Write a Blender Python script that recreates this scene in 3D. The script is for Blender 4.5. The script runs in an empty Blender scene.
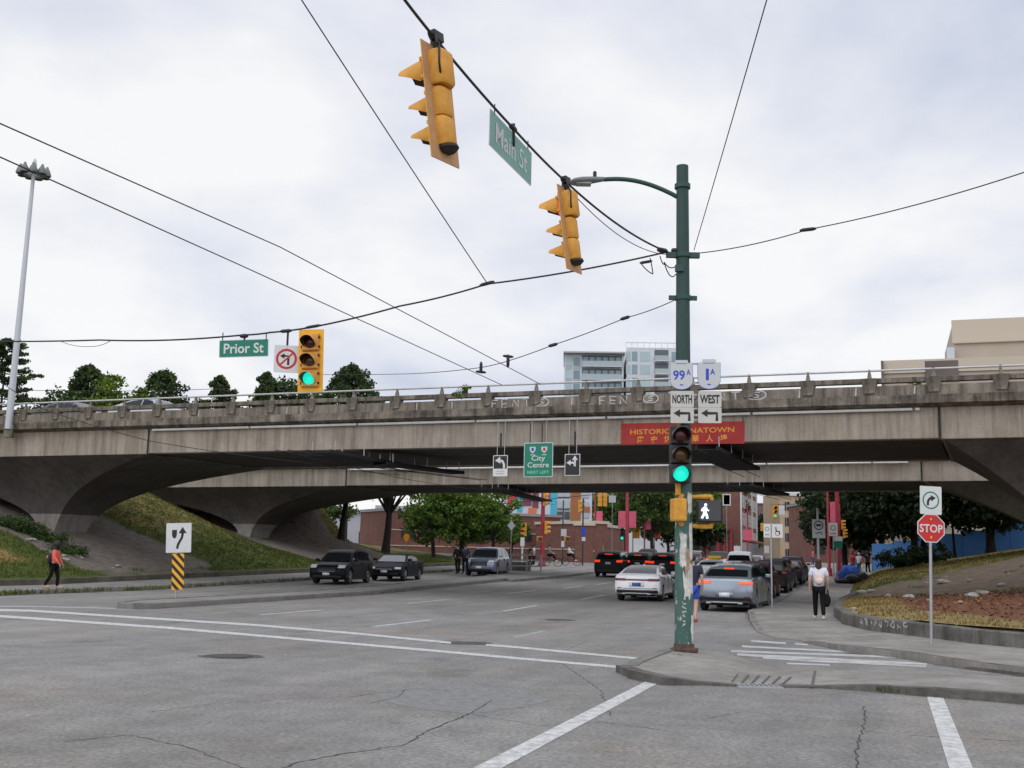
import bpy, bmesh, math, random
import numpy as np
from mathutils import Vector, Matrix
S = bpy.context.scene
COL = S.collection
R = math.radians
random.seed(7)
rng = np.random.default_rng(11)

# ------------------------------------------------------------------ camera and measuring helpers
F, ROLL, CAMH, YH = 1100.0, math.atan(.0215), 1.7, 555.0
PITCH = math.atan((YH - 384) * math.cos(ROLL) / F)
SLOPE, Y0, Y1 = .015, 45.0, 220.0

def zg(x, y):                      # the street climbs very gently away from the crossing
    return SLOPE * (min(max(y, Y0), Y1) - Y0)

def ray(px, py):
    u, v = px - 512, py - 384
    c, s = math.cos(ROLL), math.sin(ROLL)
    a, b = u * c + v * s, -u * s + v * c
    cp, sp = math.cos(PITCH), math.sin(PITCH)
    Y = F * cp + b * sp
    return a / Y, (F * sp - b * cp) / Y

def G(px, py, dz=0.0):             # where a sight line meets the ground (or dz above it)
    x, t = ray(px, py)
    Y = (dz - CAMH) / t if t < 0 else 1e9
    if Y > Y0:
        Y = (dz - SLOPE * Y0 - CAMH) / (t - SLOPE)
        if Y > Y1 or Y < 0: Y = Y1
    return Vector((x * Y, Y, zg(0, Y) + dz))

def at(px, py, Y):                 # a point at a known distance
    x, t = ray(px, py)
    return Vector((x * Y, Y, CAMH + t * Y))

UX, UY = .31, .951                 # direction of the main street; p runs along it, q to its right
def W(p, q, dz=0.0):
    x, y = p * UX + q * UY, p * UY - q * UX
    return Vector((x, y, zg(x, y) + dz))
HEAD = math.atan2(UY, UX)          # heading of cars driving away

# ------------------------------------------------------------------ materials
MATS = {}
def mat(name, col, rough=.8, var=.0, scale=3.0, bump=0.0, bscale=None, metal=0.0, emit=None, estr=1.0, spec=.5, col2=None, detail=5, coat=0.0, stretch=None):
    if name in MATS: return MATS[name]
    m = bpy.data.materials.new(name); m.use_nodes = True
    nt = m.node_tree; N = nt.nodes; L = nt.links
    b = N['Principled BSDF']
    b.inputs['Base Color'].default_value = (*col, 1)
    b.inputs['Roughness'].default_value = rough
    b.inputs['Metallic'].default_value = metal
    b.inputs['Specular IOR Level'].default_value = spec
    if coat: b.inputs['Coat Weight'].default_value = coat
    if emit:
        b.inputs['Emission Color'].default_value = (*emit, 1); b.inputs['Emission Strength'].default_value = estr
    if var or col2 or bump:
        tc = N.new('ShaderNodeTexCoord'); mp = N.new('ShaderNodeMapping')
        L.new(tc.outputs['Object'], mp.inputs['Vector'])
        if stretch: mp.inputs['Scale'].default_value = stretch
    if var or col2:
        no = N.new('ShaderNodeTexNoise'); no.inputs['Scale'].default_value = scale; no.inputs['Detail'].default_value = detail
        no.inputs['Roughness'].default_value = .65
        L.new(mp.outputs[0], no.inputs['Vector'])
        r = N.new('ShaderNodeValToRGB')
        c1 = tuple(max(0, c * (1 - var)) for c in col)
        c2 = col2 if col2 else tuple(min(1, c * (1 + var)) for c in col)
        r.color_ramp.elements[0].position = .3; r.color_ramp.elements[1].position = .7
        r.color_ramp.elements[0].color = (*c1, 1); r.color_ramp.elements[1].color = (*c2, 1)
        L.new(no.outputs['Fac'], r.inputs[0]); L.new(r.outputs[0], b.inputs['Base Color'])
    if bump:
        n2 = N.new('ShaderNodeTexNoise'); n2.inputs['Scale'].default_value = bscale or scale * 4; n2.inputs['Detail'].default_value = 6
        L.new(mp.outputs[0], n2.inputs['Vector'])
        bp = N.new('ShaderNodeBump'); bp.inputs['Strength'].default_value = bump; bp.inputs['Distance'].default_value = .05
        L.new(n2.outputs['Fac'], bp.inputs['Height']); L.new(bp.outputs[0], b.inputs['Normal'])
    MATS[name] = m
    return m

def nodes(m): return m.node_tree.nodes, m.node_tree.links, m.node_tree.nodes['Principled BSDF']
def noise(N, L, vec, scale, detail=5, rough=.6):
    n = N.new('ShaderNodeTexNoise'); n.inputs['Scale'].default_value = scale; n.inputs['Detail'].default_value = detail; n.inputs['Roughness'].default_value = rough
    L.new(vec, n.inputs['Vector']); return n.outputs['Fac']
def ramp(N, L, fac, stops):
    r = N.new('ShaderNodeValToRGB'); cr = r.color_ramp
    while len(cr.elements) < len(stops): cr.elements.new(.5)
    for e, (p, c) in zip(cr.elements, stops):
        e.position = p; e.color = (*c, 1) if len(c) == 3 else c
    L.new(fac, r.inputs[0]); return r.outputs[0]
def mixc(N, L, fac, a, b, mode='MIX'):
    m = N.new('ShaderNodeMix'); m.data_type = 'RGBA'; m.blend_type = mode
    for sock, v in ((m.inputs[0], fac), (m.inputs[6], a), (m.inputs[7], b)):
        if hasattr(v, 'is_linked'): L.new(v, sock)
        elif isinstance(v, (int, float)): sock.default_value = v
        else: sock.default_value = (*v, 1)
    return m.outputs[2]
def vec(N, L, scale=(1, 1, 1), kind='Object'):
    tc = N.new('ShaderNodeTexCoord'); mp = N.new('ShaderNodeMapping'); mp.inputs['Scale'].default_value = scale
    L.new(tc.outputs[kind], mp.inputs['Vector']); return mp.outputs[0]
def bumpn(N, L, b, h, strength, dist=.02):
    bp = N.new('ShaderNodeBump'); bp.inputs['Strength'].default_value = strength; bp.inputs['Distance'].default_value = dist
    L.new(h, bp.inputs['Height']); L.new(bp.outputs[0], b.inputs['Normal'])
W1 = (1, 1, 1); K0 = (0, 0, 0)

# asphalt: worn grey with aggregate, long wheel-path tones and darker repair patches
m = mat('asphalt', (.2, .2, .2), .9, spec=.3); N, L, b = nodes(m)
v = vec(N, L)
big = ramp(N, L, noise(N, L, v, .16, 6), [(.32, (.195, .188, .178)), (.52, (.240, .232, .221)), (.72, (.286, .277, .263))])
rot = N.new('ShaderNodeMapping'); rot.inputs['Rotation'].default_value = (0, 0, -HEAD)
L.new(v, rot.inputs['Vector'])
rs2 = N.new('ShaderNodeMapping'); rs2.inputs['Scale'].default_value = (.045, .8, 1); L.new(rot.outputs[0], rs2.inputs['Vector'])
trk = ramp(N, L, noise(N, L, rs2.outputs[0], 1.0, 4), [(.35, (.74, .735, .73)), (.65, (1.12, 1.12, 1.12))])
c = mixc(N, L, .6, big, trk, 'MULTIPLY')
agg = ramp(N, L, noise(N, L, v, 19, 6, .9), [(.34, (.40, .40, .40)), (.5, (1, 1, 1)), (.66, (1.75, 1.74, 1.72))])
c = mixc(N, L, .85, c, agg, 'MULTIPLY')
oil = ramp(N, L, noise(N, L, rot.outputs[0], .55, 6, .7), [(.57, (1, 1, 1)), (.72, (.62, .61, .60))])
c = mixc(N, L, .8, c, oil, 'MULTIPLY')
warm = ramp(N, L, noise(N, L, v, .28, 4, .6), [(.50, (1, 1, 1)), (.68, (1.07, 1.0, .92))])
c = mixc(N, L, .8, c, warm, 'MULTIPLY')
mid = ramp(N, L, noise(N, L, v, 1.6, 6, .7), [(.35, (.8, .8, .8)), (.65, (1.13, 1.13, 1.12))])
c = mixc(N, L, .8, c, mid, 'MULTIPLY')
L.new(c, b.inputs['Base Color']); bumpn(N, L, b, noise(N, L, v, 60, 3), .5, .01)
ASPH = m
mat('patch', (.075, .074, .073), .9, var=.35, scale=4, bump=.4, bscale=50)
mat('patch_light', (.205, .203, .198), .9, var=.3, scale=9, bump=.3, bscale=50, detail=8)
mat('gutter_grime', (.10, .088, .072), .95, col2=(.19, .18, .165), var=.3, scale=5, detail=8)
mat('crack', (.045, .043, .04), .95)
# road paint with worn gaps
m = mat('road_paint', (.6, .6, .58), .7); N, L, b = nodes(m); v = vec(N, L)
L.new(mixc(N, L, ramp(N, L, noise(N, L, v, 7, 7, .8), [(.36, (0, 0, 0)), (.58, W1)]), (.30, .30, .295), (.62, .62, .60)), b.inputs['Base Color'])
m = mat('road_paint_worn', (.5, .5, .5), .8); N, L, b = nodes(m); v = vec(N, L)
L.new(mixc(N, L, ramp(N, L, noise(N, L, v, 9, 6, .75), [(.40, (0, 0, 0)), (.62, W1)]), (.24, .24, .235), (.46, .46, .45)), b.inputs['Base Color'])
# pavement concrete
def concrete(name, lo, hi, sc=.6, streak=0):
    m = mat(name, hi, .9, spec=.3); N, L, b = nodes(m); v = vec(N, L)
    c = ramp(N, L, noise(N, L, v, sc, 7, .65), [(.3, lo), (.7, hi)])
    g = ramp(N, L, noise(N, L, v, 18, 4, .7), [(.3, (.78, .78, .78)), (.7, (1.16, 1.15, 1.14))])
    c = mixc(N, L, .8, c, g, 'MULTIPLY')
    if streak:
        vs = vec(N, L, (2.2, 2.2, .16))
        st = ramp(N, L, noise(N, L, vs, 1.6, 6, .7), [(.36, (.42, .40, .38)), (.55, (1, 1, 1)), (.75, (1.1, 1.08, 1.05))])
        c = mixc(N, L, streak, c, st, 'MULTIPLY')
        vb = vec(N, L, (.5, .5, .5))
        rs = ramp(N, L, noise(N, L, vb, 1.3, 4, .6), [(.6, (1, 1, 1)), (.74, (1.08, .93, .78))])
        c = mixc(N, L, .6, c, rs, 'MULTIPLY')
    L.new(c, b.inputs['Base Color']); bumpn(N, L, b, noise(N, L, v, 30, 5), .35, .02)
    return m
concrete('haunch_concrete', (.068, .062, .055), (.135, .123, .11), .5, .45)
concrete('pavement', (.20, .188, .170), (.345, .327, .302), .8, .35)
concrete('pavement_old', (.18, .173, .16), (.28, .268, .248), .9)
concrete('kerb', (.12, .11, .10), (.26, .25, .23), 1.4)
concrete('island_edge', (.06, .055, .048), (.17, .16, .145), 2.2)
concrete('kerb_mossy', (.07, .065, .05), (.17, .15, .12), 1.2)
concrete('viaduct_concrete', (.28, .238, .192), (.46, .408, .338), .5, .62)
concrete('parapet_concrete', (.15, .128, .104), (.33, .29, .24), .9, 1.0)
concrete('slab_edge', (.075, .064, .052), (.31, .27, .22), 1.6, 1.0)
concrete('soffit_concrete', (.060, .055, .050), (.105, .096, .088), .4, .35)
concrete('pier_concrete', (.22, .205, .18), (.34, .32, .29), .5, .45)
concrete('retaining', (.085, .08, .073), (.21, .20, .185), 1.5, .7)
mat('joint', (.03, .028, .026), .95)
mat('groove', (.10, .095, .088), .95)
mat('conduit', (.74, .74, .72), .5, var=.12, scale=2)
mat('galv', (.42, .43, .44), .45, metal=.6, var=.12, scale=4)
mat('rail_metal', (.50, .50, .49), .5, metal=.3, var=.15, scale=2)
mat('mast_grey', (.52, .54, .57), .5, metal=.2)
mat('black_rubber', (.012, .012, .013), .8)
mat('wire_black', (.018, .018, .02), .6)
mat('dark_metal', (.03, .03, .032), .5, metal=.4)
mat('black_paint', (.015, .015, .017), .45)
mat('trough_black', (.014, .013, .013), .8, var=.3, scale=3)
mat('pole_green_dark', (.018, .06, .05), .5)
mat('signal_yellow', (.66, .29, .025), .6, col2=(.80, .39, .05), var=.2, scale=7, detail=8)
mat('signal_tan', (.62, .30, .06), .55, var=.12, scale=5)
mat('signal_orange', (.72, .31, .03), .55, var=.14, scale=6)
mat('backplate_yellow', (.85, .42, .012), .5, var=.06, scale=4)
mat('backplate_rear', (.50, .27, .12), .7, var=.18, scale=5)
mat('visor_in', (.02, .017, .012), .7)
mat('lens_red_off', (.06, .008, .006), .2)
mat('lens_amber_off', (.09, .04, .008), .2)
mat('lens_green_on', (.0, .4, .3), .3, emit=(.01, .80, .60), estr=.95)
mat('lens_red_on', (.5, .02, .01), .3, emit=(1, .06, .02), estr=1.2)
mat('lens_core', (.5, 1, .9), .3, emit=(.45, 1, .85), estr=1.2)
mat('ped_white', (.8, .85, .9), .4, emit=(.85, .92, 1), estr=.85)
mat('sign_green', (.0, .19, .115), .45, var=.06, scale=3)
mat('sign_green_skywash', (.17, .36, .31), .55, var=.10, scale=3)  # wash of the bright sky put into the pale green
mat('sign_white', (.66, .66, .64), .5, var=.05, scale=3)
mat('sign_white_faded', (.56, .575, .57), .6)
mat('sign_cream', (.55, .53, .48), .5, var=.08, scale=3)
mat('sign_black', (.013, .013, .015), .5)
mat('sign_red', (.55, .018, .02), .45, var=.08, scale=3)
mat('sign_redring', (.5, .02, .03), .5)
mat('sign_blue', (.03, .06, .48), .5)
mat('sign_greenring', (.0, .2, .13), .5)
mat('sign_amber', (.85, .33, .01), .5)
mat('hazard_yellow', (.85, .42, .015), .5)
mat('banner_red', (.34, .022, .02), .7, var=.2, scale=2)
mat('banner_gold', (.72, .30, .02), .6)
mat('banner_pink', (.58, .10, .16), .7, var=.15, scale=2)
mat('graffiti', (.50, .49, .465), .85, var=.3, scale=6)
mat('rust_base', (.09, .055, .04), .95, var=.5, scale=9, bump=.6, bscale=20)
mat('red_post', (.33, .025, .04), .5, var=.15, scale=3)
mat('paper', (.60, .585, .55), .85, var=.3, scale=7)
mat('paper_brown', (.35, .25, .16), .85, var=.4, scale=14)
mat('glass_car', (.010, .012, .014), .06, spec=.4)
mat('glass_front', (.02, .024, .027), .06, spec=1.0)
MATS['glass_front'].node_tree.nodes['Principled BSDF'].inputs['IOR'].default_value = 1.9
mat('tyre', (.016, .016, .017), .85)
mat('rim_silver', (.45, .46, .47), .35, metal=.8)
mat('rim_dark', (.05, .05, .055), .35, metal=.6)
mat('trim_black', (.018, .018, .02), .6)
mat('head_lens', (.62, .65, .68), .15, spec=.7)
mat('tail_off', (.20, .012, .015), .2, spec=.7)
mat('tail_on', (.5, .025, .01), .3, emit=(1, .055, .012), estr=.85)
mat('tail_amber', (.6, .06, .02), .3, emit=(1, .15, .03), estr=.8)
mat('plate_white', (.72, .74, .8), .5)
mat('plate_blue', (.05, .1, .4), .5)
mat('skin_pale', (.52, .32, .24), .6)
mat('skin_tan', (.40, .22, .15), .6)
mat('skin_dark', (.12, .065, .045), .6)
mat('hair_black', (.012, .010, .010), .7)
mat('hair_brown', (.035, .018, .012), .7)
mat('cloth_coral', (.72, .13, .09), .85, var=.12, scale=12)
mat('cloth_white', (.62, .64, .72), .85, var=.08, scale=12)
mat('cloth_black', (.008, .008, .009), .9, spec=.2)
mat('cloth_navy', (.02, .025, .045), .85)
mat('cloth_blue', (.03, .08, .42), .8)
mat('cloth_red', (.45, .04, .05), .8)
mat('cloth_grey', (.18, .18, .19), .85)
mat('cloth_denim', (.06, .10, .2), .85)
mat('bag_cream', (.72, .58, .52), .8, var=.12, scale=10)
mat('bag_dark', (.03, .02, .025), .8)
mat('bag_patch', (.5, .30, .18), .8)
mat('shoe_white', (.75, .75, .74), .6)
mat('shoe_tan', (.55, .33, .2), .6)
mat('tarp_blue', (.02, .10, .50), .6, var=.25, scale=4, bump=.5, bscale=4)
mat('tarp_black', (.015, .015, .017), .55, var=.3, scale=4, bump=.6, bscale=5)
mat('hoarding_blue', (.11, .31, .72), .7, var=.12, scale=.5)
mat('rock', (.32, .30, .27), .95, var=.3, scale=4, bump=.6, bscale=8)
mat('bark', (.045, .036, .030), .95, var=.4, scale=5, bump=.6, bscale=14)
mat('bark_dark', (.022, .018, .016), .95, var=.4, scale=5)
mat('lamp_head', (.17, .185, .175), .55, metal=.1)
mat('lamp_lens', (.3, .3, .29), .3)
mat('iron', (.06, .058, .056), .6, metal=.5, var=.3, scale=20, bump=.4, bscale=30)
mat('tower_glass', (.16, .25, .28), .12, spec=.8, var=.2, scale=.15)
mat('tower_glass_pale', (.36, .47, .48), .2, spec=.7, var=.15, scale=.2)
mat('tower_white', (.58, .60, .62), .6, var=.05, scale=.3)
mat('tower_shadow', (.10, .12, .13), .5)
mat('tower_rail', (.33, .40, .41), .25, spec=.7)
mat('beige_wall', (.44, .375, .30), .85, var=.05, scale=.3)
mat('beige_trim', (.56, .48, .38), .85)
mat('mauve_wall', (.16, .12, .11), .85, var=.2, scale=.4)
mat('render_beige', (.45, .33, .22), .85, var=.1, scale=.4)
mat('window_dark', (.03, .035, .04), .15, spec=.7)
mat('window_pale', (.40, .44, .47), .2, spec=.6)
mat('white_trim', (.62, .61, .58), .7)
mat('grey_panel', (.42, .42, .44), .7, var=.06, scale=1)
mat('mural_red', (.55, .05, .07), .8); mat('mural_blue', (.06, .46, .62), .8); mat('mural_purple', (.20, .06, .09), .8)
mat('mural_orange', (.68, .20, .09), .8); mat('mural_pale', (.60, .62, .68), .8); mat('mural_brown', (.36, .14, .05), .8)
mat('roof_grey', (.30, .29, .28), .85, var=.1, scale=1)
mat('guard_white', (.55, .54, .52), .6, var=.1, scale=2)
mat('fence_dark', (.04, .04, .045), .6)
mat('bike_frame', (.05, .06, .07), .5, metal=.4)
mat('taxi_yellow', (.8, .55, .02), .5)
m = mat('brick', (.25, .09, .065), .9); N, L, b = nodes(m); v = vec(N, L)
bt = N.new('ShaderNodeTexBrick'); bt.inputs['Scale'].default_value = 2.2; bt.inputs['Color1'].default_value = (.135, .045, .034, 1); bt.inputs['Color2'].default_value = (.22, .075, .05, 1); bt.inputs['Mortar'].default_value = (.22, .165, .14, 1)
sxb = N.new('ShaderNodeSeparateXYZ'); L.new(v, sxb.inputs[0]); adb = N.new('ShaderNodeMath'); adb.operation = 'ADD'; L.new(sxb.outputs[0], adb.inputs[0]); L.new(sxb.outputs[1], adb.inputs[1])
cbb = N.new('ShaderNodeCombineXYZ'); L.new(adb.outputs[0], cbb.inputs[0]); L.new(sxb.outputs[2], cbb.inputs[1]); L.new(cbb.outputs[0], bt.inputs['Vector'])
L.new(mixc(N, L, .7, bt.outputs['Color'], ramp(N, L, noise(N, L, v, .5, 5), [(.3, (.75, .75, .75)), (.7, (1.15, 1.15, 1.15))]), 'MULTIPLY'), b.inputs['Base Color'])
# peeling green paint of the signal pole: old paste, torn paper and bare patches low down
m = mat('pole_green', (.03, .11, .085), .55); N, L, b = nodes(m); v = vec(N, L)
base = ramp(N, L, noise(N, L, vec(N, L, (3, 3, .5)), 2, 5), [(.3, (.012, .042, .036)), (.7, (.022, .064, .054))])
old = ramp(N, L, noise(N, L, v, 3, 6), [(.3, (.038, .10, .082)), (.7, (.065, .145, .12))])
sx = N.new('ShaderNodeSeparateXYZ'); L.new(v, sx.inputs[0])
low = ramp(N, L, sx.outputs[2], [(0, K0), (1, W1)])
mr = N.new('ShaderNodeMapRange'); mr.inputs[1].default_value = 2.4; mr.inputs[2].default_value = 3.3; mr.inputs[3].default_value = 1; mr.inputs[4].default_value = 0
L.new(sx.outputs[2], mr.inputs[0])
c = mixc(N, L, mr.outputs[0], base, old)
pm = ramp(N, L, noise(N, L, vec(N, L, (1.6, 1.6, .8)), 4.2, 8, .72), [(.585, K0), (.62, W1)])
mm = N.new('ShaderNodeMath'); mm.operation = 'MULTIPLY'; L.new(pm, mm.inputs[0]); L.new(mr.outputs[0], mm.inputs[1])
c = mixc(N, L, mm.outputs[0], c, ramp(N, L, noise(N, L, v, 9, 5), [(.35, (.30, .27, .24)), (.6, (.62, .61, .58))]))
L.new(c, b.inputs['Base Color'])

def leafmat(name, dark, light, sc=.5):
    m = mat(name, light, .6, spec=.3); N, L, b = nodes(m); v = vec(N, L)
    f = noise(N, L, v, sc, 3, .6)
    g = N.new('ShaderNodeNewGeometry')
    c = ramp(N, L, f, [(.32, dark), (.68, light)])
    rp = ramp(N, L, g.outputs['Random Per Island'], [(0, (.45, .48, .55)), (.6, (1, 1, 1)), (1, (1.75, 1.6, 1.2))])
    c = mixc(N, L, 1.0, c, rp, 'MULTIPLY')
    L.new(c, b.inputs['Base Color'])
    t = N.new('ShaderNodeBsdfTranslucent'); L.new(c, t.inputs['Color'])
    mx = N.new('ShaderNodeMixShader'); mx.inputs[0].default_value = .25
    L.new(b.outputs[0], mx.inputs[1]); L.new(t.outputs[0], mx.inputs[2]); L.new(mx.outputs[0], N['Material Output'].inputs['Surface'])
    return m
leafmat('leaf_pine', (.022, .046, .016), (.080, .125, .038))
leafmat('leaf_lime', (.085, .15, .012), (.16, .25, .025))
leafmat('leaf_green', (.052, .115, .018), (.165, .26, .042), .4)
leafmat('leaf_mid', (.032, .066, .014), (.095, .155, .03), .35)
leafmat('leaf_dark', (.010, .022, .007), (.028, .055, .016), .3)
leafmat('leaf_olive', (.05, .075, .02), (.10, .15, .04), .3)
leafmat('leaf_hedge', (.025, .06, .012), (.06, .115, .025), .8)
leafmat('leaf_litter', (.13, .055, .026), (.33, .16, .08), .9)
leafmat('grass_blade', (.05, .085, .016), (.14, .16, .035), .25)
leafmat('grass_dry', (.16, .11, .035), (.32, .23, .085), .3)

def groundmat(name, grass_lo, grass_hi, dry, dirt_lo, dirt_hi, litter=None):
    m = mat(name, grass_hi, .95, spec=.15); N, L, b = nodes(m); v = vec(N, L)
    g = ramp(N, L, noise(N, L, v, 1.6, 6, .7), [(.3, grass_lo), (.7, grass_hi)])
    a = N.new('ShaderNodeAttribute'); a.attribute_name = 'cover'
    sp = N.new('ShaderNodeSeparateColor'); L.new(a.outputs['Color'], sp.inputs[0])
    nz = noise(N, L, v, .9, 7, .7)
    def thr(ch, lo=.35, hi=.65):
        ad = N.new('ShaderNodeMath'); ad.operation = 'ADD'; L.new(ch, ad.inputs[0])
        sb = N.new('ShaderNodeMath'); sb.operation = 'SUBTRACT'; L.new(nz, sb.inputs[0]); sb.inputs[1].default_value = .5
        L.new(sb.outputs[0], ad.inputs[1])
        return ramp(N, L, ad.outputs[0], [(lo, K0), (hi, W1)])
    c = mixc(N, L, thr(sp.outputs[1]), g, ramp(N, L, noise(N, L, v, 3, 6), [(.3, tuple(x * .7 for x in dry)), (.7, dry)]))
    d = ramp(N, L, noise(N, L, v, 2.4, 7, .75), [(.3, dirt_lo), (.7, dirt_hi)])
    c = mixc(N, L, thr(sp.outputs[0]), c, d)
    if litter: c = mixc(N, L, thr(sp.outputs[2]), c, ramp(N, L, noise(N, L, v, 7, 6, .8), [(.3, tuple(x * .5 for x in litter)), (.7, litter)]))
    L.new(c, b.inputs['Base Color']); bumpn(N, L, b, noise(N, L, v, 9, 6), .8, .08)
    return m
groundmat('left_slope', (.04, .065, .014), (.105, .125, .03), (.30, .22, .085), (.115, .097, .082), (.26, .225, .195))
groundmat('right_slope', (.05, .065, .022), (.12, .125, .045), (.30, .235, .11), (.13, .098, .074), (.235, .182, .142), (.22, .105, .062))
mat('ground_far', (.12, .12, .10), .95, var=.3, scale=.2)

# ------------------------------------------------------------------ mesh builder
class MB:
    def __init__(s): s.v = []; s.f = []; s.m = []; s.cut = []
    def add(s, vs, fs, mi=0, M=None):
        o = len(s.v); s.cut.append((o, len(s.f)))
        for p in vs:
            p = Vector(p)
            s.v.append(tuple(M @ p) if M is not None else tuple(p))
        for f in fs: s.f.append([i + o for i in f]); s.m.append(mi)
        return s
    def box(s, c, d, mi=0, rz=0.0, M=None):
        x, y, z = d[0] / 2, d[1] / 2, d[2] / 2
        A = Matrix.Translation(c) @ Matrix.Rotation(rz, 4, 'Z')
        if M is not None: A = M @ A
        vs = [(-x, -y, -z), (x, -y, -z), (x, y, -z), (-x, y, -z), (-x, -y, z), (x, -y, z), (x, y, z), (-x, y, z)]
        return s.add(vs, [(0, 3, 2, 1), (4, 5, 6, 7), (0, 1, 5, 4), (1, 2, 6, 5), (2, 3, 7, 6), (3, 0, 4, 7)], mi, A)
    def tube(s, pts, r, n=8, mi=0, cap=True, M=None):
        pts = [Vector(p) for p in pts]; rs = r if isinstance(r, (list, tuple)) else [r] * len(pts)
        vs = []; fs = []
        ref = None
        for i, p in enumerate(pts):
            d = (pts[min(i + 1, len(pts) - 1)] - pts[max(i - 1, 0)]).normalized()
            if ref is None:
                ref = Vector((0, 0, 1)) if abs(d.z) < .9 else Vector((1, 0, 0))
            a = d.cross(ref).normalized(); bb = a.cross(d).normalized(); ref = bb
            for k in range(n):
                t = 2 * math.pi * k / n
                vs.append(p + (a * math.cos(t) + bb * math.sin(t)) * rs[i])
        for i in range(len(pts) - 1):
            for k in range(n):
                fs.append((i * n + k, i * n + (k + 1) % n, (i + 1) * n + (k + 1) % n, (i + 1) * n + k))
        if cap:
            fs.append(tuple(range(n - 1, -1, -1))); o = (len(pts) - 1) * n; fs.append(tuple(range(o, o + n)))
        return s.add(vs, fs, mi, M)
    def lathe(s, prof, n=16, mi=0, M=None, cap=True):      # prof: (r, z) from bottom up
        vs = []; fs = []
        for r, z in prof:
            for k in range(n):
                t = 2 * math.pi * k / n; vs.append((r * math.cos(t), r * math.sin(t), z))
        for i in range(len(prof) - 1):
            for k in range(n): fs.append((i * n + k, i * n + (k + 1) % n, (i + 1) * n + (k + 1) % n, (i + 1) * n + k))
        if cap:
            fs.append(tuple(range(n - 1, -1, -1))); o = (len(prof) - 1) * n; fs.append(tuple(range(o, o + n)))
        return s.add(vs, fs, mi, M)
    def plate(s, poly, y0, y1, mi=0, M=None):               # polygon (x, z) given thickness along y
        n = len(poly)
        ar = sum(poly[i][0] * poly[(i + 1) % n][1] - poly[(i + 1) % n][0] * poly[i][1] for i in range(n))
        if ar < 0: poly = poly[::-1]
        vs = [(x, y0, z) for x, z in poly] + [(x, y1, z) for x, z in poly]
        fs = [tuple(range(n)), tuple(range(2 * n - 1, n - 1, -1))] + [(i + n, (i + 1) % n + n, (i + 1) % n, i) for i in range(n)]
        return s.add(vs, fs, mi, M)
    def text(s, txt, size, cx, cz, y, mi, M=None, squeeze=1.0, bold=0.0, width=None):
        vs, fs, w = text_mesh(txt, bold)
        if width: squeeze = width / (w * size)
        vv = [((x - w / 2) * size * squeeze + cx, y, z * size + cz) for x, z in vs]
        return s.add(vv, fs, mi, M)
    def build_each(s, name, mats, parent=None, **k):       # one object for every piece added
        out = []; c = s.cut + [(len(s.v), len(s.f))]
        for (v0, f0), (v1, f1) in zip(c, c[1:]):
            b_ = MB(); b_.v = s.v[v0:v1]; b_.f = [[i - v0 for i in f] for f in s.f[f0:f1]]; b_.m = s.m[f0:f1]
            out.append(b_.build(name, mats, parent, **k))
        return out
    def build(s, name, mats, parent=None, smooth=False, bevel=0.0, seg=2, ang=40):
        me = bpy.data.meshes.new(name); me.from_pydata(s.v, [], s.f)
        if not isinstance(mats, (list, tuple)): mats = [mats]
        for k in mats: me.materials.append(MATS[k] if isinstance(k, str) else k)
        if any(s.m): me.polygons.foreach_set('material_index', s.m)
        if smooth:
            me.polygons.foreach_set('use_smooth', [True] * len(me.polygons))
            if smooth != 'all': me.set_sharp_from_angle(angle=R(ang))
        me.update()
        o = bpy.data.objects.new(name, me); COL.objects.link(o)
        if parent is not None: o.parent = parent
        if bevel:
            md = o.modifiers.new('Bevel', 'BEVEL'); md.width = bevel; md.segments = seg; md.limit_method = 'ANGLE'; md.angle_limit = R(35)
        return o

_TXT = {}
def text_mesh(txt, bold=0.0):
    key = (txt, bold)
    if key in _TXT: return _TXT[key]
    cu = bpy.data.curves.new('lettering', 'FONT'); cu.body = txt; cu.size = 1; cu.offset = bold; cu.resolution_u = 3
    ob = bpy.data.objects.new('lettering', cu); COL.objects.link(ob)
    dg = bpy.context.evaluated_depsgraph_get(); ev = ob.evaluated_get(dg)
    me = ev.to_mesh()
    vs = [(v.co.x, v.co.y) for v in me.vertices]; fs = [tuple(p.vertices) for p in me.polygons]
    ev.to_mesh_clear()
    bpy.data.objects.remove(ob); bpy.data.curves.remove(cu)
    x0 = min(v[0] for v in vs); x1 = max(v[0] for v in vs)
    vs = [(x - x0, y) for x, y in vs]
    # faces must look to -y once laid in the x-z plane: same winding as in x-y
    _TXT[key] = (vs, fs, x1 - x0)
    return _TXT[key]

def tag(o, label=None, cat=None, group=None, kind=None):
    if label: o['label'] = label
    if cat: o['category'] = cat
    if group: o['group'] = group
    if kind: o['kind'] = kind
    return o
def thing(name, label, cat, loc=(0, 0, 0), rz=0.0, group=None):
    o = bpy.data.objects.new(name, None); COL.objects.link(o)
    o.location = loc; o.rotation_euler = (0, 0, rz); o.empty_display_size = .3
    return tag(o, label, cat, group)
def copy_tree(o, parent=None):
    c = o.copy(); COL.objects.link(c)
    if parent is not None: c.parent = parent
    for ch in o.children: copy_tree(ch, c)
    return c
def circ(r, n=28, cx=0, cz=0, ax=1.0): return [(cx + ax * r * math.cos(2 * math.pi * k / n), cz + r * math.sin(2 * math.pi * k / n)) for k in range(n)]
def ring(b, r0, r1, y0, y1, mi, cx=0, cz=0, n=32, ax=1.0):
    vs = []; fs = []
    for k in range(n):
        t = 2 * math.pi * k / n; c, s_ = math.cos(t), math.sin(t)
        vs += [(cx + ax * r0 * c, y0, cz + r0 * s_), (cx + ax * r1 * c, y0, cz + r1 * s_)]
    for k in range(n):
        a = 2 * k; d = 2 * ((k + 1) % n); fs.append((a, a + 1, d + 1, d))
    b.add(vs, fs, mi)
def face_cam(x, y): return math.atan2(-x, y)
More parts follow.
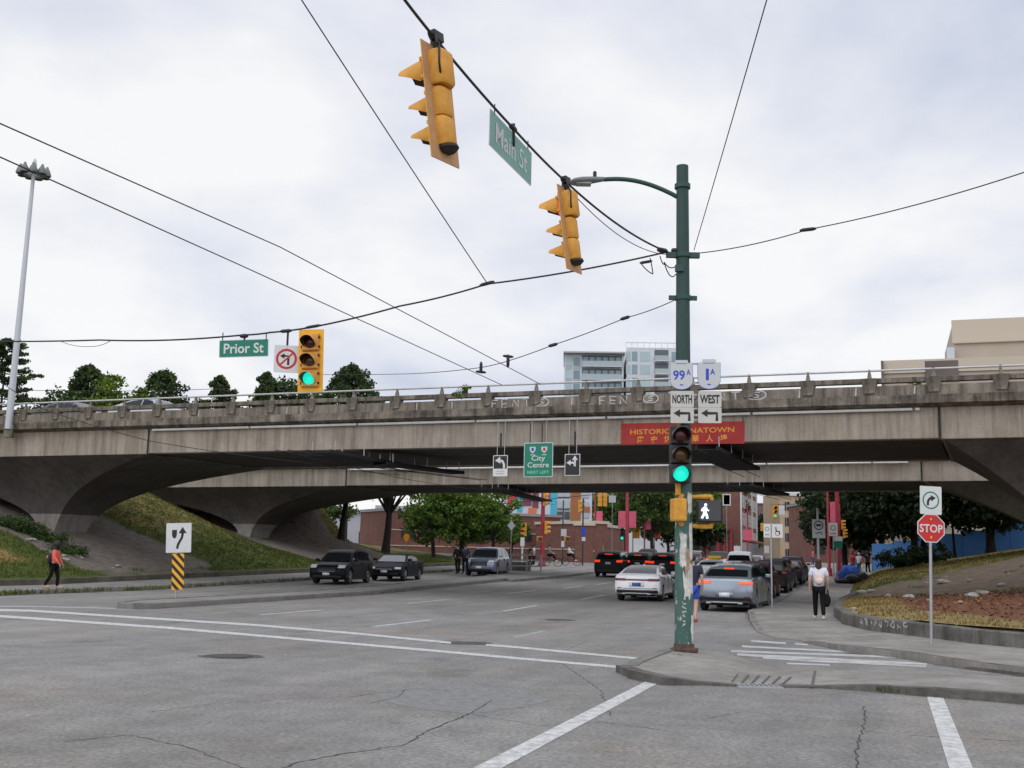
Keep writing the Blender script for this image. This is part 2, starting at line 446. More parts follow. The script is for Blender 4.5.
def stroke(pts, w):                 # a polyline thickened into a polygon strip list of quads
    out = []
    P = [Vector((p[0], p[1])) for p in pts]
    Ls = []; Rs = []
    for i, p in enumerate(P):
        d = (P[min(i + 1, len(P) - 1)] - P[max(0, i - 1)]).normalized(); n = Vector((-d.y, d.x)) * w / 2
        Ls.append(p + n); Rs.append(p - n)
    for i in range(len(P) - 1): out.append([tuple(Rs[i]), tuple(Rs[i + 1]), tuple(Ls[i + 1]), tuple(Ls[i])])
    return out
def strokes(b, pts, w, y, mi):
    for q in stroke(pts, w): b.add([(x, y, z) for x, z in q], [(0, 1, 2, 3)], mi)
def arrowhead(b, tip, ang, size, y, mi):
    c, s_ = math.cos(ang), math.sin(ang)
    pts = [(0, 0), (-size, size * .62), (-size, -size * .62)]
    b.add([(tip[0] + c * x - s_ * z, y, tip[1] + s_ * x + c * z) for x, z in pts], [(0, 1, 2)], mi)
# ------------------------------------------------------------------ camera, sky, sun
cd = bpy.data.cameras.new('camera'); cam = bpy.data.objects.new('camera', cd); COL.objects.link(cam)
cd.sensor_width = 36; cd.lens = F / 1024 * 36; cd.clip_start = .1; cd.clip_end = 6000
cam.matrix_world = Matrix.Translation((0, 0, CAMH)) @ Matrix.Rotation(math.pi / 2 + PITCH, 4, 'X') @ Matrix.Rotation(ROLL, 4, 'Z')
S.camera = cam
S.view_settings.view_transform = 'Standard'; S.view_settings.look = 'None'; S.view_settings.gamma = 1; S.view_settings.exposure = 0.0
S.view_settings.use_curve_mapping = False
S.cycles.max_bounces = 6; S.cycles.diffuse_bounces = 4; S.cycles.glossy_bounces = 3; S.cycles.transmission_bounces = 3; S.cycles.transparent_max_bounces = 6
S.cycles.use_denoising = True

SUN_EL, SUN_AZ = 58.0, 200.0       # high, behind the camera's left shoulder, veiled
w = bpy.data.worlds.new('World'); S.world = w; w.use_nodes = True
N = w.node_tree.nodes; L = w.node_tree.links; N.clear()
out = N.new('ShaderNodeOutputWorld')
sky = N.new('ShaderNodeTexSky'); sky.sky_type = 'NISHITA'; sky.sun_disc = False
sky.sun_elevation = R(SUN_EL); sky.sun_rotation = R(SUN_AZ)
b1 = N.new('ShaderNodeBackground'); b1.inputs[1].default_value = .10; L.new(sky.outputs[0], b1.inputs[0])
tc = N.new('ShaderNodeTexCoord'); sx = N.new('ShaderNodeSeparateXYZ'); L.new(tc.outputs['Generated'], sx.inputs[0])
def mth(op, a, b_=None, clamp=False):
    n = N.new('ShaderNodeMath'); n.operation = op; n.use_clamp = clamp
    for i, vv in enumerate((a, b_)):
        if vv is None: continue
        if hasattr(vv, 'is_linked'): L.new(vv, n.inputs[i])
        else: n.inputs[i].default_value = vv
    return n.outputs[0]
zz = mth('ADD', mth('MAXIMUM', sx.outputs[2], 0.0), .30)
cx = mth('DIVIDE', sx.outputs[0], zz); cy = mth('DIVIDE', sx.outputs[1], zz)
cv = N.new('ShaderNodeCombineXYZ'); L.new(cx, cv.inputs[0]); L.new(cy, cv.inputs[1]); cv.inputs[2].default_value = 2.3
n1 = N.new('ShaderNodeTexNoise'); n1.inputs['Scale'].default_value = 1.15; n1.inputs['Detail'].default_value = 7; n1.inputs['Roughness'].default_value = .5; n1.inputs['Distortion'].default_value = .25
L.new(cv.outputs[0], n1.inputs['Vector'])
n2 = N.new('ShaderNodeTexNoise'); n2.inputs['Scale'].default_value = 4.5; n2.inputs['Detail'].default_value = 6; n2.inputs['Roughness'].default_value = .55
L.new(cv.outputs[0], n2.inputs['Vector'])
f = mth('ADD', mth('MULTIPLY', n1.outputs['Fac'], .82), mth('MULTIPLY', n2.outputs['Fac'], .18))
cr = N.new('ShaderNodeValToRGB'); e = cr.color_ramp.elements
e[0].position = .38; e[0].color = (.62, .67, .80, 1); e[1].position = .575; e[1].color = (1.0, 1.0, 1.0, 1)
k = cr.color_ramp.elements.new(.485); k.color = (.83, .85, .925, 1)
L.new(f, cr.inputs[0])
# an overcast sky brightens towards the zenith
up = N.new('ShaderNodeMapRange'); up.interpolation_type = 'SMOOTHSTEP'
up.inputs[1].default_value = .42; up.inputs[2].default_value = .95; up.inputs[3].default_value = 1.0; up.inputs[4].default_value = 1.3
L.new(sx.outputs[2], up.inputs[0])
# unseen sky on the sun side, brightened to light fronts and under-span road
sdot = mth('ADD', mth('MULTIPLY', sx.outputs[0], math.sin(R(SUN_AZ))), mth('MULTIPLY', sx.outputs[1], math.cos(R(SUN_AZ))))
rear = N.new('ShaderNodeMapRange'); rear.interpolation_type = 'SMOOTHSTEP'; rear.inputs[1].default_value = 0.0; rear.inputs[2].default_value = .9; rear.inputs[3].default_value = 1.0; rear.inputs[4].default_value = 1.7
L.new(sdot, rear.inputs[0])
b2 = N.new('ShaderNodeBackground'); L.new(cr.outputs[0], b2.inputs[0]); L.new(mth('MULTIPLY', up.outputs[0], rear.outputs[0]), b2.inputs[1])
ms = N.new('ShaderNodeMixShader'); ms.inputs[0].default_value = .92
L.new(b1.outputs[0], ms.inputs[1]); L.new(b2.outputs[0], ms.inputs[2]); L.new(ms.outputs[0], out.inputs[0])

sl = bpy.data.lights.new('sun', 'SUN'); sl.energy = .5; sl.angle = R(55); sl.color = (1, .96, .90)
so = bpy.data.objects.new('sun', sl); COL.objects.link(so)
az = R(SUN_AZ)                      # sun_rotation is measured from +Y towards +X
sd = Vector((math.sin(az) * math.cos(R(SUN_EL)), math.cos(az) * math.cos(R(SUN_EL)), math.sin(R(SUN_EL))))
so.rotation_euler = sd.to_track_quat('Z', 'Y').to_euler(); so.location = sd * 60

# ------------------------------------------------------------------ ground, road, pavements
def sheet(name, polys, dz, m, kind='structure', parent=None):
    bm = bmesh.new()
    for poly in polys:
        vs = [bm.verts.new((p[0], p[1], 0)) for p in poly]
        bm.faces.new(vs)
    for yc in (Y0, Y1):
        bmesh.ops.bisect_plane(bm, geom=bm.verts[:] + bm.edges[:] + bm.faces[:], plane_co=(0, yc, 0), plane_no=(0, 1, 0))
    bmesh.ops.triangulate(bm, faces=[f for f in bm.faces if len(f.verts) > 4])
    for v in bm.verts: v.co.z = zg(v.co.x, v.co.y) + dz
    for f in bm.faces:
        f.normal_update()
        if f.normal.z < 0: f.normal_flip()
    me = bpy.data.meshes.new(name); bm.to_mesh(me); bm.free(); me.materials.append(MATS[m])
    o = bpy.data.objects.new(name, me); COL.objects.link(o)
    if kind: o['kind'] = kind
    return o
def slab(name, poly, m, kind='structure', bevel=.025):     # poly: (x, y, height above the street)
    bm = bmesh.new()
    tv = [bm.verts.new((p[0], p[1], p[2])) for p in poly]
    bm.faces.new(tv)
    bmesh.ops.bisect_plane(bm, geom=bm.verts[:] + bm.edges[:] + bm.faces[:], plane_co=(0, Y0, 0), plane_no=(0, 1, 0))
    ed = [e for e in bm.edges if e.is_boundary]
    r = bmesh.ops.extrude_edge_only(bm, edges=ed)
    low = {v for v in r['geom'] if isinstance(v, bmesh.types.BMVert)}
    bmesh.ops.triangulate(bm, faces=[f for f in bm.faces if len(f.verts) > 4])
    for v in bm.verts:
        if v in low: v.co.z = zg(v.co.x, v.co.y) - .1
        else: v.co.z += zg(v.co.x, v.co.y)
    bmesh.ops.recalc_face_normals(bm, faces=bm.faces[:])
    me = bpy.data.meshes.new(name); bm.to_mesh(me); bm.free(); me.materials.append(MATS[m])
    o = bpy.data.objects.new(name, me); COL.objects.link(o); o['kind'] = kind
    return o
def kerbline(name, pts, h, wd, m, kind='structure'):        # pts: (x, y) along the outer foot, stone lies to the left of travel
    mb = MB(); P = [Vector((p[0], p[1])) for p in pts]
    H_ = h if isinstance(h, (list, tuple)) else [h] * len(P)
    rings = []
    for i, p in enumerate(P):
        d = (P[min(i + 1, len(P) - 1)] - P[max(0, i - 1)]).normalized(); n = Vector((-d.y, d.x))
        a = p; c = p + n * wd; z = zg(a.x, a.y); hh = H_[i]
        rings.append([(a.x, a.y, z - .1), (a.x + n.x * .012, a.y + n.y * .012, z + hh - .025), (a.x + n.x * .035, a.y + n.y * .035, z + hh), (c.x, c.y, z + hh), (c.x, c.y, z - .1)])
    vs = [q for r_ in rings for q in r_]; fs = []
    for i in range(len(P) - 1):
        for k in range(4): fs.append((i * 5 + k, i * 5 + k + 1, (i + 1) * 5 + k + 1, (i + 1) * 5 + k))
    fs.append((0, 1, 2, 3, 4)); o_ = (len(P) - 1) * 5; fs.append((o_ + 4, o_ + 3, o_ + 2, o_ + 1, o_))
    mb.add(vs, fs)
    o = mb.build(name, m); o['kind'] = kind
    bmx = bmesh.new(); bmx.from_mesh(o.data); bmesh.ops.recalc_face_normals(bmx, faces=bmx.faces[:]); bmx.to_mesh(o.data); bmx.free()
    return o
def xy(v): return (v.x, v.y)
def dense(pts, step=.6, wob=.02):
    out = []
    for a, b_ in zip(pts, pts[1:]):
        a = Vector(a[:2]); b_ = Vector(b_[:2]); n = max(1, int((b_ - a).length / step))
        for k in range(n): out.append(a.lerp(b_, k / n) + Vector((random.uniform(-wob, wob), random.uniform(-wob, wob))))
    out.append(Vector(pts[-1][:2])); return [(p.x, p.y) for p in out]

sheet('ground', [[(-2500, -300), (2500, -300), (2500, 3500), (-2500, 3500)]], -.012, 'ground_far')
road_poly = [(-120, -60), (120, -60), (120, 30), (14, 30)] + [xy(W(p, 1.0)) for p in (34, 60, 120, 420)] + [xy(W(p, -32)) for p in (420, 120, 60, 34)] + [(-40, 42), (-120, 60)]
sheet('road', [road_poly], 0.0, 'asphalt')

# central reservation of the main street
med_near = [W(p, q) for p, q in ((26.3, -19.3), (27.2, -19.12), (30, -19.12), (40, -19.2), (52, -19.3), (64, -19.5), (78, -19.8), (96, -20.6))]
med_far = [W(p, q) for p, q in ((96, -23.6), (78, -22.4), (64, -21.8), (52, -21.5), (40, -21.2), (33, -21.0), (28.4, -20.85), (27.0, -20.5), (26.4, -19.9))]
mp_ = [xy(v) for v in med_near + med_far]
slab('median', [(x, y, .135) for x, y in mp_], 'pavement_old')
kerbline('median_kerb', dense([xy(v) for v in med_near + med_far] + [xy(med_near[0])], 1.5, .012), .15, .18, 'kerb')

# left pavement and its low back wall
def lq(p): return -27.55 if p > 40 else -27.55 + .002 * (40 - p) ** 2 * -.4
lw_k = [W(p, lq(p)) for p in (8, 16, 24, 30, 36, 42, 50, 58, 66, 76, 88)]
lw_b = [W(p, -31.55) for p in (88, 76, 66, 58, 50, 42, 36, 30, 24, 16, 8)]
slab('pavement', [(v.x, v.y, .125) for v in lw_k + lw_b], 'pavement_old')
kerbline('kerb', dense([xy(v) for v in lw_k], 1.2, .02), .14, .22, 'kerb_mossy')
# paved corner beyond the parked cars
pc = [G(*p, .14) for p in ((512, 579.5), (560, 575.5), (596, 571.5), (612, 566.5), (560, 565.5), (505, 569), (480, 573))]
slab('pavement', [(v.x, v.y, .14) for v in pc], 'pavement')

# island at the crossing, with the signal pole on it
mat('road_paint_zebra', (.40, .40, .39), .75, col2=(.58, .58, .565), var=.3, scale=3, detail=8)
isl = [G(*p, h) for p, h in (((627, 665), .10), ((632, 661), .12), ((648, 655), .12), ((662, 650), .12), ((690, 647), .08), ((728, 653), .02), ((760, 664), .02), ((830, 669), .02), ((925, 671), .06), ((1024, 677), .12), ((1200, 690), .13), ((1200, 716), .13), ((1024, 693), .12), ((930, 687), .11), ((870, 684), .08), ((820, 685.5), .02), ((740, 684), .02), ((700, 680.5), .05), ((668, 676), .11), ((640, 670), .12))]
_d = (isl[10] - isl[9]).normalized() * 30; _e = isl[10] + _d; isl[10] = _e; isl[11] = isl[11] + _d
hts = [.10, .12, .12, .12, .08, .02, .02, .02, .06, .12, .13, .13, .12, .11, .08, .02, .02, .05, .11, .12]
slab('traffic_island', [(v.x, v.y, h - .006) for v, h in zip(isl, hts)], 'pavement')
front = [(v.x, v.y) for v in (isl[11:] + isl[:1])]
ff = []; fh = []
for (a, b_), (h0, h1) in zip(zip(front, front[1:]), zip(hts[11:] + hts[:1], (hts[11:] + hts[:1])[1:])):
    n = max(1, int((Vector(b_) - Vector(a)).length / .5))
    for k in range(n):
        t = k / n; ff.append((a[0] + (b_[0] - a[0]) * t + random.uniform(-.015, .015), a[1] + (b_[1] - a[1]) * t + random.uniform(-.015, .015))); fh.append(h0 + (h1 - h0) * t + random.uniform(-.006, .006))
ff.append(front[-1]); fh.append(hts[0])
kerbline('island_kerb', ff[::-1], fh[::-1], -.17, 'island_edge')
back = [isl[0], isl[1], isl[2], isl[3], isl[4]]
kerbline('island_kerb', [xy(v) for v in back], [.10, .125, .125, .125, .08], -.17, 'kerb')

# right pavement along the parked cars, ramp at the zebra
kp = [(W(150, -3.6), .13), (W(90, -3.6), .13), (W(60, -3.6), .13), (W(48, -3.6), .13), (W(41, -3.6), .13), (G(748, 610, .13), .13), (G(750, 619, .1), .10), (G(757, 631, .03), .03), (G(775, 637, .02), .02), (G(805, 640.5, .02), .02), (G(830, 644, .08), .08), (G(850, 646, .13), .13), (G(900, 651, .13), .13), (G(975, 662, .13), .13), (G(1024, 668, .13), .13), (G(1250, 700, .13), .13)]
wallpx = [(852, 598), (840, 605), (834.5, 611), (833.5, 616), (843, 624), (868, 630), (918, 636), (980, 644), (1024, 648), (1120, 660), (1250, 676)]
wallpts = [G(*p, .13) for p in wallpx]
_w = (wallpts[-1] - wallpts[-2]).normalized(); wallpts.append(wallpts[-1] + _w * 4 + Vector((1.6, .8, 0))); wallpts.append(wallpts[-1] + Vector((26, 3, 0)))
_k = kp[-1][0]; kp.append((_k + (kp[-1][0] - kp[-2][0]).normalized() * 4 + Vector((1.5, .6, 0)), .13)); kp.append((kp[-1][0] + Vector((27, 2.5, 0)), .13))
backq = [W(p, -.9) for p in (150, 90, 60, 50)]
poly = [(v.x, v.y, h - .005) for v, h in kp] + [(v.x + .1, v.y + .1, .125) for v in wallpts[::-1]] + [(v.x, v.y, .125) for v in backq[::-1]]
slab('pavement', poly, 'pavement')
ks = kp[9:]
kk = []; kh = []
for (a, h0), (b_, h1) in zip(ks, ks[1:]):
    n = max(1, int((b_ - a).length / .7))
    for k in range(n):
        t = k / n; kk.append((a.x + (b_.x - a.x) * t + random.uniform(-.01, .01), a.y + (b_.y - a.y) * t)); kh.append(h0 + (h1 - h0) * t)
kk.append(xy(ks[-1][0])); kh.append(.13)
kerbline('kerb', kk, kh, .17, 'island_edge')
kerbline('kerb', [xy(v) for v, h in kp[:8]], [h for v, h in kp[:8]], .17, 'kerb')
# the wall's own object
mb = MB(); P = [Vector(xy(v)) for v in wallpts]
Pd = [Vector(p) for p in dense([tuple(p) for p in P], .5, .0)]
vs = []; fs = []
for i, p in enumerate(Pd):
    d = (Pd[min(i + 1, len(Pd) - 1)] - Pd[max(0, i - 1)]).normalized(); n = Vector((-d.y, d.x)); z = zg(p.x, p.y)
    hh = .42 + random.uniform(-.008, .008)
    for (o_, zz_) in ((0, 0), (.015, hh - .03), (.045, hh), (.28, hh), (.28, -.1)): vs.append((p.x + n.x * o_, p.y + n.y * o_, z + zz_))
for i in range(len(Pd) - 1):
    for k in range(4): fs.append((i * 5 + k, (i + 1) * 5 + k, (i + 1) * 5 + k + 1, i * 5 + k + 1))
fs.append((4, 3, 2, 1, 0)); mb.add(vs, fs)
rw = mb.build('retaining_wall', 'retaining'); tag(rw, 'low curved concrete wall with white graffiti holding back the leaf covered bank', 'wall')
# scrawl on its face
ga, gb = wallpts[5], wallpts[6]
sc_ = MB(); dirv = (Vector(xy(gb)) - Vector(xy(ga))).normalized()
M = Matrix.Translation((ga.x - dirv.x * .3 - .0, ga.y - dirv.y * .3, .22)) @ Matrix.Rotation(math.atan2(dirv.y, dirv.x), 4, 'Z')
x = 0
for ch in range(9):
    wv = random.uniform(.12, .2); pts = [(x + random.uniform(0, wv), random.uniform(.0, .20)) for _ in range(5)]
    for q in stroke(pts, .028): sc_.add([(a, -.035, c_) for a, c_ in q], [(0, 1, 2, 3)], 0, M)
    x += wv + .05
sc_.build('graffiti', 'graffiti', rw)

# ramp grooves, joints, road markings
def strip(mbpts, wd):
    out = []
    for q in stroke([xy(v) if hasattr(v, 'x') else v for v in mbpts], wd): out.append(q)
    return out
qd = []
for i in range(7):
    t = i / 6; a = G(727 + 64 * t, 674 + 3 * t, .02); b_ = G(722 + 60 * t, 682 + 2.5 * t, .02); qd += strip([a, b_], .03)
for a, b_ in (((700, 668), (708, 681)), ((815, 669), (812, 685)), ((897, 671), (898, 687))): qd += strip([G(*a, .05), G(*b_, .05)], .03)
o = sheet('pavement_joints', qd, .026, 'groove')
for v in o.data.vertices: v.co.z = zg(v.co.x, v.co.y) + .026
px4 = lambda *ps: [xy(G(*p)) for p in ps]
pol = []
pol.append(px4((650, 679.5), (662, 681.5), (462, 790), (430, 790)))
pol.append(px4((927, 697), (943, 697), (982, 790), (956, 790)))
sheet('road_marking', pol, .004, 'road_paint')
def pxline(pts, hw): 
    out = []
    for a, b_ in zip(pts, pts[1:]): out.append(px4((a[0], a[1] + hw), (b_[0], b_[1] + hw), (b_[0], b_[1] - hw), (a[0], a[1] - hw)))
    return out
pol = pxline([(-60, 609), (31, 610.8), (124, 616.8), (256, 625.2), (360, 634), (451, 643)], 1.0) + pxline([(486, 645), (512, 647), (639, 658.8)], 1.0)
pol += pxline([(-60, 614), (0, 616.3), (60, 620.4), (166, 627.8), (256, 635.5), (424, 650), (512, 658), (622, 667.5)], 1.15)
sheet('road_marking', pol, .004, 'road_paint')
sheet('road_marking', pxline([(-60, 606), (50, 607), (116, 608.6)], .6), .005, 'road_paint_worn')
def dash(q, p0, p1, w=.13): return [xy(W(p0, q - w / 2)), xy(W(p1, q - w / 2)), xy(W(p1, q + w / 2)), xy(W(p0, q + w / 2))]
pol = []
for px_ in (((373.5, 626.7), (431, 620)), ((503.5, 611.2), (537, 605.5)), ((581, 599.5), (604.5, 595)), ((260, 615), (322, 610)), ((407, 603.5), (447, 599.7)), ((507, 593.7), (536, 590.5)), ((562, 588.5), (582, 586)), ((596, 584.6), (612, 582.5))):
    a, b_ = G(*px_[0]), G(*px_[1]); pol += strip([a, b_], .14)
sheet('road_marking', pol, .0045, 'road_paint')
sheet('road_marking', strip([G(514, 637.5), G(545, 631)], .12), .0045, 'road_paint_worn')
zb = []
for a, b_, hw in (((751, 641.2), (786, 643.4), 1.0), ((795, 643.8), (808, 644.8), .8), ((742, 646.5), (850, 652), .9), ((731, 651.3), (896, 657.2), 1.0), ((737, 654.6), (927, 664.5), 1.25), ((763, 658), (800, 660.2), .9), ((800, 660.5), (926, 666.3), 1.0), ((787, 663.6), (830, 665.3), .8)):
    zb.append(px4((a[0], a[1] + hw), (b_[0], b_[1] + hw), (b_[0], b_[1] - hw), (a[0], a[1] - hw)))
for zi, q in enumerate(zb): pass
sheet('zebra_crossing', zb, .004, 'road_paint_zebra')
sheet('road_marking', [px4((975, 664), (992, 664.8), (1001, 671.5), (984, 670.5))], .0042, 'road_paint')
# patches, covers, cracks
def blob(px, py, rx, ry, n=26, j=.18):
    c = G(px, py); return [(c.x + rx * math.cos(2 * math.pi * k / n) * random.uniform(1 - j, 1 + j), c.y + ry * math.sin(2 * math.pi * k / n) * random.uniform(1 - j, 1 + j)) for k in range(n)]
sheet('road_patch', [blob(231, 656.5, .52, .40, j=.12)], .003, 'patch')
sheet('road_patch', [blob(466, 643.2, .55, .4), blob(560, 620, .4, .45)], .0032, 'patch')
sheet('road_patch', [px4((372, 693), (410, 685), (470, 684), (470, 684), (530, 694), (555, 700), (520, 708), (470, 714), (420, 709), (385, 702))], .0018, 'patch_light')
def crack(pts, w=.02, wob=.028):
    out = []; P = [G(*p) for p in pts]
    fine = []
    for a, b_ in zip(P, P[1:]):
        n = max(2, int((b_ - a).length / .09))
        for k in range(n):
            q = a.lerp(b_, k / n); fine.append((q.x + random.gauss(0, wob * .45), q.y + random.gauss(0, wob * .45)))
    fine.append(xy(P[-1]))
    for a, b_ in zip(fine, fine[1:]): out += stroke([a, b_], w * random.uniform(.35, 1.3))
    return out
ck = crack([(262, 775), (300, 762), (355, 752), (402, 746), (432, 729), (470, 714), (492, 700)], .020) + crack([(345, 698), (380, 693), (420, 689), (450, 691)], .016) + crack([(858, 775), (856, 745), (866, 722), (864, 706)], .016) + crack([(864, 731), (900, 735), (960, 738), (1030, 742)], .013) + crack([(370, 703), (398, 697), (405, 690)], .014)
ck += crack([(150, 712), (215, 704), (290, 699), (345, 698)], .010) + crack([(470, 714), (540, 726), (600, 722), (660, 730)], .010) + crack([(700, 720), (742, 712), (790, 716), (858, 722)], .009) + crack([(560, 662), (600, 690), (612, 716)], .011) + crack([(60, 742), (130, 735), (190, 748), (262, 775)], .011) + crack([(590, 640), (560, 652), (520, 655)], .012)
sheet('road_crack', ck, .0025, 'crack')
def grime(pts, w0, w1, side):          # dirt swept against a kerb foot, ragged on the road side
    out = []; P = [Vector(p) for p in dense([tuple(p) for p in pts], .22, .0)]; prev = None
    for i, p in enumerate(P):
        d = (P[min(i + 1, len(P) - 1)] - P[max(0, i - 1)]).normalized(); n = Vector((-d.y, d.x)) * side; w_ = random.uniform(w0, w1) * (.6 + .4 * math.sin(i * .7))
        cur = (tuple(p - n * .05), tuple(p + n * w_))
        if prev: out.append([prev[0], cur[0], cur[1], prev[1]])
        prev = cur
    return out
gd = grime(ff, .05, .22, 1) + grime(kk[:60], .05, .2, -1) + grime([xy(v) for v in med_near], .06, .25, -1) + grime([xy(v) for v in lw_k], .08, .35, -1)
sheet('gutter_dirt', gd, .0035, 'gutter_grime')
# iron cover
c = G(232, 656.3); mb = MB(); mb.lathe([(.33, -.05), (.33, .010), (.31, .014), (.02, .014)], 28)
o = mb.build('manhole_cover', 'iron'); o.location = c; tag(o, 'round dark iron cover in a worn patch of the near road', 'manhole cover')
c = G(740, 686.5); mb = MB(); mb.box((0, 0, -.01), (.62, .30, .05)); 
for i in range(9): mb.box((-.26 + i * .065, 0, .018), (.03, .26, .012))
o = mb.build('drain_grate', 'galv'); o.location = (c.x + .25, c.y, 0); tag(o, 'pale metal drain grate against the island kerb', 'drain grate')

# ------------------------------------------------------------------ viaducts
def vshear(s, z): return z - s * (.002 + .0019 * (z - 5.9)) if z > 5 else z
def finish(o):
    for v in o.data.vertices: v.co.z = vshear(v.co.x, v.co.z)
    return o
def viaduct(label, origin, dirv, span, foot_s, foot_z, detail, right_s):
    rz = math.atan2(dirv[1], dirv[0])
    T = thing('viaduct', label, 'viaduct', (origin[0], origin[1], 0), rz)
    Wd = 8.9; sa, sb = -34.0, span + 36.0
    fin = lambda mb, n, m, par=T, **k: finish(mb.build(n, m, par, **k))
    # beams of the middle span
    mb = MB()
    def prism_s(a, b_, prof):            # profile (v, z) extruded along s in steps
        st = max(1, int((b_ - a) / 6)); n = len(prof); vs = []; fs = []
        for i in range(st + 1):
            s_ = a + (b_ - a) * i / st; vs += [(s_, v, z) for v, z in prof]
        for i in range(st):
            for k in range(n): fs.append((i * n + k, i * n + (k + 1) % n, (i + 1) * n + (k + 1) % n, (i + 1) * n + k))
        fs.append(tuple(range(n))); fs.append(tuple(range(st * n + n - 1, st * n - 1, -1)))
        return vs, fs
    mb.add(*prism_s(.04, span - .04, [(0, 5.93), (0, 7.06), (.5, 7.06), (.5, 5.93)]))
    mb.add(*prism_s(.04, span - .04, [(Wd - .5, 5.93), (Wd - .5, 7.06), (Wd, 7.06), (Wd, 5.93)]))
    for o in mb.build_each('edge_beam', 'viaduct_concrete', T, bevel=.02): finish(o)
    mb = MB(); nb = 11; bw = (Wd - 1.0) / nb
    for i in range(nb):
        v0 = .5 + i * bw + .035; v1 = .5 + (i + 1) * bw - .035
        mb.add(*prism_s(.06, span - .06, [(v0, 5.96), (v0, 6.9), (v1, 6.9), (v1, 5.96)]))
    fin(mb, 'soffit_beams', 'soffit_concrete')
    # solid girders over the piers
    mb = MB()
    mb.add(*prism_s(sa, -.04, [(0, 5.90), (0, 7.06), (Wd, 7.06), (Wd, 5.90)])); fin(mb, 'pier_girder', 'viaduct_concrete', bevel=.02); mb = MB()
    mb.add(*prism_s(span + .04, sb, [(0, 5.90), (0, 7.06), (Wd, 7.06), (Wd, 5.90)]))
    fin(mb, 'pier_girder', 'viaduct_concrete', bevel=.02)
    # deck slab and asphalt
    mb = MB(); mb.add(*prism_s(sa, sb, [(-.42, 7.16), (-.42, 7.46), (Wd + .42, 7.46), (Wd + .42, 7.16), (Wd + .1, 7.06), (-.1, 7.06)]))
    fin(mb, 'deck_slab', 'slab_edge')
    # parapets
    mb = MB(); mb.add(*prism_s(sa, sb, [(-.30, 7.46), (-.30, 7.84), (-.10, 7.84), (-.10, 7.46)])); fin(mb, 'parapet', 'parapet_concrete', bevel=.015)
    mb = MB(); mb.add(*prism_s(sa, sb, [(Wd + .1, 7.46), (Wd + .1, 7.84), (Wd + .3, 7.84), (Wd + .3, 7.46)])); fin(mb, 'parapet', 'parapet_concrete')
    mb = MB(); mb.add(*prism_s(sa, sb, [(-.34, 7.94), (-.34, 8.12), (-.06, 8.12), (-.06, 7.94)])); fin(mb, 'coping', 'slab_edge', bevel=.015)
    mb = MB(); mb.add(*prism_s(sa, sb, [(Wd + .06, 7.94), (Wd + .06, 8.10), (Wd + .34, 8.10), (Wd + .34, 7.94)])); fin(mb, 'coping', 'slab_edge')
    step = 2.06; s_ = -22.0; k = 0
    pm = pr = None
    while s_ < span + 12:
        for side in (0, 1):
            sgn, v0 = (1, -.2) if side == 0 else (-1, Wd + .2)
            if pm is None:
                mb = MB()                       # bracket block wider at the top, standing proud of the wall
                t, bt, dp = .25, .16, .30
                vs = [(-bt, -.17, 7.58 - 7.5), (bt, -.17, .08), (bt, .12, .08), (-bt, .12, .08), (-t, -.22, .44), (t, -.22, .44), (t, .12, .44), (-t, .12, .44), (-t, -.24, .60), (t, -.24, .60), (t, .14, .60), (-t, .14, .60)]
                fs = [(0, 3, 2, 1), (0, 1, 5, 4), (1, 2, 6, 5), (2, 3, 7, 6), (3, 0, 4, 7), (4, 5, 9, 8), (5, 6, 10, 9), (6, 7, 11, 10), (7, 4, 8, 11), (8, 9, 10, 11)]
                mb.add(vs, fs); o = mb.build('parapet_block', 'slab_edge', T, bevel=.015); pm = o
                mb = MB(); mb.box((0, 0, .76), (.075, .07, .34)); mb.add([(-.075, -.07, .60), (.075, -.07, .60), (.075, .07, .60), (-.075, .07, .60), (-.05, -.045, .80), (.05, -.045, .80), (.05, .045, .80), (-.05, .045, .80)], [(0, 1, 5, 4), (1, 2, 6, 5), (2, 3, 7, 6), (3, 0, 4, 7), (4, 5, 6, 7)])
                q = mb.build('rail_post', 'parapet_concrete', T); pr = q
            else:
                o = pm.copy(); COL.objects.link(o); o.parent = T
                q = pr.copy(); COL.objects.link(q); q.parent = T
            zo = vshear(s_, 7.5 + .4) - .4
            for ob in (o, q):
                ob.location = (s_, v0, zo); ob.rotation_euler = (0, 0, 0 if side == 0 else math.pi)
        s_ += step; k += 1
        if not detail and s_ > span + 6: break
    for v0 in (-.2, Wd + .2):
        mb = MB(); pts = [(sa + (sb - sa) * i / 40, v0, 8.42) for i in range(41)]
        mb.tube(pts, .04, 8); fin(mb, 'handrail', 'rail_metal', smooth=True)
    # pale conduit under the deck edge, in lengths
    mb = MB(); s_ = .3; lim = span - .6
    while s_ < lim:
        e_ = min(s_ + 5.35, lim)
        pts = [(s_ + (e_ - s_) * i / 3, -.14 if detail else -.34, 6.98 if detail else 6.93) for i in range(4)]; mb.tube(pts, .055, 8); s_ = e_ + .10
    fin(mb, 'conduit', 'conduit', smooth=True)
    # joints on the face
    mb = MB()
    for s_ in (0, span): mb.box((s_, .6, 6.45), (.08, 1.3, 1.14))
    for s_ in ((17.65, 20.75) if detail else ()): mb.box((s_, -.012, 6.2), (.05, .03, .56))
    if detail:
        for s_ in (18.9, 19.4): mb.tube([(s_, -.03, 5.95), (s_, -.03, 6.85)], .012, 6)
    fin(mb, 'expansion_joint', 'joint')
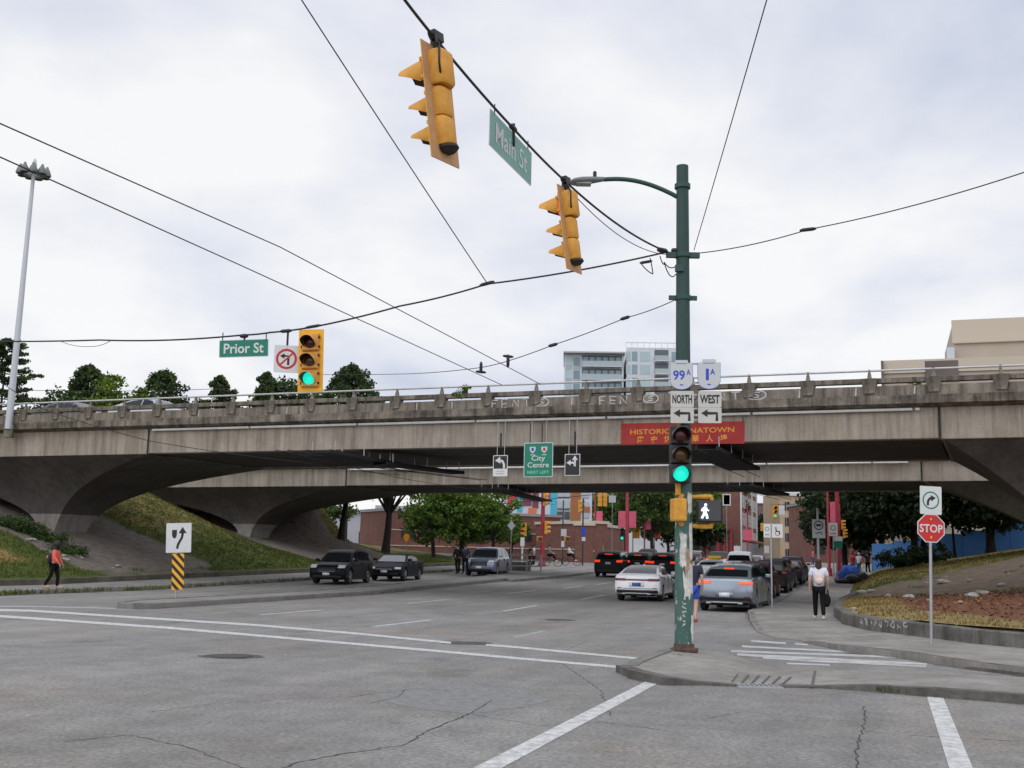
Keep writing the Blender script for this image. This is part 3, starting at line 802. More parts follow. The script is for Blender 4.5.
    # piers: a narrow stem that flares out under the deck
    for fs_, sg in ((foot_s, 1), (span - right_s, -1)):
        vs = []; fs = []; n = 24; st = 18
        ztop = 5.9; zf = foot_z if sg > 0 else 1.0; len_ = abs(foot_s) if sg > 0 else abs(right_s); ex_ = 3.0 if sg > 0 else 1.7
        for i in range(st + 1):
            t = i / st; z = zf - .8 + (ztop + .02 - zf + .8) * t
            tt = max(0, (z - zf - .15) / (ztop - zf - .15))
            inner = .55 + (len_ - .58) * (tt ** ex_)
            outer = .55 + 13.5 * (tt ** 2.4)
            hb = 1.05 + (Wd / 2 - 1.07) * min(1, tt ** 2.3)
            vm = Wd / 2 - 1.5 * (1 - min(1, tt ** .9))
            c = [(-outer, -hb), (inner, -hb), (inner, hb), (-outer, hb)]
            if sg < 0: c = [(-inner, -hb), (outer, -hb), (outer, hb), (-inner, hb)]
            for a, d in c: vs.append((fs_ + a, vm + d, z))
        for i in range(st):
            for k in range(4): fs.append((i * 4 + k, i * 4 + (k + 1) % 4, (i + 1) * 4 + (k + 1) % 4, (i + 1) * 4 + k))
        ks = 8                          # light stem below; flare coloured dark for its shaded underside and dirt
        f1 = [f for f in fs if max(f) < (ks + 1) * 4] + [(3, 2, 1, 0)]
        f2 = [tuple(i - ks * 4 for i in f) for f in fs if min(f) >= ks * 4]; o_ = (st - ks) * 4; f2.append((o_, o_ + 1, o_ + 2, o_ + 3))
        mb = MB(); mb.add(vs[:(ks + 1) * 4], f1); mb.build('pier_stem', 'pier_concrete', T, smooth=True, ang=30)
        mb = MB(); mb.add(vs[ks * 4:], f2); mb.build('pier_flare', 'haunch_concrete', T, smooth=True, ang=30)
    return T, rz
ORG1, DIR1, SP1 = (-16.54, 50.14), (.9153, -.4028), 33.74
ORG2, DIR2, SP2 = (-10.64, 71.68), (.8933, -.4495), 35.3
V1, RZ1 = viaduct('weathered concrete viaduct nearest the crossing with graffiti on its parapet', ORG1, DIR1, SP1, -8.0, 1.9, True, -4.9)
V2, RZ2 = viaduct('second concrete viaduct seen behind and below the graffiti covered one', ORG2, DIR2, SP2, -9.9, 2.3, False, -8.0)
def on_v1(s, v, z):
    return Vector((ORG1[0] + s * DIR1[0] - v * DIR1[1], ORG1[1] + s * DIR1[1] + v * DIR1[0], vshear(s, z)))
# graffiti tags sprayed on the near parapet
mb = MB()
def tagtext(mb, s0, s1, zc, h):
    x0 = s0; w = (s1 - s0) / 6.2
    Lt = {'F': [[(0, 0), (0, 1)], [(0, 1), (.8, 1)], [(0, .55), (.6, .55)]], 'E': [[(.75, 0), (0, 0), (0, 1), (.8, 1)], [(0, .5), (.6, .5)]], 'N': [[(0, 0), (0, 1), (.75, 0), (.75, 1)]], 'T': [[(.4, 0), (.4, 1)], [(0, 1), (.85, 1)]]}
    i = 0
    for ch in 'FENT':
        for pl in Lt[ch]: strokes(mb, [(x0 + (i + a * .8) * w + random.uniform(-.04, .04), vshear(x0, zc) + (z - .5) * h + random.uniform(-.03, .03)) for a, z in pl], random.uniform(.035, .06), -.312, 0)
        i += 1.15
    cxs = x0 + (i + .75) * w; zc2 = vshear(x0, zc)
    strokes(mb, [(cxs + w * .75 * math.cos(t * .35), zc2 + h * .55 * math.sin(t * .35)) for t in range(19)], .05, -.312, 0)
    strokes(mb, [(cxs + .3 * w, zc2 + .3 * h), (cxs - .1 * w, zc2 + .3 * h), (cxs - .25 * w, zc2 + .12 * h), (cxs + .2 * w, zc2 - .05 * h), (cxs + .2 * w, zc2 - .25 * h), (cxs - .3 * w, zc2 - .28 * h)], .045, -.312, 0)
tagtext(mb, 17.35, 19.8, 7.64, .30); tagtext(mb, 21.8, 24.15, 7.64, .30); tagtext(mb, 25.2, 28.1, 7.64, .30)
for s_ in (14.0, 15.6, 20.7, 29.2, 31.1, 33.0, 3.0, 7.7):
    strokes(mb, [(s_, vshear(s_, 7.5)), (s_ + .02, vshear(s_, 7.8))], .045, -.312, 0)
mb.build('graffiti', 'graffiti', V1)
# ------------------------------------------------------------------ banks under the viaducts
def smooth(a, b_, x):
    t = min(1, max(0, (x - a) / (b_ - a))); return t * t * (3 - 2 * t)
def local(o, d, x, y): return ((x - o[0]) * d[0] + (y - o[1]) * d[1], -(x - o[0]) * d[1] + (y - o[1]) * d[0])
def vnoise(x, y): return (math.sin(x * 1.3 + 1.7 * math.sin(y * .7)) + math.sin(y * 1.9 + 2.1 * math.sin(x * .9 + 2)) + .5 * math.sin(x * 4.1 + y * 3.3)) / 2.5
def left_h(x, y):
    p, q = x * UX + y * UY, x * UY - y * UX
    d = max(0, -31.75 - q)
    far = smooth(64, 84, p) * (1 - .95 * smooth(6.5, 10, d) * (1 - smooth(80, 90, p)))
    s1, v1 = local(ORG1, DIR1, x, y)
    s2_, v2 = local(ORG2, DIR2, x, y)
    slp = .33 - .05 * smooth(-3, 0, v1) + .10 * smooth(6.0, 10.0, v1) - .20 * smooth(-8, -.5, v2) + .34 * smooth(4.4, 10, v2) * (1 - smooth(11, 17, v2))
    h = .36 + (slp * (1 - far) + .10 * far) * d
    h = min(h, 4.6 + .08 * d) if h > 4.4 else h
    return zg(x, y) + h + .05 * vnoise(x * 1.2, y * 1.2) * min(1, d)
def terrain(name, us, vs_, fxy, hfun, cover, m, kind='structure'):
    me = bpy.data.meshes.new(name); verts = []; cols = []
    for u in us:
        for v in vs_:
            x, y = fxy(u, v); verts.append((x, y, hfun(x, y))); cols.append(cover(x, y))
    nv = len(vs_); faces = [(i * nv + k, (i + 1) * nv + k, (i + 1) * nv + k + 1, i * nv + k + 1) for i in range(len(us) - 1) for k in range(nv - 1)]
    me.from_pydata(verts, [], faces); me.polygons.foreach_set('use_smooth', [True] * len(faces))
    ca = me.color_attributes.new('cover', 'FLOAT_COLOR', 'POINT')
    ca.data.foreach_set('color', [c for k in cols for c in (*k, 1)])
    me.materials.append(MATS[m]); me.update()
    o = bpy.data.objects.new(name, me); COL.objects.link(o); o['kind'] = kind
    return o
def left_cover(x, y):
    s1, v1 = local(ORG1, DIR1, x, y); s2, v2 = local(ORG2, DIR2, x, y)
    p, q = x * UX + y * UY, x * UY - y * UX; d = -31.75 - q
    d1 = smooth(-3.2, -1.2, v1) * (1 - smooth(6.6, 8.8, v1)) * (1.0 if d > .8 else .55)
    d2 = smooth(-2.5, .5, v2) * (1 - smooth(9, 11.5, v2)) * smooth(-.5, 2.0, d)
    dirt = max(d1, d2)
    dry = 1.0 * smooth(.8, 2.6, d) * (1 - smooth(-6, -3, v1)) * smooth(.3, 2.2, d) + (.10 + .36 * smooth(2.5, 6.5, d)) * (1 if v1 > 8 else 0)
    return (dirt * 1.0, dry, 0)
us = [10 + .55 * i for i in range(150)]; vv = [.0, .25, .6] + [1 + .6 * i for i in range(50)]
terrain('bank', us, vv, lambda p, d: xy(W(p, -31.72 - d)), left_h, left_cover, 'left_slope')
kerbline('pavement_edge', dense([xy(W(p, -31.5)) for p in (8, 24, 40, 56, 72, 90)], 1.3, .03), .36, .24, 'kerb_mossy')

WP = [Vector(xy(v)) for v in wallpts]
def wall_d(x, y):                 # distance from the retaining wall or the pavement edge, positive on the bank side
    best = 1e9; P = Vector((x, y))
    for a, b_ in zip(WP, WP[1:]):
        t = min(1, max(0, (P - a).dot(b_ - a) / (b_ - a).length_squared)); best = min(best, (P - a.lerp(b_, t)).length)
    return best
def right_h(x, y):
    p, q = x * UX + y * UY, x * UY - y * UX
    e = q + .95
    dw = wall_d(x, y)
    up_ = smooth(47 - .9 * min(max(0, e), 9), 63 - .6 * min(max(0, e), 9), p); ee = min(max(0, e), 14)
    flat = .40 + .05 * min(dw, 5) if p < 42 else (.40 + .05 * min(dw, 5)) * (1 - smooth(42, 50, p)) + .14 * smooth(42, 50, p)
    h = flat + .012 * ee + up_ * smooth(-.2, 1.6, e) * (.45 + .17 * ee)
    return zg(x, y) + h + .04 * vnoise(x * 1.6, y * 1.6) * min(1, max(0, e))
def right_cover(x, y):
    p, q = x * UX + y * UY, x * UY - y * UX; e = q + .95
    dw = wall_d(x, y)
    path = smooth(45.5, 49, p) * (1 - smooth(53.5 + .45 * e, 56 + .45 * e, p))
    lit = smooth(1.3, 2.6, dw) * (1 - smooth(45.5, 49, p)) * smooth(-.6, 1.2, e)
    dry = .80 * (1 - smooth(2.4, 5, dw)) * (p < 46) + .42 * smooth(54, 60, p) + .25
    return (path * .66, min(1, dry), min(1, lit + .0))
# the bank follows the wall near the crossing, then the pavement
edge = [(v.x, v.y) for v in wallpts[::-1]]
us = [i / 70 for i in range(71)]
def edge_pt(p):
    return None
grid_p = [8 + .6 * i for i in range(118)]
mesh_us = grid_p
def rxy(p, k):
    # start just behind the wall: walk from the bank side towards it
    q0 = -.95
    if p < 38:
        q = 26.0
        lo = None
        qq = -3.0
        while qq < 26:
            v = W(p, qq)
            # inside the bank when to the right of the wall polyline
            if inside_bank(v.x, v.y) and (p > 46 or wall_d(v.x, v.y) > .16): lo = qq; break
            qq += .08
        q0 = lo if lo is not None else 26.0
    v = W(p, q0 + k * k * 28 + .02)
    return (v.x, v.y)
BANK_POLY = [xy(v) for v in wallpts] + [(60, 10), (90, 60), xy(W(90, 40)), xy(W(90, -.95)), xy(W(46, -.95))]
def inside_bank(x, y):
    c = False; n = len(BANK_POLY)
    for i in range(n):
        (x1, y1), (x2, y2) = BANK_POLY[i], BANK_POLY[(i + 1) % n]
        if (y1 > y) != (y2 > y) and x < (x2 - x1) * (y - y1) / (y2 - y1) + x1: c = not c
    return c
terrain('bank', [p for p in grid_p if p > 15], [i / 44 for i in range(45)], rxy, right_h, right_cover, 'right_slope')

_n = []
for i, p in enumerate(Pd):
    d = (Pd[min(i + 1, len(Pd) - 1)] - Pd[max(0, i - 1)]).normalized(); _n.append(Vector((-d.y, d.x)))
def _sxy(i, o_): return (Pd[i].x + _n[i].x * o_, Pd[i].y + _n[i].y * o_)
terrain('bank', list(range(len(Pd))), [.2, .5, .9, 1.4, 1.9], _sxy, lambda x, y: right_h(x, y) - .02 if wall_d(x, y) > .4 else zg(x, y) + .385, right_cover, 'right_slope')
# tufts of grass: two masses of blades and the fallen leaves
def blades(name, pts, hgt, wid, m, lab, spread=.5):
    n = len(pts); P = np.array(pts); k = 3
    P = np.repeat(P, k, axis=0) + np.c_[rng.normal(0, .05, (n * k, 2)), np.zeros(n * k)]
    a = rng.uniform(0, 2 * math.pi, n * k); h = hgt * rng.uniform(.5, 1.3, n * k); w_ = wid * rng.uniform(.6, 1.3, n * k)
    dx, dy = np.cos(a) * w_, np.sin(a) * w_; b_ = rng.uniform(0, 2 * math.pi, n * k); ln = h * spread * rng.uniform(0, 1, n * k)
    V = np.empty((n * k, 3, 3)); V[:, 0] = P - np.c_[dx, dy, np.full(n * k, .02)]; V[:, 1] = P + np.c_[dx, dy, np.full(n * k, -.02)]
    V[:, 2] = P + np.c_[np.cos(b_) * ln, np.sin(b_) * ln, h]
    me = bpy.data.meshes.new(name); me.from_pydata(V.reshape(-1, 3).tolist(), [], np.arange(n * k * 3).reshape(-1, 3).tolist())
    me.materials.append(MATS[m]); o = bpy.data.objects.new(name, me); COL.objects.link(o)
    tag(o, lab, 'grass', kind='stuff'); return o
gp = []; dp = []
for _ in range(40000):
    p, d = random.uniform(20, 84), random.uniform(.1, 15) ** 1.0
    v = W(p, -31.75 - d); c = left_cover(v.x, v.y); nn = .22 * vnoise(v.x * .8, v.y * .8)
    if c[0] + nn > .45: continue
    (dp if random.random() < c[1] * 1.15 + nn * .8 else gp).append((v.x, v.y, left_h(v.x, v.y)))
for _ in range(30000):
    p, d = random.uniform(16, 72), random.uniform(.0, 14)
    v = W(p, -.9 + d) if p > 38 else Vector((8.6 + random.uniform(0, 15), random.uniform(19, 40), 0))
    if not inside_bank(v.x, v.y) or wall_d(v.x, v.y) < .3: continue
    c = right_cover(v.x, v.y); nn = .25 * vnoise(v.x, v.y)
    if max(c[0], c[2]) + nn > .45: continue
    (dp if random.random() < c[1] * 1.1 + nn * .5 else gp).append((v.x, v.y, right_h(v.x, v.y) - .01))
blades('grass', gp, .10, .03, 'grass_blade', 'green grass on the banks beside the street')
blades('dry_grass', dp, .075, .025, 'grass_dry', 'straw coloured dry grass on the banks', .9)
# weeds along kerb feet
wp = []
for a, b_, n, sp in ((lw_k[3], lw_k[6], 240, .16), (lw_k[0], lw_k[3], 260, .16), (lw_k[6], lw_k[9], 160, .14)):
    for _ in range(n):
        t = random.random() ** 1.3; v = a.lerp(b_, t); wp.append((v.x + random.gauss(0, sp), v.y + random.gauss(0, sp), zg(v.x, v.y) + .06))
blades('weeds', wp, .14, .03, 'grass_blade', 'weeds sprouting along the kerbs', .8)
wp = []
for a, b_, n, sp in ((G(757, 618, .1), G(752, 610, .13), 90, .10), (G(880, 693, 0), G(1060, 701, 0), 140, .02), (G(640, 662, .1), G(664, 651, .1), 30, .04), (G(690, 654, .1), G(670, 655, .1), 16, .05)):
    for _ in range(n):
        t = random.random(); v = a.lerp(b_, t); wp.append((v.x + random.gauss(0, sp), v.y + random.gauss(0, sp), zg(v.x, v.y) + .05))
blades('weeds', wp, .055, .012, 'grass_blade', 'low weeds at the kerb edges of the island and ramp', .9)
lv = []
for _ in range(16000):
    x, y = 9 + random.uniform(0, 22), random.uniform(20, 50)
    if not inside_bank(x, y) or right_cover(x, y)[2] + .2 * vnoise(x, y) < .4: continue
    lv.append((x, y, right_h(x, y) + random.uniform(.0, .05)))
n = len(lv); P = np.array(lv); s_ = rng.uniform(.03, .075, n)
def quads(P, s_, flat=.35):
    n = len(P); nrm = np.c_[rng.normal(0, flat, (n, 2)), np.ones(n)] if flat < 5 else rng.normal(0, 1, (n, 3))
    nrm /= np.linalg.norm(nrm, axis=1)[:, None]
    t = rng.normal(0, 1, (n, 3)); u = np.cross(nrm, t); u /= np.linalg.norm(u, axis=1)[:, None]; v = np.cross(nrm, u)
    s2 = s_[:, None]; Q = np.empty((n, 4, 3)); Q[:, 0] = P - u * s2; Q[:, 1] = P - v * s2 * .6; Q[:, 2] = P + u * s2; Q[:, 3] = P + v * s2 * .6
    return Q
def qmesh(name, Q, m, parent=None):
    n = len(Q); me = bpy.data.meshes.new(name); me.from_pydata(Q.reshape(-1, 3).tolist(), [], np.arange(n * 4).reshape(-1, 4).tolist()); me.materials.append(MATS[m])
    o = bpy.data.objects.new(name, me); COL.objects.link(o)
    if parent is not None: o.parent = parent
    return o
o = qmesh('fallen_leaves', quads(P, s_), 'leaf_litter'); tag(o, 'rust brown fallen leaves strewn over the right bank', 'leaves', kind='stuff')
# stones on the banks
def stone(x, y, z, r, lab, grp):
    bm = bmesh.new(); bmesh.ops.create_icosphere(bm, subdivisions=2, radius=r)
    sx_, sy_, sz_ = random.uniform(.9, 1.6), random.uniform(.7, 1.1), random.uniform(.45, .7)
    for v in bm.verts:
        k = 1 + .22 * vnoise(v.co.x * 3 / r + x, v.co.y * 3 / r + v.co.z * 4 / r)
        v.co = Vector((v.co.x * sx_ * k, v.co.y * sy_ * k, v.co.z * sz_ * k))
    me = bpy.data.meshes.new('stone'); bm.to_mesh(me); bm.free(); me.materials.append(MATS['rock'])
    o = bpy.data.objects.new('stone', me); COL.objects.link(o); o.location = (x, y, z + r * .2); o.rotation_euler = (0, 0, random.uniform(0, 6))
    tag(o, lab, 'stone', grp)
for _ in range(26):
    s_, v_ = random.uniform(-5.5, 2.5), random.uniform(-3.0, 0.5)
    x = ORG1[0] + s_ * DIR1[0] - v_ * DIR1[1]; y = ORG1[1] + s_ * DIR1[1] + v_ * DIR1[0]
    if x * UY - y * UX > -32.3: continue
    stone(x, y, left_h(x, y), random.uniform(.06, .17), 'loose grey stone on the bare dirt below the near pier', 'stones on the dirt below the near pier')
for px, py, r in ((863, 594, .22), (871, 592, .16), (888, 597, .15), (909, 598, .18), (854, 610, .13), (972, 597, .25), (983, 594, .18), (943, 583, .2), (1002, 586, .16), (960, 603, .12), (928, 601, .1)):
    v = at(px, py, 34.5); 
    x, y = v.x, v.y
    for _ in range(40):     # slide along the sight line until it rests on the bank
        d = v.z - right_h(x, y); y = min(64, max(22, y + d * 6)); v = at(px, py, y); x = v.x
    if 20 < y < 60: stone(x, y, right_h(x, y), r * y / 40, 'pale rock lying among dry grass on the right bank', 'rocks on the right bank')
for _ in range(20):
    p_, e_ = random.uniform(43, 58), random.uniform(.2, 9)
    v = W(p_, e_ - .95)
    if right_cover(v.x, v.y)[0] > .4: stone(v.x, v.y, right_h(v.x, v.y), random.uniform(.05, .12), 'loose stone on the bare earth strip of the right bank', 'stones on the bare strip of the right bank')

# ------------------------------------------------------------------ the signal pole on the island
PB = G(684, 650.5, .10); PT = at(682.4, 166, PB.y)
pole = thing('signal_pole', 'tall green street pole with curved lamp arm and peeling posters on the island', 'pole', (PB.x, PB.y, PB.z))
H_ = PT.z - PB.z; lean = Vector((PT.x - PB.x, 0, H_))
def onpole(z): t = z / H_; return Vector((lean.x * t, 0, z))
mb = MB(); mb.tube([onpole(0), onpole(H_ * .3), onpole(H_ * .6), onpole(H_)], [.165, .150, .132, .112], 28); mb.build('shaft', 'pole_green', pole, smooth=True)
mb = MB(); mb.lathe([(.25, -.02), (.25, .03), (.20, .045), (.185, .06), (.18, .12)], 20); mb.build('base_flange', 'rust_base', pole, smooth=True)
mb = MB()
for z in (PB.z and (at(682, 255.5, PB.y).z - PB.z), at(682, 298, PB.y).z - PB.z, at(682, 186.5, PB.y).z - PB.z):
    for zz_ in (z,):
        c = onpole(zz_); mb.lathe([(.135, zz_ - .05), (.15, zz_ - .04), (.15, zz_ + .04), (.135, zz_ + .05)], 20, 0, Matrix.Translation((c.x, 0, 0)))
zb1 = at(682, 255.5, PB.y).z - PB.z; zb2 = at(682, 298, PB.y).z - PB.z; zl = at(682, 197, PB.y).z - PB.z
for sx_ in (-1, 1):
    mb.box((onpole(zb1).x + sx_ * .22, -.02, zb1), (.18, .09, .10)); mb.box((onpole(zb2).x + sx_ * .2, 0, zb2), (.12, .06, .08))
mb.box((onpole(zb1 - .28).x - .08, -.12, zb1 - .28), (.16, .08, .12))
mb.build_each('clamp_band', 'pole_green_dark', pole)
# arm and cobra head lamp
A0 = onpole(zl); tip = at(604, 179.5, PB.y) - Vector(PB)
mb = MB(); pts = []
for i in range(15):
    t = i / 14; x = A0.x - .1 + (tip.x - A0.x + .1) * t
    z = A0.z + (tip.z - A0.z) * math.sin(t * math.pi * .5) ** .9 * 1.0 + .05 * math.sin(t * math.pi)
    pts.append((x, 0, z))
mb.tube(pts, [.042] * 15, 10); mb.build('lamp_arm', 'pole_green_dark', pole, smooth=True)
mb = MB(); a = Vector(pts[-1]); hd = at(571, 182.5, PB.y) - Vector(PB)
secs = [(0, .05, .05), (.10, .07, .06), (.25, .11, .075), (.45, .15, .085), (.60, .16, .07), (.68, .12, .04)]
vs = []; fs = []; n = 10
ln = (hd - a).length
for t, wy, hz in secs:
    c = a.lerp(hd, t / .68)
    for k in range(n): an = 2 * math.pi * k / n; vs.append((c.x, c.y + wy * math.cos(an), c.z + hz * math.sin(an) * (1 if math.sin(an) > 0 else .7)))
for i in range(len(secs) - 1):
    for k in range(n): fs.append((i * n + k, i * n + (k + 1) % n, (i + 1) * n + (k + 1) % n, (i + 1) * n + k))
fs.append(tuple(range(n))); fs.append(tuple(range((len(secs) - 1) * n, len(secs) * n)))
mb.add(vs, fs); lh = mb.build('lamp_head', 'lamp_head', pole, smooth='all')
mb = MB(); c = a.lerp(hd, .28); mb.lathe([(.035, 0), (.035, .09), (.02, .11)], 10, 0, Matrix.Translation((c.x, c.y, c.z + .07))); mb.build('photocell', 'dark_metal', lh)
mb = MB(); c = a.lerp(hd, .62); mb.box((c.x, c.y, c.z - .055), (.28, .2, .03)); mb.build('lens', 'lamp_lens', lh)
# pasted papers on the lower shaft
def wrap(px0, px1, z0, z1, m, j=.04):
    mb = MB(); vs = []; nn = 6
    for r_ in range(5):
        z = z0 + (z1 - z0) * r_ / 4; rr = .165 - .015 * z / (H_ * .3) + .004
        for i in range(nn + 1):
            a0 = px0 + (px1 - px0) * i / nn
            if i in (0, nn): a0 += random.uniform(-j, j) * 2
            an = math.pi * 1.5 + a0
            vs.append((onpole(z).x + rr * math.cos(an), rr * math.sin(an), z + (random.uniform(-j, j) if r_ in (0, 4) else 0)))
    fs = [(r_ * (nn + 1) + i, r_ * (nn + 1) + i + 1, (r_ + 1) * (nn + 1) + i + 1, (r_ + 1) * (nn + 1) + i) for r_ in range(4) for i in range(nn)]
    mb.add(vs, fs); mb.build('poster', m, pole, smooth='all')
wrap(-.55, .25, 1.45, 2.05, 'paper'); wrap(.30, 1.15, .98, 1.50, 'paper'); wrap(.02, .60, 1.25, 1.78, 'paper_brown', .06); wrap(.55, 1.2, 1.6, 2.25, 'paper'); wrap(.35, 1.2, 2.4, 2.75, 'paper')
wrap(-.15, .55, .92, 1.35, 'paper', .07); wrap(.7, 1.35, .15, .62, 'paper', .07)
mb = MB()
for k in range(7):
    a = [(-.35 + random.uniform(0, .5), .45 + k * .075 + random.uniform(-.03, .03)) for _ in range(4)]
    for q in stroke(a, .022):
        mb.add([(onpole(z).x + .172 * math.cos(math.pi * 1.5 + x), .172 * math.sin(math.pi * 1.5 + x), z) for x, z in q], [(0, 1, 2, 3)])
mb.build('graffiti', 'graffiti', pole)

# ------------------------------------------------------------------ signal heads
def signal_head(name, label, cat, loc, rz, on='green', backplate=True, plate_front='backplate_yellow', plate_rear='backplate_rear', body='signal_yellow', sc=1.0, group=None, hanger=True, mixed=False, vis=.22, lsc=1.0, tilt=0):
    T = thing(name, label, cat, loc, rz, group)
    if tilt: T.rotation_euler = (Matrix.Rotation(R(tilt), 3, 'Y') @ Matrix.Rotation(rz, 3, 'Z')).to_euler(); T.scale = (sc, sc, sc)
    # hangs from its top: z runs from 0 down to -1.12
    ZC = (-.19, -.535, -.88) if not mixed else (-.19, -.53, -.83)
    LR = (.145 * lsc,) * 3 if not mixed else (.145, .105, .105)
    mb = MB()
    for k in range(3):
        z = ZC[k]; wk = (.335 if not mixed else .28) if not mixed or k == 0 else .235; hk = .335 if not mixed else (.36, .295, .295)[k]
        if mixed:                   # rounded back, the red section deeper than the two below
            dk = .18 if k == 0 else .13; rr = []
            for i in range(13):
                a = math.pi * i / 12; rr.append((-math.cos(a) * wk / 2 * (abs(math.cos(a)) ** -.45 if abs(math.cos(a)) > .3 else .3 ** -.45), -.02 + dk * math.sin(a) ** .6))
            lay = [(-hk / 2 + .004, .90), (-hk / 2 + .03, 1), (hk / 2 - .03, 1), (hk / 2 - .004, .90)]
            vs = [(x * s2, -.04 + (y + .04) * s2, z + zz_) for zz_, s2 in lay for x, y in rr + [(wk / 2, -.055), (-wk / 2, -.055)]]
            n = 15; fs = [(j * n + i, j * n + (i + 1) % n, (j + 1) * n + (i + 1) % n, (j + 1) * n + i) for j in range(3) for i in range(n)] + [tuple(range(n - 1, -1, -1)), tuple(range(3 * n, 4 * n))]
            mb.add(vs, fs)
        else:
            mb.box((0, .05, z), (.335, .20, .335)); mb.box((0, -.06, z), (.31, .03, .31))
    if mixed: mb.build('housing', body, T, smooth=True, ang=50)
    lb = MB()
    for k in range(3):
        for dz_ in (-.09, .09):
            lb.box((.165 if not mixed or k == 0 else .135, -.045, ZC[k] + dz_), (.03, .05, .035)); lb.box((-.165 if not mixed or k == 0 else -.135, -.045, ZC[k] + dz_), (.022, .05, .05))
    if sc > .9: lb.build_each('latch', 'visor_in' if not mixed else body, T)
    if mixed:
        cb = MB(); cb.tube([(.10, .12, .0), (.16, .16, -.05), (.17, .15, -.20), (.10, .11, -.30)], .011, 6); cb.tube([(.02, .06, .06), (.10, .1, .10), (.14, .12, .02), (.10, .12, .0)], .011, 6); cb.build('cable', 'wire_black', T, smooth='all')
    if not mixed: mb.build('housing', body, T, bevel=.03, seg=3)
    if mixed:
        mb = MB(); mb.lathe([(.10, 0), (.11, -.03), (.07, -.07)], 12, 0, Matrix.Translation((0, .05, ZC[2] - .145))); mb.build('end_cap', 'visor_in', T)
    if backplate:
        mb = MB(); mb.plate([(-.24, .06), (.24, .06), (.24, -1.13), (-.24, -1.13)], .0, .006, 0)
        mb.plate([(-.24, .06), (.24, .06), (.24, -1.13), (-.24, -1.13)], .0065, .012, 1); mb.build('backplate', [plate_front, plate_rear], T)
    for k, nm in enumerate(('red', 'amber', 'green')):
        z = ZC[k]; lr = LR[k] / .145
        lit = on == nm
        m = {'red': 'lens_red_on' if lit else 'lens_red_off', 'amber': 'lens_amber_off', 'green': 'lens_green_on' if lit else 'lens_green_off'}[nm]
        mb = MB(); mb.lathe([(.145 * lr, 0), (.135 * lr, .025), (.09 * lr, .045), (.02, .055)], 22, 0, Matrix.Translation((0, -.07, z)) @ Matrix.Rotation(math.pi / 2, 4, 'X')); mb.build('lens', m, T, smooth='all')
        # tunnel visor, cut away below
        mb = MB(); n = 20; vs = []; fs = []
        for i in range(n + 1):
            an = math.radians(-38 + 256 * i / n); c, s2 = math.cos(an), math.sin(an)
            dep = vis * (1.25 if mixed and k == 0 else 1) * max(0, min(1, (s2 + .75) / 1.2)) + .02
            for rr, yy in ((.158 * lr, -.06), (.165 * lr, -.06 - dep), (.157 * lr, -.06 - dep), (.150 * lr, -.06)): vs.append((rr * c, yy, z + rr * s2 - (.055 * dep / .3 if yy < -.07 else 0)))
        for i in range(n):
            o_ = i * 4
            for a, b_, mi in ((0, 1, 0), (1, 2, 0), (2, 3, 1)): fs.append((o_ + a, o_ + 4 + a, o_ + 4 + b_, o_ + b_))
        mb.v = vs; mb.f = fs; mb.m = [0, 0, 1] * n
        mb.build('visor', [body, 'visor_in'], T, smooth=True)
    if hanger:
        mb = MB(); mb.tube([(0, .04, -.02), (0, .04, .12)], .03, 8); mb.box((0, .04, .16), (.16, .07, .09)); mb.build('hanger', 'dark_metal', T)
    return T
mat('lens_green_off', (.006, .05, .035), .2)
SPAN_B0 = at(668, 252, PB.y)          # both cables end on the pole band
p1 = at(435, 38, 10.9); p2 = at(565, 181, 15.3)
dB = Vector((p2.x - p1.x, p2.y - p1.y)); RZB = math.atan2(-.86, -.51)
signal_head('traffic_signal', 'yellow traffic signal seen from behind, the higher and nearer on the cable', 'traffic signal', p1 - Vector((0, 0, .17)), RZB, sc=1.07, tilt=-7, on='red', group='signals hung side on from the cable', mixed=True)
signal_head('traffic_signal', 'yellow traffic signal seen from behind on the cable just below the lamp head', 'traffic signal', p2 - Vector((0, 0, .17)), RZB + .03, sc=1.05, tilt=-7, on='red', group='signals hung side on from the cable', mixed=True)
p3 = at(311.5, 329.5, 20.3)
sg = signal_head('traffic_signal', 'yellow traffic signal facing the crossing with its green light on', 'traffic signal', p3 - Vector((0, 0, .06)), R(-7), on='green', hanger=False, body='signal_tan', vis=.24, lsc=.84, sc=1.03); sg.rotation_euler = (0, R(-1.6), R(-7))

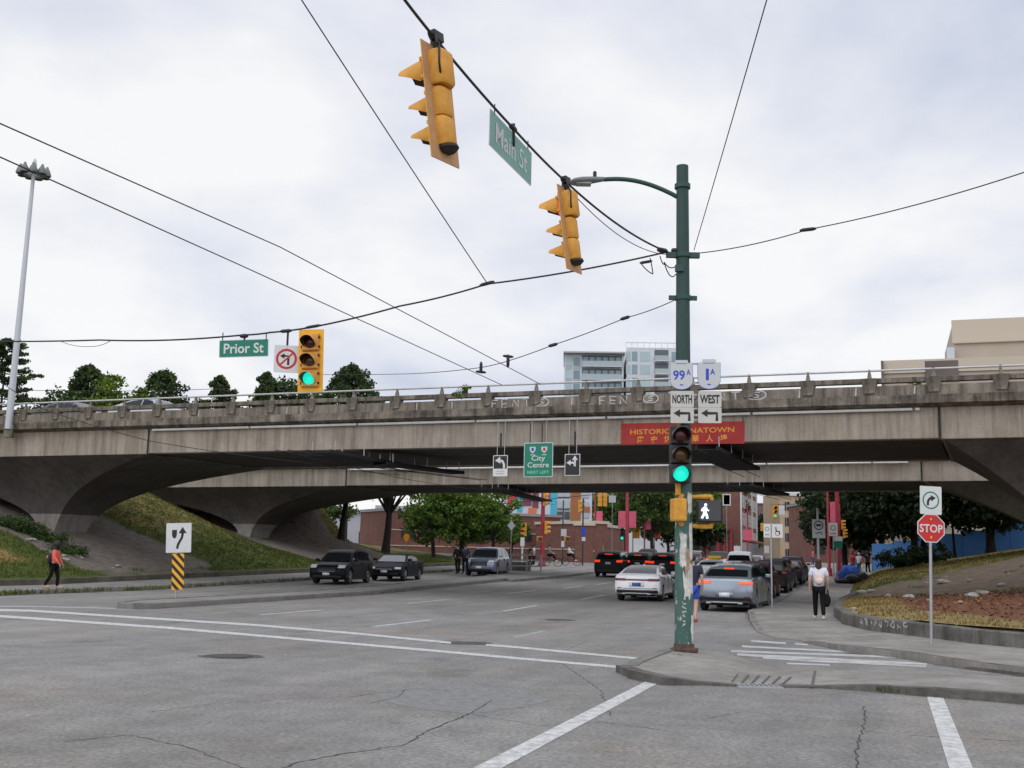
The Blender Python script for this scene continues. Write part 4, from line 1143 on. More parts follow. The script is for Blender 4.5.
# ------------------------------------------------------------------ overhead wires
def wire(name, label, pts, r, sag=0.0, group=None, extra=None, n=6, cat='cable', ext=(0, 0)):
    P = []
    if ext[0]: pts = [Vector(pts[0]) + (Vector(pts[0]) - Vector(pts[1])).normalized() * ext[0]] + list(pts); sag = [0.0] + list(sag) if isinstance(sag, (list, tuple)) else [0.0] + [sag] * (len(pts) - 2)
    if ext[1]: pts = list(pts) + [Vector(pts[-1]) + (Vector(pts[-1]) - Vector(pts[-2])).normalized() * ext[1]]; sag = (list(sag) if isinstance(sag, (list, tuple)) else [sag] * (len(pts) - 2)) + [0.0]
    for i, (a, b_) in enumerate(zip(pts, pts[1:])):
        sg_ = sag[i] if isinstance(sag, (list, tuple)) else sag
        for k in range(24):
            t = k / 24; v = Vector(a).lerp(Vector(b_), t); v.z -= 4 * sg_ * t * (1 - t); P.append(v)
    P.append(Vector(pts[-1]))
    T = thing(name, label, cat, P[0], 0, group)
    mb = MB(); mb.tube([p - P[0] for p in P], r, n); mb.build('strand', 'wire_black', T, smooth='all')
    if extra:
        mb = MB()
        for pos, d, L_, rr in extra:
            a = Vector(pos) - P[0]; dd = Vector(d).normalized()
            mb.tube([a - dd * L_ / 2, a - dd * L_ * .3, a + dd * L_ * .3, a + dd * L_ / 2], [rr * .5, rr, rr, rr * .5], 8)
        mb.build_each('fitting', 'dark_metal', T, smooth='all')
    return T
# cable B carries the two side-on signals and the street name plate
b_end = at(330, -110, 8.3)
B = [b_end, p1 + Vector((0, 0, .03)), p2 + Vector((0, 0, .03)), SPAN_B0]
ex = []
for pp in (p1, p2): ex += [(pp, (dB.x, dB.y, 0), .30, .045), (pp - Vector((0, 0, .07)), (0, 0, 1), .14, .05)]
pm_ = at(513, 128, (p1.y + p2.y) / 2 + .1); ex.append((pm_, (dB.x, dB.y, .0), .22, .035))
ex.append((SPAN_B0 - Vector((.12, .1, 0)), (1, 0, -.2), .2, .05)); ex.append((SPAN_B0 + Vector((.14, 0, 0.03)), (1, 0, 0), .16, .05))
mid_b = pm_
wire('span_cable', 'thick black cable running overhead to the pole past two side on signals', [b_end, p1, pm_, p2, SPAN_B0], .017, [.05, .02, .02, .12], extra=ex)
wire('messenger_wire', 'thin loose wire lashed under the cable between lamp head and pole', [p2 - Vector((0, 0, .05)), SPAN_B0 - Vector((0, 0, .05))], .007, .24)
# cable A with the green signal
qa = [SPAN_B0 - Vector((.02, 0, .0)), at(487, 284, 20.6), at(400, 306, 20.45), at(313, 327, 20.3), at(270, 332.5, 20.4), at(243, 335, 20.5), at(100, 340, 22.5), at(-40, 341, 25)]
ex = [(at(313, 326.5, 20.3), (1, 0, .2), .30, .03), (at(286, 331, 20.35), (1, 0, .1), .22, .035), (at(244, 336, 20.5), (1, 0, .05), .16, .04), (at(646, 262, 20.8), (1, 0, .2), .25, .03), (at(487, 283.5, 20.6), (1, 0, .3), .3, .035)]
wire('span_cable', 'thick black cable running overhead past the green signal and blue sky side', qa, .017, [.05, .03, .02, .01, .01, .05, .02], ext=(0, 25), extra=ex)['label'] = 'thick black cable overhead carrying the green lit signal and turn ban sign'
wire('messenger_wire', 'thin slack wire looping below the cable left of the street name sign', [at(60, 341, 23), at(90, 346.5, 22.6), at(112, 340, 22.3)], .006, .04)
mb = MB(); c = at(670, 262, 20.7)
P0 = at(661, 256, 20.75)
for k, (a, b_, s2) in enumerate(((at(640, 262, 20.75), at(653, 274, 20.7), .06), (at(653, 274, 20.7), at(650, 258, 20.7), -.05), (at(660, 256, 20.75), at(665, 264, 20.7), .1), (at(664, 262, 20.7), at(676, 266, 20.7), .12), (at(664, 262, 20.7), at(676, 274, 20.7), .25))):
    pts = []
    for i in range(9): t = i / 8; v = a.lerp(b_, t); v.z -= 4 * s2 * t * (1 - t) * .6; pts.append(v)
    mb.tube(pts, .011, 6)
o = mb.build('service_loop', 'wire_black'); tag(o, 'loops of slack black wire hanging where the cables meet the pole', 'cable')
# trolley wires and guys
wire('trolley_wire', 'upper of the two long slanting wires crossing the left sky', [at(-60, 97, 14), at(280, 247, 22), at(540, 384, 34)], .011, [.0, .0], ext=(25, 0), group='trolley wires crossing the sky')
wire('trolley_wire', 'lower of the two long slanting wires crossing the left sky', [at(-60, 130, 14), at(240, 265, 22), at(502, 385, 34)], .011, [.0, .0], ext=(25, 0), group='trolley wires crossing the sky')
wire('guy_wire', 'thin steep wire coming down from the top of the sky to the signal cable', [at(290, -18, 13.5), at(487, 283, 20.6)], .010, .02, ext=(25, 0))
wire('guy_wire', 'thin steep wire rising from the right of the pole to the top of the sky', [at(694, 250, 20.8), at(771, -15, 12)], .008, .02, ext=(0, 25))
e1 = at(808, 229.5, 19.4)
wire('guy_wire', 'thin wire rising gently from the pole to the right edge with one insulator', [at(695, 253.5, 20.8), e1, at(1080, 153, 16)], .010, [.06, .1], ext=(0, 25), extra=[(e1, (1, -.1, .12), .30, .035)])
i1, i2 = at(625, 318, 21.3), at(553, 345, 22.2); k1, k2 = at(508, 361, 23), at(481, 367.5, 24)
wire('guy_wire', 'thin sagging wire falling left from the pole with two insulators', [at(677, 299, 20.8), i1, i2, k1, k2, at(400, 374, 30), at(300, 374, 36)], .009, [.03, .02, .01, .01, .03, .02], extra=[(i1, (-1, 0, -.35), .20, .035), (i2, (-1, 0, -.3), .20, .035), (k1, (0, 0, 1), .28, .035), (k2, (0, 0, 1), .26, .035), (k1 + Vector((0, 0, .1)), (1, .5, 0), .25, .03), (k2 + Vector((0, 0, -.1)), (1, .5, 0), .25, .03)])
wire('feeder_wire', 'thin wire slanting down across the near viaduct face into the shade', [at(-40, 352, 34), at(40, 408, 36.5), at(150, 441, 39), at(300, 462, 42.5), at(400, 475, 46)], .012, .05)
wire('feeder_wire', 'lower thin wire slanting across the far viaduct face on the left', [at(300, 455, 43), at(400, 478, 52), at(470, 489, 60)], .012, .02)
wire('trolley_wire', 'faint level wire in the distance above the railing on the left', [at(-10, 389, 70), at(120, 391, 70), at(230, 388, 70)], .018, .05)
# ------------------------------------------------------------------ hung and posted signs
def rrect(w, h, r=.03, n=4, cx=0, cz=0):
    out = []
    for sx_, sz_, a0 in ((1, 1, 0), (-1, 1, 90), (-1, -1, 180), (1, -1, 270)):
        for i in range(n + 1):
            a = R(a0 + 90 * i / n); out.append((cx + sx_ * (w / 2 - r) + r * math.cos(a), cz + sz_ * (h / 2 - r) + r * math.sin(a)))
    return out
def plate_mb(w, h, back='galv', r=.02):
    mb = MB(); mb.plate(rrect(w, h, r), -.004, .004, 0); return mb
# street name over the far side
c = at(243.8, 348.3, 20.5)
T = thing('street_name_sign', 'bright green street name plate with white lettering hung beside the turn ban sign', 'street sign', c, R(-4))
mb = MB(); mb.plate(rrect(.93, .315, .015), -.004, .004, 0); mb.plate(rrect(.955, .34, .02), -.002, .0065, 1)
mb.text('Prior St', .265, 0, -.088, -.008, 1, bold=.018, width=.77); o = mb.build('name_plate', ['sign_green', 'sign_white'], T); o.rotation_euler = (0, R(-2.2), 0)
mb = MB(); 
for x in (-.42, .42): mb.tube([(x, 0, .15), (x * 1.0, 0, .30)], .010, 6)
mb.tube([(0, 0.01, .15), (0, .01, .28)], .02, 6); mb.build_each('hanger', 'dark_metal', T)
# no left turn
c = at(286.5, 359, 20.35)
T = thing('turn_ban_sign', 'square white sign with red ring banning left turns beside the green signal', 'traffic sign', c, R(8))
mb = MB(); mb.plate(rrect(.46, .52, .03), -.004, .004, 0); ring(mb, .150, .195, -.0052, 0, 1, n=36)
strokes(mb, [(.035, -.115), (.035, .055), (-.06, .055)], .045, -.0050, 2); arrowhead(mb, (-.125, .055), math.pi, .085, -.0050, 2)
strokes(mb, [(-.118, -.118), (.118, .118)], .034, -.0065, 1)
mb.build('sign_plate', ['sign_white', 'sign_redring', 'sign_black'], T)
mb = MB(); mb.tube([(0, .015, .2), (0, .015, .52)], .02, 8); mb.build_each('hanger', 'dark_metal', T)
# street name on cable B
c = at(511.5, 149, (p1.y + p2.y) / 2 + .1)
T = thing('street_name_sign', 'pale green street name plate hung from the cable between two side on signals', 'street sign', c, math.atan2(-.94, .34) + math.pi)
T.rotation_euler = (0, 0, math.atan2(dB.y, dB.x))
mb = MB(); mb.plate(rrect(1.52, .43, .015), -.004, .004, 0); mb.plate(rrect(1.55, .46, .02), -.002, .006, 1); mb.text('Main St', .36, 0, -.12, -.008, 1, bold=.012, width=1.16)
mb.build('name_plate', ['sign_green_skywash', 'sign_white_faded'], T)
mb = MB()
for x in (-.62, .62): mb.tube([(x, 0, .2), (x, 0, .34)], .008, 6)
mb.tube([(.04, -.012, .05), (.02, -.012, .34)], .022, 6); mb.build_each('hanger', 'dark_metal', T)

# route plates on the pole
RS = PB.y - .26
def shield(name, label, px, py, txt, cat='route sign'):
    c = at(px, py, RS); T = thing(name, label, cat, c, R(-8))
    w, h = .40, .56
    pts = [(-.20, .20), (-.12, .20), (-.11, .255), (.11, .255), (.12, .20), (.20, .20), (.20, -.12)] + [(.20 * math.cos(a), -.12 - .16 * math.sin(a)) for a in [R(x) for x in range(12, 180, 12)]] + [(-.20, -.12)]
    mb = MB(); mb.plate(pts, -.004, .004, 0); big = [(x * 1.03, z * 1.022 - .002) for x, z in pts]; mb.plate(big, -.002, .006, 1)
    if len(txt) == 3:
        mb.text(txt[:2], .235, -.045, -.10, -.007, 1, bold=.022, width=.21); mb.text('A', .15, .125, -.02, -.007, 1, bold=.02, width=.075)
    else:
        mb.text('1', .27, -.03, -.11, -.007, 1, bold=.05); mb.text('A', .15, .065, -.02, -.007, 1, bold=.02, width=.09)
    strokes(mb, [(-.10, .19), (.10, .19)], .01, -.007, 1); strokes(mb, [(-.03, -.2), (.03, -.2)], .02, -.007, 1)
    mb.build('shield_plate', ['sign_white_faded', 'sign_blue'], T); return T
shield('route_sign', 'pale shield reading 99A above the north plate on the pole', 681.5, 374, '99A')
shield('route_sign', 'pale shield reading 1A above the west plate on the pole', 709, 373.5, '1A')
for px, txt, lab in ((682.2, 'NORTH', 'cream plate reading NORTH between shield and turn arrow'), (709.8, 'WEST', 'cream plate reading WEST between shield and turn arrow')):
    T = thing('direction_plate', lab, 'route sign', at(px, 399, RS), R(-6))
    mb = MB(); mb.plate(rrect(.415, .295, .02), -.004, .004, 0); mb.text(txt, .21, 0, -.075, -.006, 1, bold=.034, width=.35); mb.build('sign_plate', ['sign_cream', 'sign_black'], T)
for px, lab in ((682.2, 'cream left turn arrow plate under the NORTH plate'), (709.8, 'cream left turn arrow plate under the WEST plate')):
    T = thing('arrow_plate', lab, 'route sign', at(px, 415.2, RS), R(-6))
    mb = MB(); mb.plate(rrect(.415, .285, .02), -.004, .004, 0); strokes(mb, [(.125, -.105), (.125, .035), (-.05, .035)], .052, -.006, 1); arrowhead(mb, (-.155, .035), math.pi, .115, -.006, 1); mb.build('sign_plate', ['sign_cream', 'sign_black'], T)
mb = MB()
for py in (364, 383, 395, 409, 420): 
    a, b_ = at(676, py, PB.y - .14), at(716, py, PB.y - .2); a.z = b_.z; mb.box((a + b_) / 2, ((b_ - a).length, .02, .03))
o = mb.build('sign_bracket', 'galv', None); tag(o, 'thin metal cross bars behind the route plates on the pole', 'bracket')

# pole signal, pedestrian signal and box
c = at(679.8, 424.5, PB.y - .32)
T = signal_head('traffic_signal', 'black traffic signal with green light clamped to the green pole', 'traffic signal', c, R(2), on='green', backplate=False, body='black_paint', sc=.86, hanger=False, vis=.2)
mb = MB(); mb.tube([(0, .18, -.98), (0, .18, -1.25)], .05, 8); mb.tube([(0, .18, .02), (.1, .25, .12)], .04, 8); mb.build_each('bracket', 'signal_yellow', T)
mb = MB(); mb.lathe([(.075, 0), (.02, .004)], 18, 0, Matrix.Translation((0, -.122, -.88)) @ Matrix.Rotation(math.pi / 2, 4, 'X')); 
c = at(709.5, 511.5, PB.y - .12)
T = thing('pedestrian_signal', 'black pedestrian signal showing a lit white walking figure beside the pole', 'pedestrian signal', c, R(-4))
mb = MB(); mb.box((0, .05, 0), (.46, .22, .40)); mb.build('housing', 'black_paint', T, bevel=.03)
mb = MB(); mb.box((0, -.066, 0), (.38, .012, .33)); mb.build('screen', mat('screen_dark', (.05, .05, .055), .35), T)
mb = MB(); o_ = -.075
mb.add([(x - .075, o_, z + .115) for x, z in circ(.026, 14)], [tuple(range(14))])
for a, w_ in (([(-.078, .08), (-.088, .03), (-.092, -.01)], .062), ([(-.092, -.005), (-.115, -.07), (-.145, -.125)], .042), ([(-.085, -.005), (-.06, -.06), (-.045, -.13)], .042), ([(-.078, .07), (-.13, .045), (-.145, 0)], .030), ([(-.075, .072), (-.045, .02), (-.015, .012)], .028)): strokes(mb, a, w_, o_, 0)
mb.build('walking_figure', 'ped_white', T)
mb = MB()
for z in (.26, -.26): mb.tube([(-.30, .1, z), (-.05, .08, z), (.03, .06, z), (.05, .06, z * .72)], [.035, .05, .05, .04], 8)
mb.build_each('bracket', 'signal_yellow', T)
c = at(679.5, 510, PB.y - .24)
T = thing('signal_box', 'yellow pedestrian signal housing seen edge on at the left of the pole', 'signal box', c, R(4))
mb = MB(); mb.box((-.02, 0, 0), (.235, .36, .40)); mb.build('housing', 'signal_yellow', T, bevel=.03)
mb = MB(); mb.tube([(.02, .05, .19), (.06, .1, .26), (.12, .16, .28)], .045, 8); mb.tube([(.02, .05, -.19), (.06, .1, -.25), (.12, .16, -.25)], .045, 8); mb.build_each('bracket', 'signal_yellow', T)

# keep right sign on the reservation
c = G(175.5, 598, .15)
T = thing('keep_right_sign', 'white keep right sign above a yellow and black striped board on the reservation', 'traffic sign', c, face_cam(c.x, c.y) + R(-6)); T.rotation_euler = (0, R(-2.6), T.rotation_euler[2])
k = c.y / 1100
hs = lambda py: (598 - py) * k
mb = MB(); mb.tube([(0, .03, 0), (0, .03, hs(527))], .028, 8); mb.build('post', 'galv', T, smooth=True)
mb = MB(); zc = (hs(525) + hs(554)) / 2; hh = hs(525) - hs(554); ww = 24 * k
mb.plate(rrect(ww, hh, .03, cz=zc, cx=.06), -.004, .004, 0)
sh = [(-.13, .14), (-.02, .14), (-.02, .02), (-.035, -.03), (-.075, -.065), (-.115, -.03), (-.13, .02)]
mb.add([(x * 1.35 + .03, -.006, z * 1.35 + zc + .06) for x, z in sh][::-1], [tuple(range(7))], 1)
strokes(mb, [(.02, zc - .34), (.04, zc - .22), (.10, zc - .10), (.155, zc + .0), (.175, zc + .10), (.175, zc + .17)], .075, -.006, 1); arrowhead(mb, (.175, zc + .34), math.pi / 2, .20, -.006, 1)
mb.build('sign_plate', ['sign_white', 'sign_black'], T)
mb = MB(); z0, z1 = hs(590), hs(555); w_ = 11.5 * k; xa, xb = .085 - w_ / 2 - .03, .085 + w_ / 2 - .03
mb.plate([(xa, z0), (xb, z0), (xb, z1), (xa, z1)], -.004, .004, 0)
st = .27
for i in range(-2, 6):
    a = z0 + i * st * 1.0 
    poly = [(xa, a + .42), (xb, a), (xb, a + st / 2), (xa, a + .42 + st / 2)]
    def clipz(P, zl, up):
        o_ = []
        for (x1, y1), (x2, y2) in zip(P, P[1:] + P[:1]):
            in1 = (y1 >= zl) if up else (y1 <= zl); in2 = (y2 >= zl) if up else (y2 <= zl)
            if in1: o_.append((x1, y1))
            if in1 != in2: t = (zl - y1) / (y2 - y1); o_.append((x1 + (x2 - x1) * t, zl))
        return o_
    poly = clipz(poly, z0, True); poly = clipz(poly, z1, False) if len(poly) > 2 else []
    if len(poly) > 2: mb.add([(x, -.006, z) for x, z in poly], [tuple(range(len(poly)))], 1)
mb.build('hazard_board', ['hazard_yellow', 'sign_black'], T)

# stop sign with turn arrow plate
c = G(932, 644.5, .13)
T = thing('stop_sign', 'red octagonal STOP sign under a white right turn arrow plate on the corner', 'traffic sign', c, face_cam(c.x, c.y) + R(26)); T.rotation_euler = (0, R(1.7), T.rotation_euler[2])
k = c.y / 1100; hs = lambda py: (644.5 - py) * k
mb = MB(); mb.tube([(0, .03, 0), (0, .03, hs(490))], .030, 8); mb.build('post', 'galv', T, smooth=True)
mb = MB(); r = (hs(517.6) - hs(545.7)) / 2 / math.cos(R(22.5)); zc = (hs(517.6) + hs(545.7)) / 2
oc = lambda r_: [(r_ * math.cos(R(22.5 + 45 * i)), zc + r_ * math.sin(R(22.5 + 45 * i))) for i in range(8)]
mb.plate(oc(r), -.003, .004, 0); mb.plate(oc(r * .93), -.006, -.0035, 1); mb.text('STOP', r * .72, 0, zc - r * .26, -.008, 0, bold=.02, width=r * 1.56)
strokes(mb, [(-.02, zc + r * .6), (.02, zc + r * .6)], .04, -.008, 2); strokes(mb, [(-.02, zc - r * .58), (.02, zc - r * .58)], .05, -.008, 2)
mb.build('stop_plate', ['sign_white', 'sign_red', 'sign_amber'], T)
mb = MB(); z0, z1 = hs(518.2), hs(489.8); zc = (z0 + z1) / 2; w_ = 24 * k * .93; mb.plate(rrect(w_, z1 - z0 - .01, .02, cz=zc), -.004, .004, 0)
ring(mb, .150, .178, -.006, 0, 1, cz=zc, ax=.98, n=36)
strokes(mb, [(-.065, zc - .105), (-.06, zc - .02), (-.025, zc + .035), (.02, zc + .045)], .048, -.006, 2); arrowhead(mb, (.105, zc + .055), .12, .105, -.006, 2)
mb.build('turn_plate', ['sign_white', 'sign_greenring', 'sign_black'], T)

# signs hung from the near viaduct
def hung(name, label, s0, s1, z0, z1, draw, mats, cat='road sign', v=-.34):
    c = on_v1((s0 + s1) / 2 + .17, v, 0); c.z = 0
    T = thing(name, label, cat, (c.x, c.y, (z0 + z1) / 2), RZ1)
    mb = MB(); w_, h_ = s1 - s0, z1 - z0; draw(mb, w_, h_); mb.build('sign_plate', mats, T)
    mb = MB()
    for x in (-w_ * .25, w_ * .25): mb.tube([(x, .02, h_ / 2 - .1), (x, .05, 6.9 - (z0 + z1) / 2)], .014, 6)
    mb.build_each('hanger', 'galv', T); return T
def d_city(mb, w_, h_):
    mb.plate(rrect(w_, h_, .05), -.004, .004, 1); mb.plate(rrect(w_ - .05, h_ - .05, .04), -.008, -.005, 0)
    for x in (-.24, .24):
        mb.plate([(x - .12, .50), (x + .12, .50), (x + .12, .36), (x, .24), (x - .12, .36)], -.012, -.0085, 2)
        mb.plate([(x - .05, .46), (x + .05, .46), (x + .05, .34), (x - .05, .34)], -.014, -.0125, 3 if x < 0 else 4); strokes(mb, [(x - .1, .19), (x + .1, .19)], .03, -.010, 2)
    mb.text('City', .28, 0, -.03, -.010, 1, bold=.006, width=.56); mb.text('Centre', .28, 0, -.29, -.010, 1, bold=.006, width=.88); mb.text('NEXT LEFT', .16, 0, -.53, -.010, 5, bold=.01, width=.88)
hung('direction_sign', 'green overhead sign reading City Centre with two route shields under the near viaduct', 18.62, 19.82, 4.66, 5.98, d_city, ['sign_green', 'sign_white', 'sign_white_faded', 'sign_blue', 'sign_red', mat('sign_mint', (.25, .6, .4), .5)])
def d_left(mb, w_, h_):
    mb.plate(rrect(w_, h_, .03), -.004, .004, 1); mb.plate(rrect(w_ - .06, h_ * .60, .02, cz=h_ * .165), -.008, -.005, 0)
    strokes(mb, [(.16, -.10), (.155, .05), (.10, .17), (0, .21), (-.02, .21)], .085, -.010, 1); arrowhead(mb, (-.22, .20), math.pi + .1, .22, -.010, 1)
    for z in (-.21, -.30): strokes(mb, [(-.17, z), (.17, z)], .03, -.009, 2)
hung('lane_sign', 'small black and white sign with a left arrow left of the City Centre sign', 17.32, 17.94, 4.70, 5.52, d_left, ['sign_black', 'sign_white', 'grey_panel'])
def d_two(mb, w_, h_):
    mb.plate(rrect(w_, h_, .03), -.004, .004, 1); mb.plate(rrect(w_ - .05, h_ - .05, .03), -.008, -.005, 0)
    strokes(mb, [(.10, -.06), (.10, .2)], .075, -.010, 1); arrowhead(mb, (.10, .36), math.pi / 2, .18, -.010, 1)
    strokes(mb, [(.10, .02), (.02, .08), (-.08, .08)], .075, -.010, 1); arrowhead(mb, (-.24, .08), math.pi, .17, -.010, 1)
hung('lane_sign', 'small black sign with left and straight arrows right of the City Centre sign', 20.30, 20.92, 4.70, 5.52, d_two, ['sign_black', 'sign_white'])
# banner
c = on_v1(24.9, -.02, 0); c.z = 0
T = thing('banner', 'long red banner with gold lettering fixed to the near viaduct face', 'banner', (c.x, c.y, 6.42 - .18), RZ1)
mb = MB(); w_, h_ = 4.62, .80; mb.plate([(-w_ / 2, -h_ / 2 + .03), (w_ / 2, -h_ / 2 - .03), (w_ / 2, h_ / 2 - .02), (-w_ / 2, h_ / 2 + .02)], -.012, -.002, 0)
mb.text('HISTORIC CHINATOWN', .26, 0, .00, -.015, 1, bold=.012, width=3.9)
for i, ch in enumerate('歷史悠久華人埠'):
    mb.text(ch, .27, -1.55 + i * .52, -.31, -.015, 1, bold=.018)
mb.build('cloth', ['banner_red', 'banner_gold'], T)
mb = MB()
for x in (-w_ / 2 + .05, 0, w_ / 2 - .05): mb.tube([(x, -.006, h_ / 2 - .03), (x, -.006, h_ / 2 + .12)], .012, 6)
mb.build_each('tie', 'black_rubber', T)

# wooden troughs carrying the trolley wires under the spans
def trough(label, a, b_, w_, T_=None):
    a = Vector(a); b_ = Vector(b_); d = b_ - a; Ln = math.hypot(d.x, d.y)
    T = thing('trolley_trough', label, 'wire trough', a, math.atan2(d.y, d.x), 'troughs hanging under the viaducts')
    mb = MB(); st = .0
    for y in (-w_ / 2, w_ / 2): mb.box((Ln / 2, y, .03), (Ln, .05, .13))
    mb.box((Ln / 2, 0, -.02), (Ln, w_ * .97, .025)); mb.build_each('board', 'trough_black', T)
    mb = MB(); x = .4
    while x < Ln:
        for y in (-w_ / 2, w_ / 2): mb.tube([(x, y, .1), (x, y, .46)], .02, 6)
        x += 2.3
    mb.build_each('hanger', 'galv', T)
    mb = MB()
    for y in (-w_ / 4, w_ / 4): mb.tube([(-2.5, y, -.16), (Ln + 2, y, -.16)], .014, 6)
    mb.build_each('contact_wire', 'wire_black', T)
def sl5(px, py, z):
    x, t = ray(px, py); Y = (z - CAMH) / t; return Vector((x * Y, Y, z))
trough('dark trough of boards under the near viaduct left of the City Centre sign', sl5(318, 452, 5.42), sl5(392, 467, 5.35), 1.0)
trough('longer dark trough of boards reaching back towards the far viaduct', sl5(380, 464, 5.3), sl5(458, 473.5, 5.3), .7)
trough('dark trough of boards under the near viaduct right of the signal pole', sl5(698, 449, 5.45), sl5(744, 472, 5.35), 1.3)
trough('dark trough of boards under the far viaduct beyond the left turn sign', sl5(488, 488, 5.5), sl5(545, 502, 5.45), 1.0)
trough('dark trough of boards under the far viaduct right of the walking signal', sl5(738, 485.5, 5.5), sl5(778, 496, 5.45), 1.3)
# tube lamps under the spans
for a, b_, lab in ((sl5(325, 444, 5.86), sl5(325, 444, 5.86) + Vector((1.2, -.5, 0)), 'short grey lamp box under the near viaduct soffit'),):
    pass

# ------------------------------------------------------------------ light mast
c = on_v1(-8.15, -.62, 7.35); mt = at(34, 170, c.y)
T = thing('light_mast', 'tall grey mast with a ring of floodlights at the left rising by the viaduct edge', 'light mast', (c.x, c.y, c.z))
top = Vector((mt.x - c.x, 0, mt.z - c.z))
mb = MB(); mb.tube([(0, 0, -.2), top * .5, top], [.17, .13, .085], 16); mb.build('shaft', 'mast_grey', T, smooth=True)
mb = MB(); mb.box((0, .3, -.1), (.5, .7, .2)); mb.box((0, .12, -.35), (.4, .3, .5)); mb.build('bracket', 'slab_edge', T)
mb = MB(); pts = [(top.x + .52 * math.cos(2 * math.pi * k / 24), .52 * math.sin(2 * math.pi * k / 24), top.z - .1) for k in range(25)]; mb.tube(pts, .04, 6); 
for k in range(4): mb.tube([(top.x, 0, top.z), pts[k * 6]], .03, 6)
mb.lathe([(.12, -.2), (.12, .3), (.06, .55), (.02, .6)], 12, 0, Matrix.Translation(top)); mb.build('ring_frame', 'mast_grey', T)
for k in range(9):
    a = 2 * math.pi * k / 9 + .2; x, y = top.x + .62 * math.cos(a), .62 * math.sin(a)
    mb = MB(); mb.lathe([(.20, -.28), (.22, -.22), (.15, .0), (.08, .12), (.05, .22)], 12, 0, Matrix.Translation((x, y, top.z - .02))); o = mb.build('floodlight', 'lamp_head', T, smooth=True)
    mb = MB(); mb.lathe([(.17, -.285), (.02, -.29)], 12, 0, Matrix.Translation((x, y, top.z - .02))); mb.build('lens', 'visor_in', o)
# ------------------------------------------------------------------ cars
KINDS = {
 # L, W, wheel radius, axles (rear, front), lower profile from rear bottom up and over to the front bottom, greenhouse profile
 'sedan': dict(L=4.68, W=1.83, wr=.335, ax=(-1.36, 1.36), low=[(-2.24, .30), (-2.32, .36), (-2.34, .58), (-2.31, .80), (-2.27, .99), (-2.16, 1.06), (-1.7, 1.07), (-.4, .99), (1.0, .97), (1.75, .84), (2.12, .72), (2.28, .58), (2.33, .42), (2.26, .24)], gh=[(-1.92, 1.03), (-1.25, 1.27), (-.75, 1.385), (-.25, 1.425), (.15, 1.41), (.45, 1.35), (1.12, .95)], rw=(0, 2), pillars=(-1.15, -.12, .92)),
 'suv': dict(L=4.5, W=1.84, wr=.36, ax=(-1.33, 1.35), low=[(-2.12, .34), (-2.22, .42), (-2.25, .66), (-2.19, .95), (-2.12, 1.10), (-1.6, 1.10), (-.4, 1.06), (.98, 1.05), (1.75, .97), (2.08, .87), (2.22, .70), (2.25, .46), (2.16, .28)], gh=[(-2.12, 1.07), (-1.92, 1.42), (-1.72, 1.58), (-1.0, 1.655), (-.2, 1.66), (.22, 1.60), (.42, 1.53), (1.08, 1.03)], rw=(0, 1), pillars=(-1.35, -.35, .9)),
 'fastback_suv': dict(L=4.75, W=1.92, wr=.38, ax=(-1.42, 1.43), low=[(-2.22, .36), (-2.34, .46), (-2.37, .72), (-2.33, .93), (-2.29, 1.09), (-2.16, 1.15), (-1.7, 1.15), (-.4, 1.09), (1.0, 1.06), (1.85, .97), (2.2, .86), (2.34, .68), (2.37, .45), (2.26, .29)], gh=[(-2.02, 1.13), (-1.35, 1.43), (-.95, 1.555), (-.4, 1.62), (.05, 1.61), (.40, 1.53), (1.12, 1.04)], rw=(0, 1), pillars=(-1.35, -.3, .95)),
 'pickup': dict(L=5.4, W=1.95, wr=.39, ax=(-1.6, 1.65), low=[(-2.6, .45), (-2.68, .52), (-2.68, .8), (-2.66, 1.12), (-2.6, 1.18), (-.75, 1.18), (-.6, 1.16), (1.1, 1.14), (2.2, 1.05), (2.55, .95), (2.68, .7), (2.68, .5), (2.5, .35)], gh=[(-.92, 1.14), (-.82, 1.62), (-.65, 1.78), (0, 1.83), (.4, 1.80), (.6, 1.72), (1.2, 1.12)], rw=(0, 1), pillars=(-.1, .0, .95)),
}
def interp(pts, z, idx):
    for (x0, z0), (x1, z1) in zip(pts, pts[1:]):
        if min(z0, z1) <= z <= max(z0, z1) and abs(z1 - z0) > 1e-6: return x0 + (x1 - x0) * (z - z0) / (z1 - z0)
    return pts[idx][0]
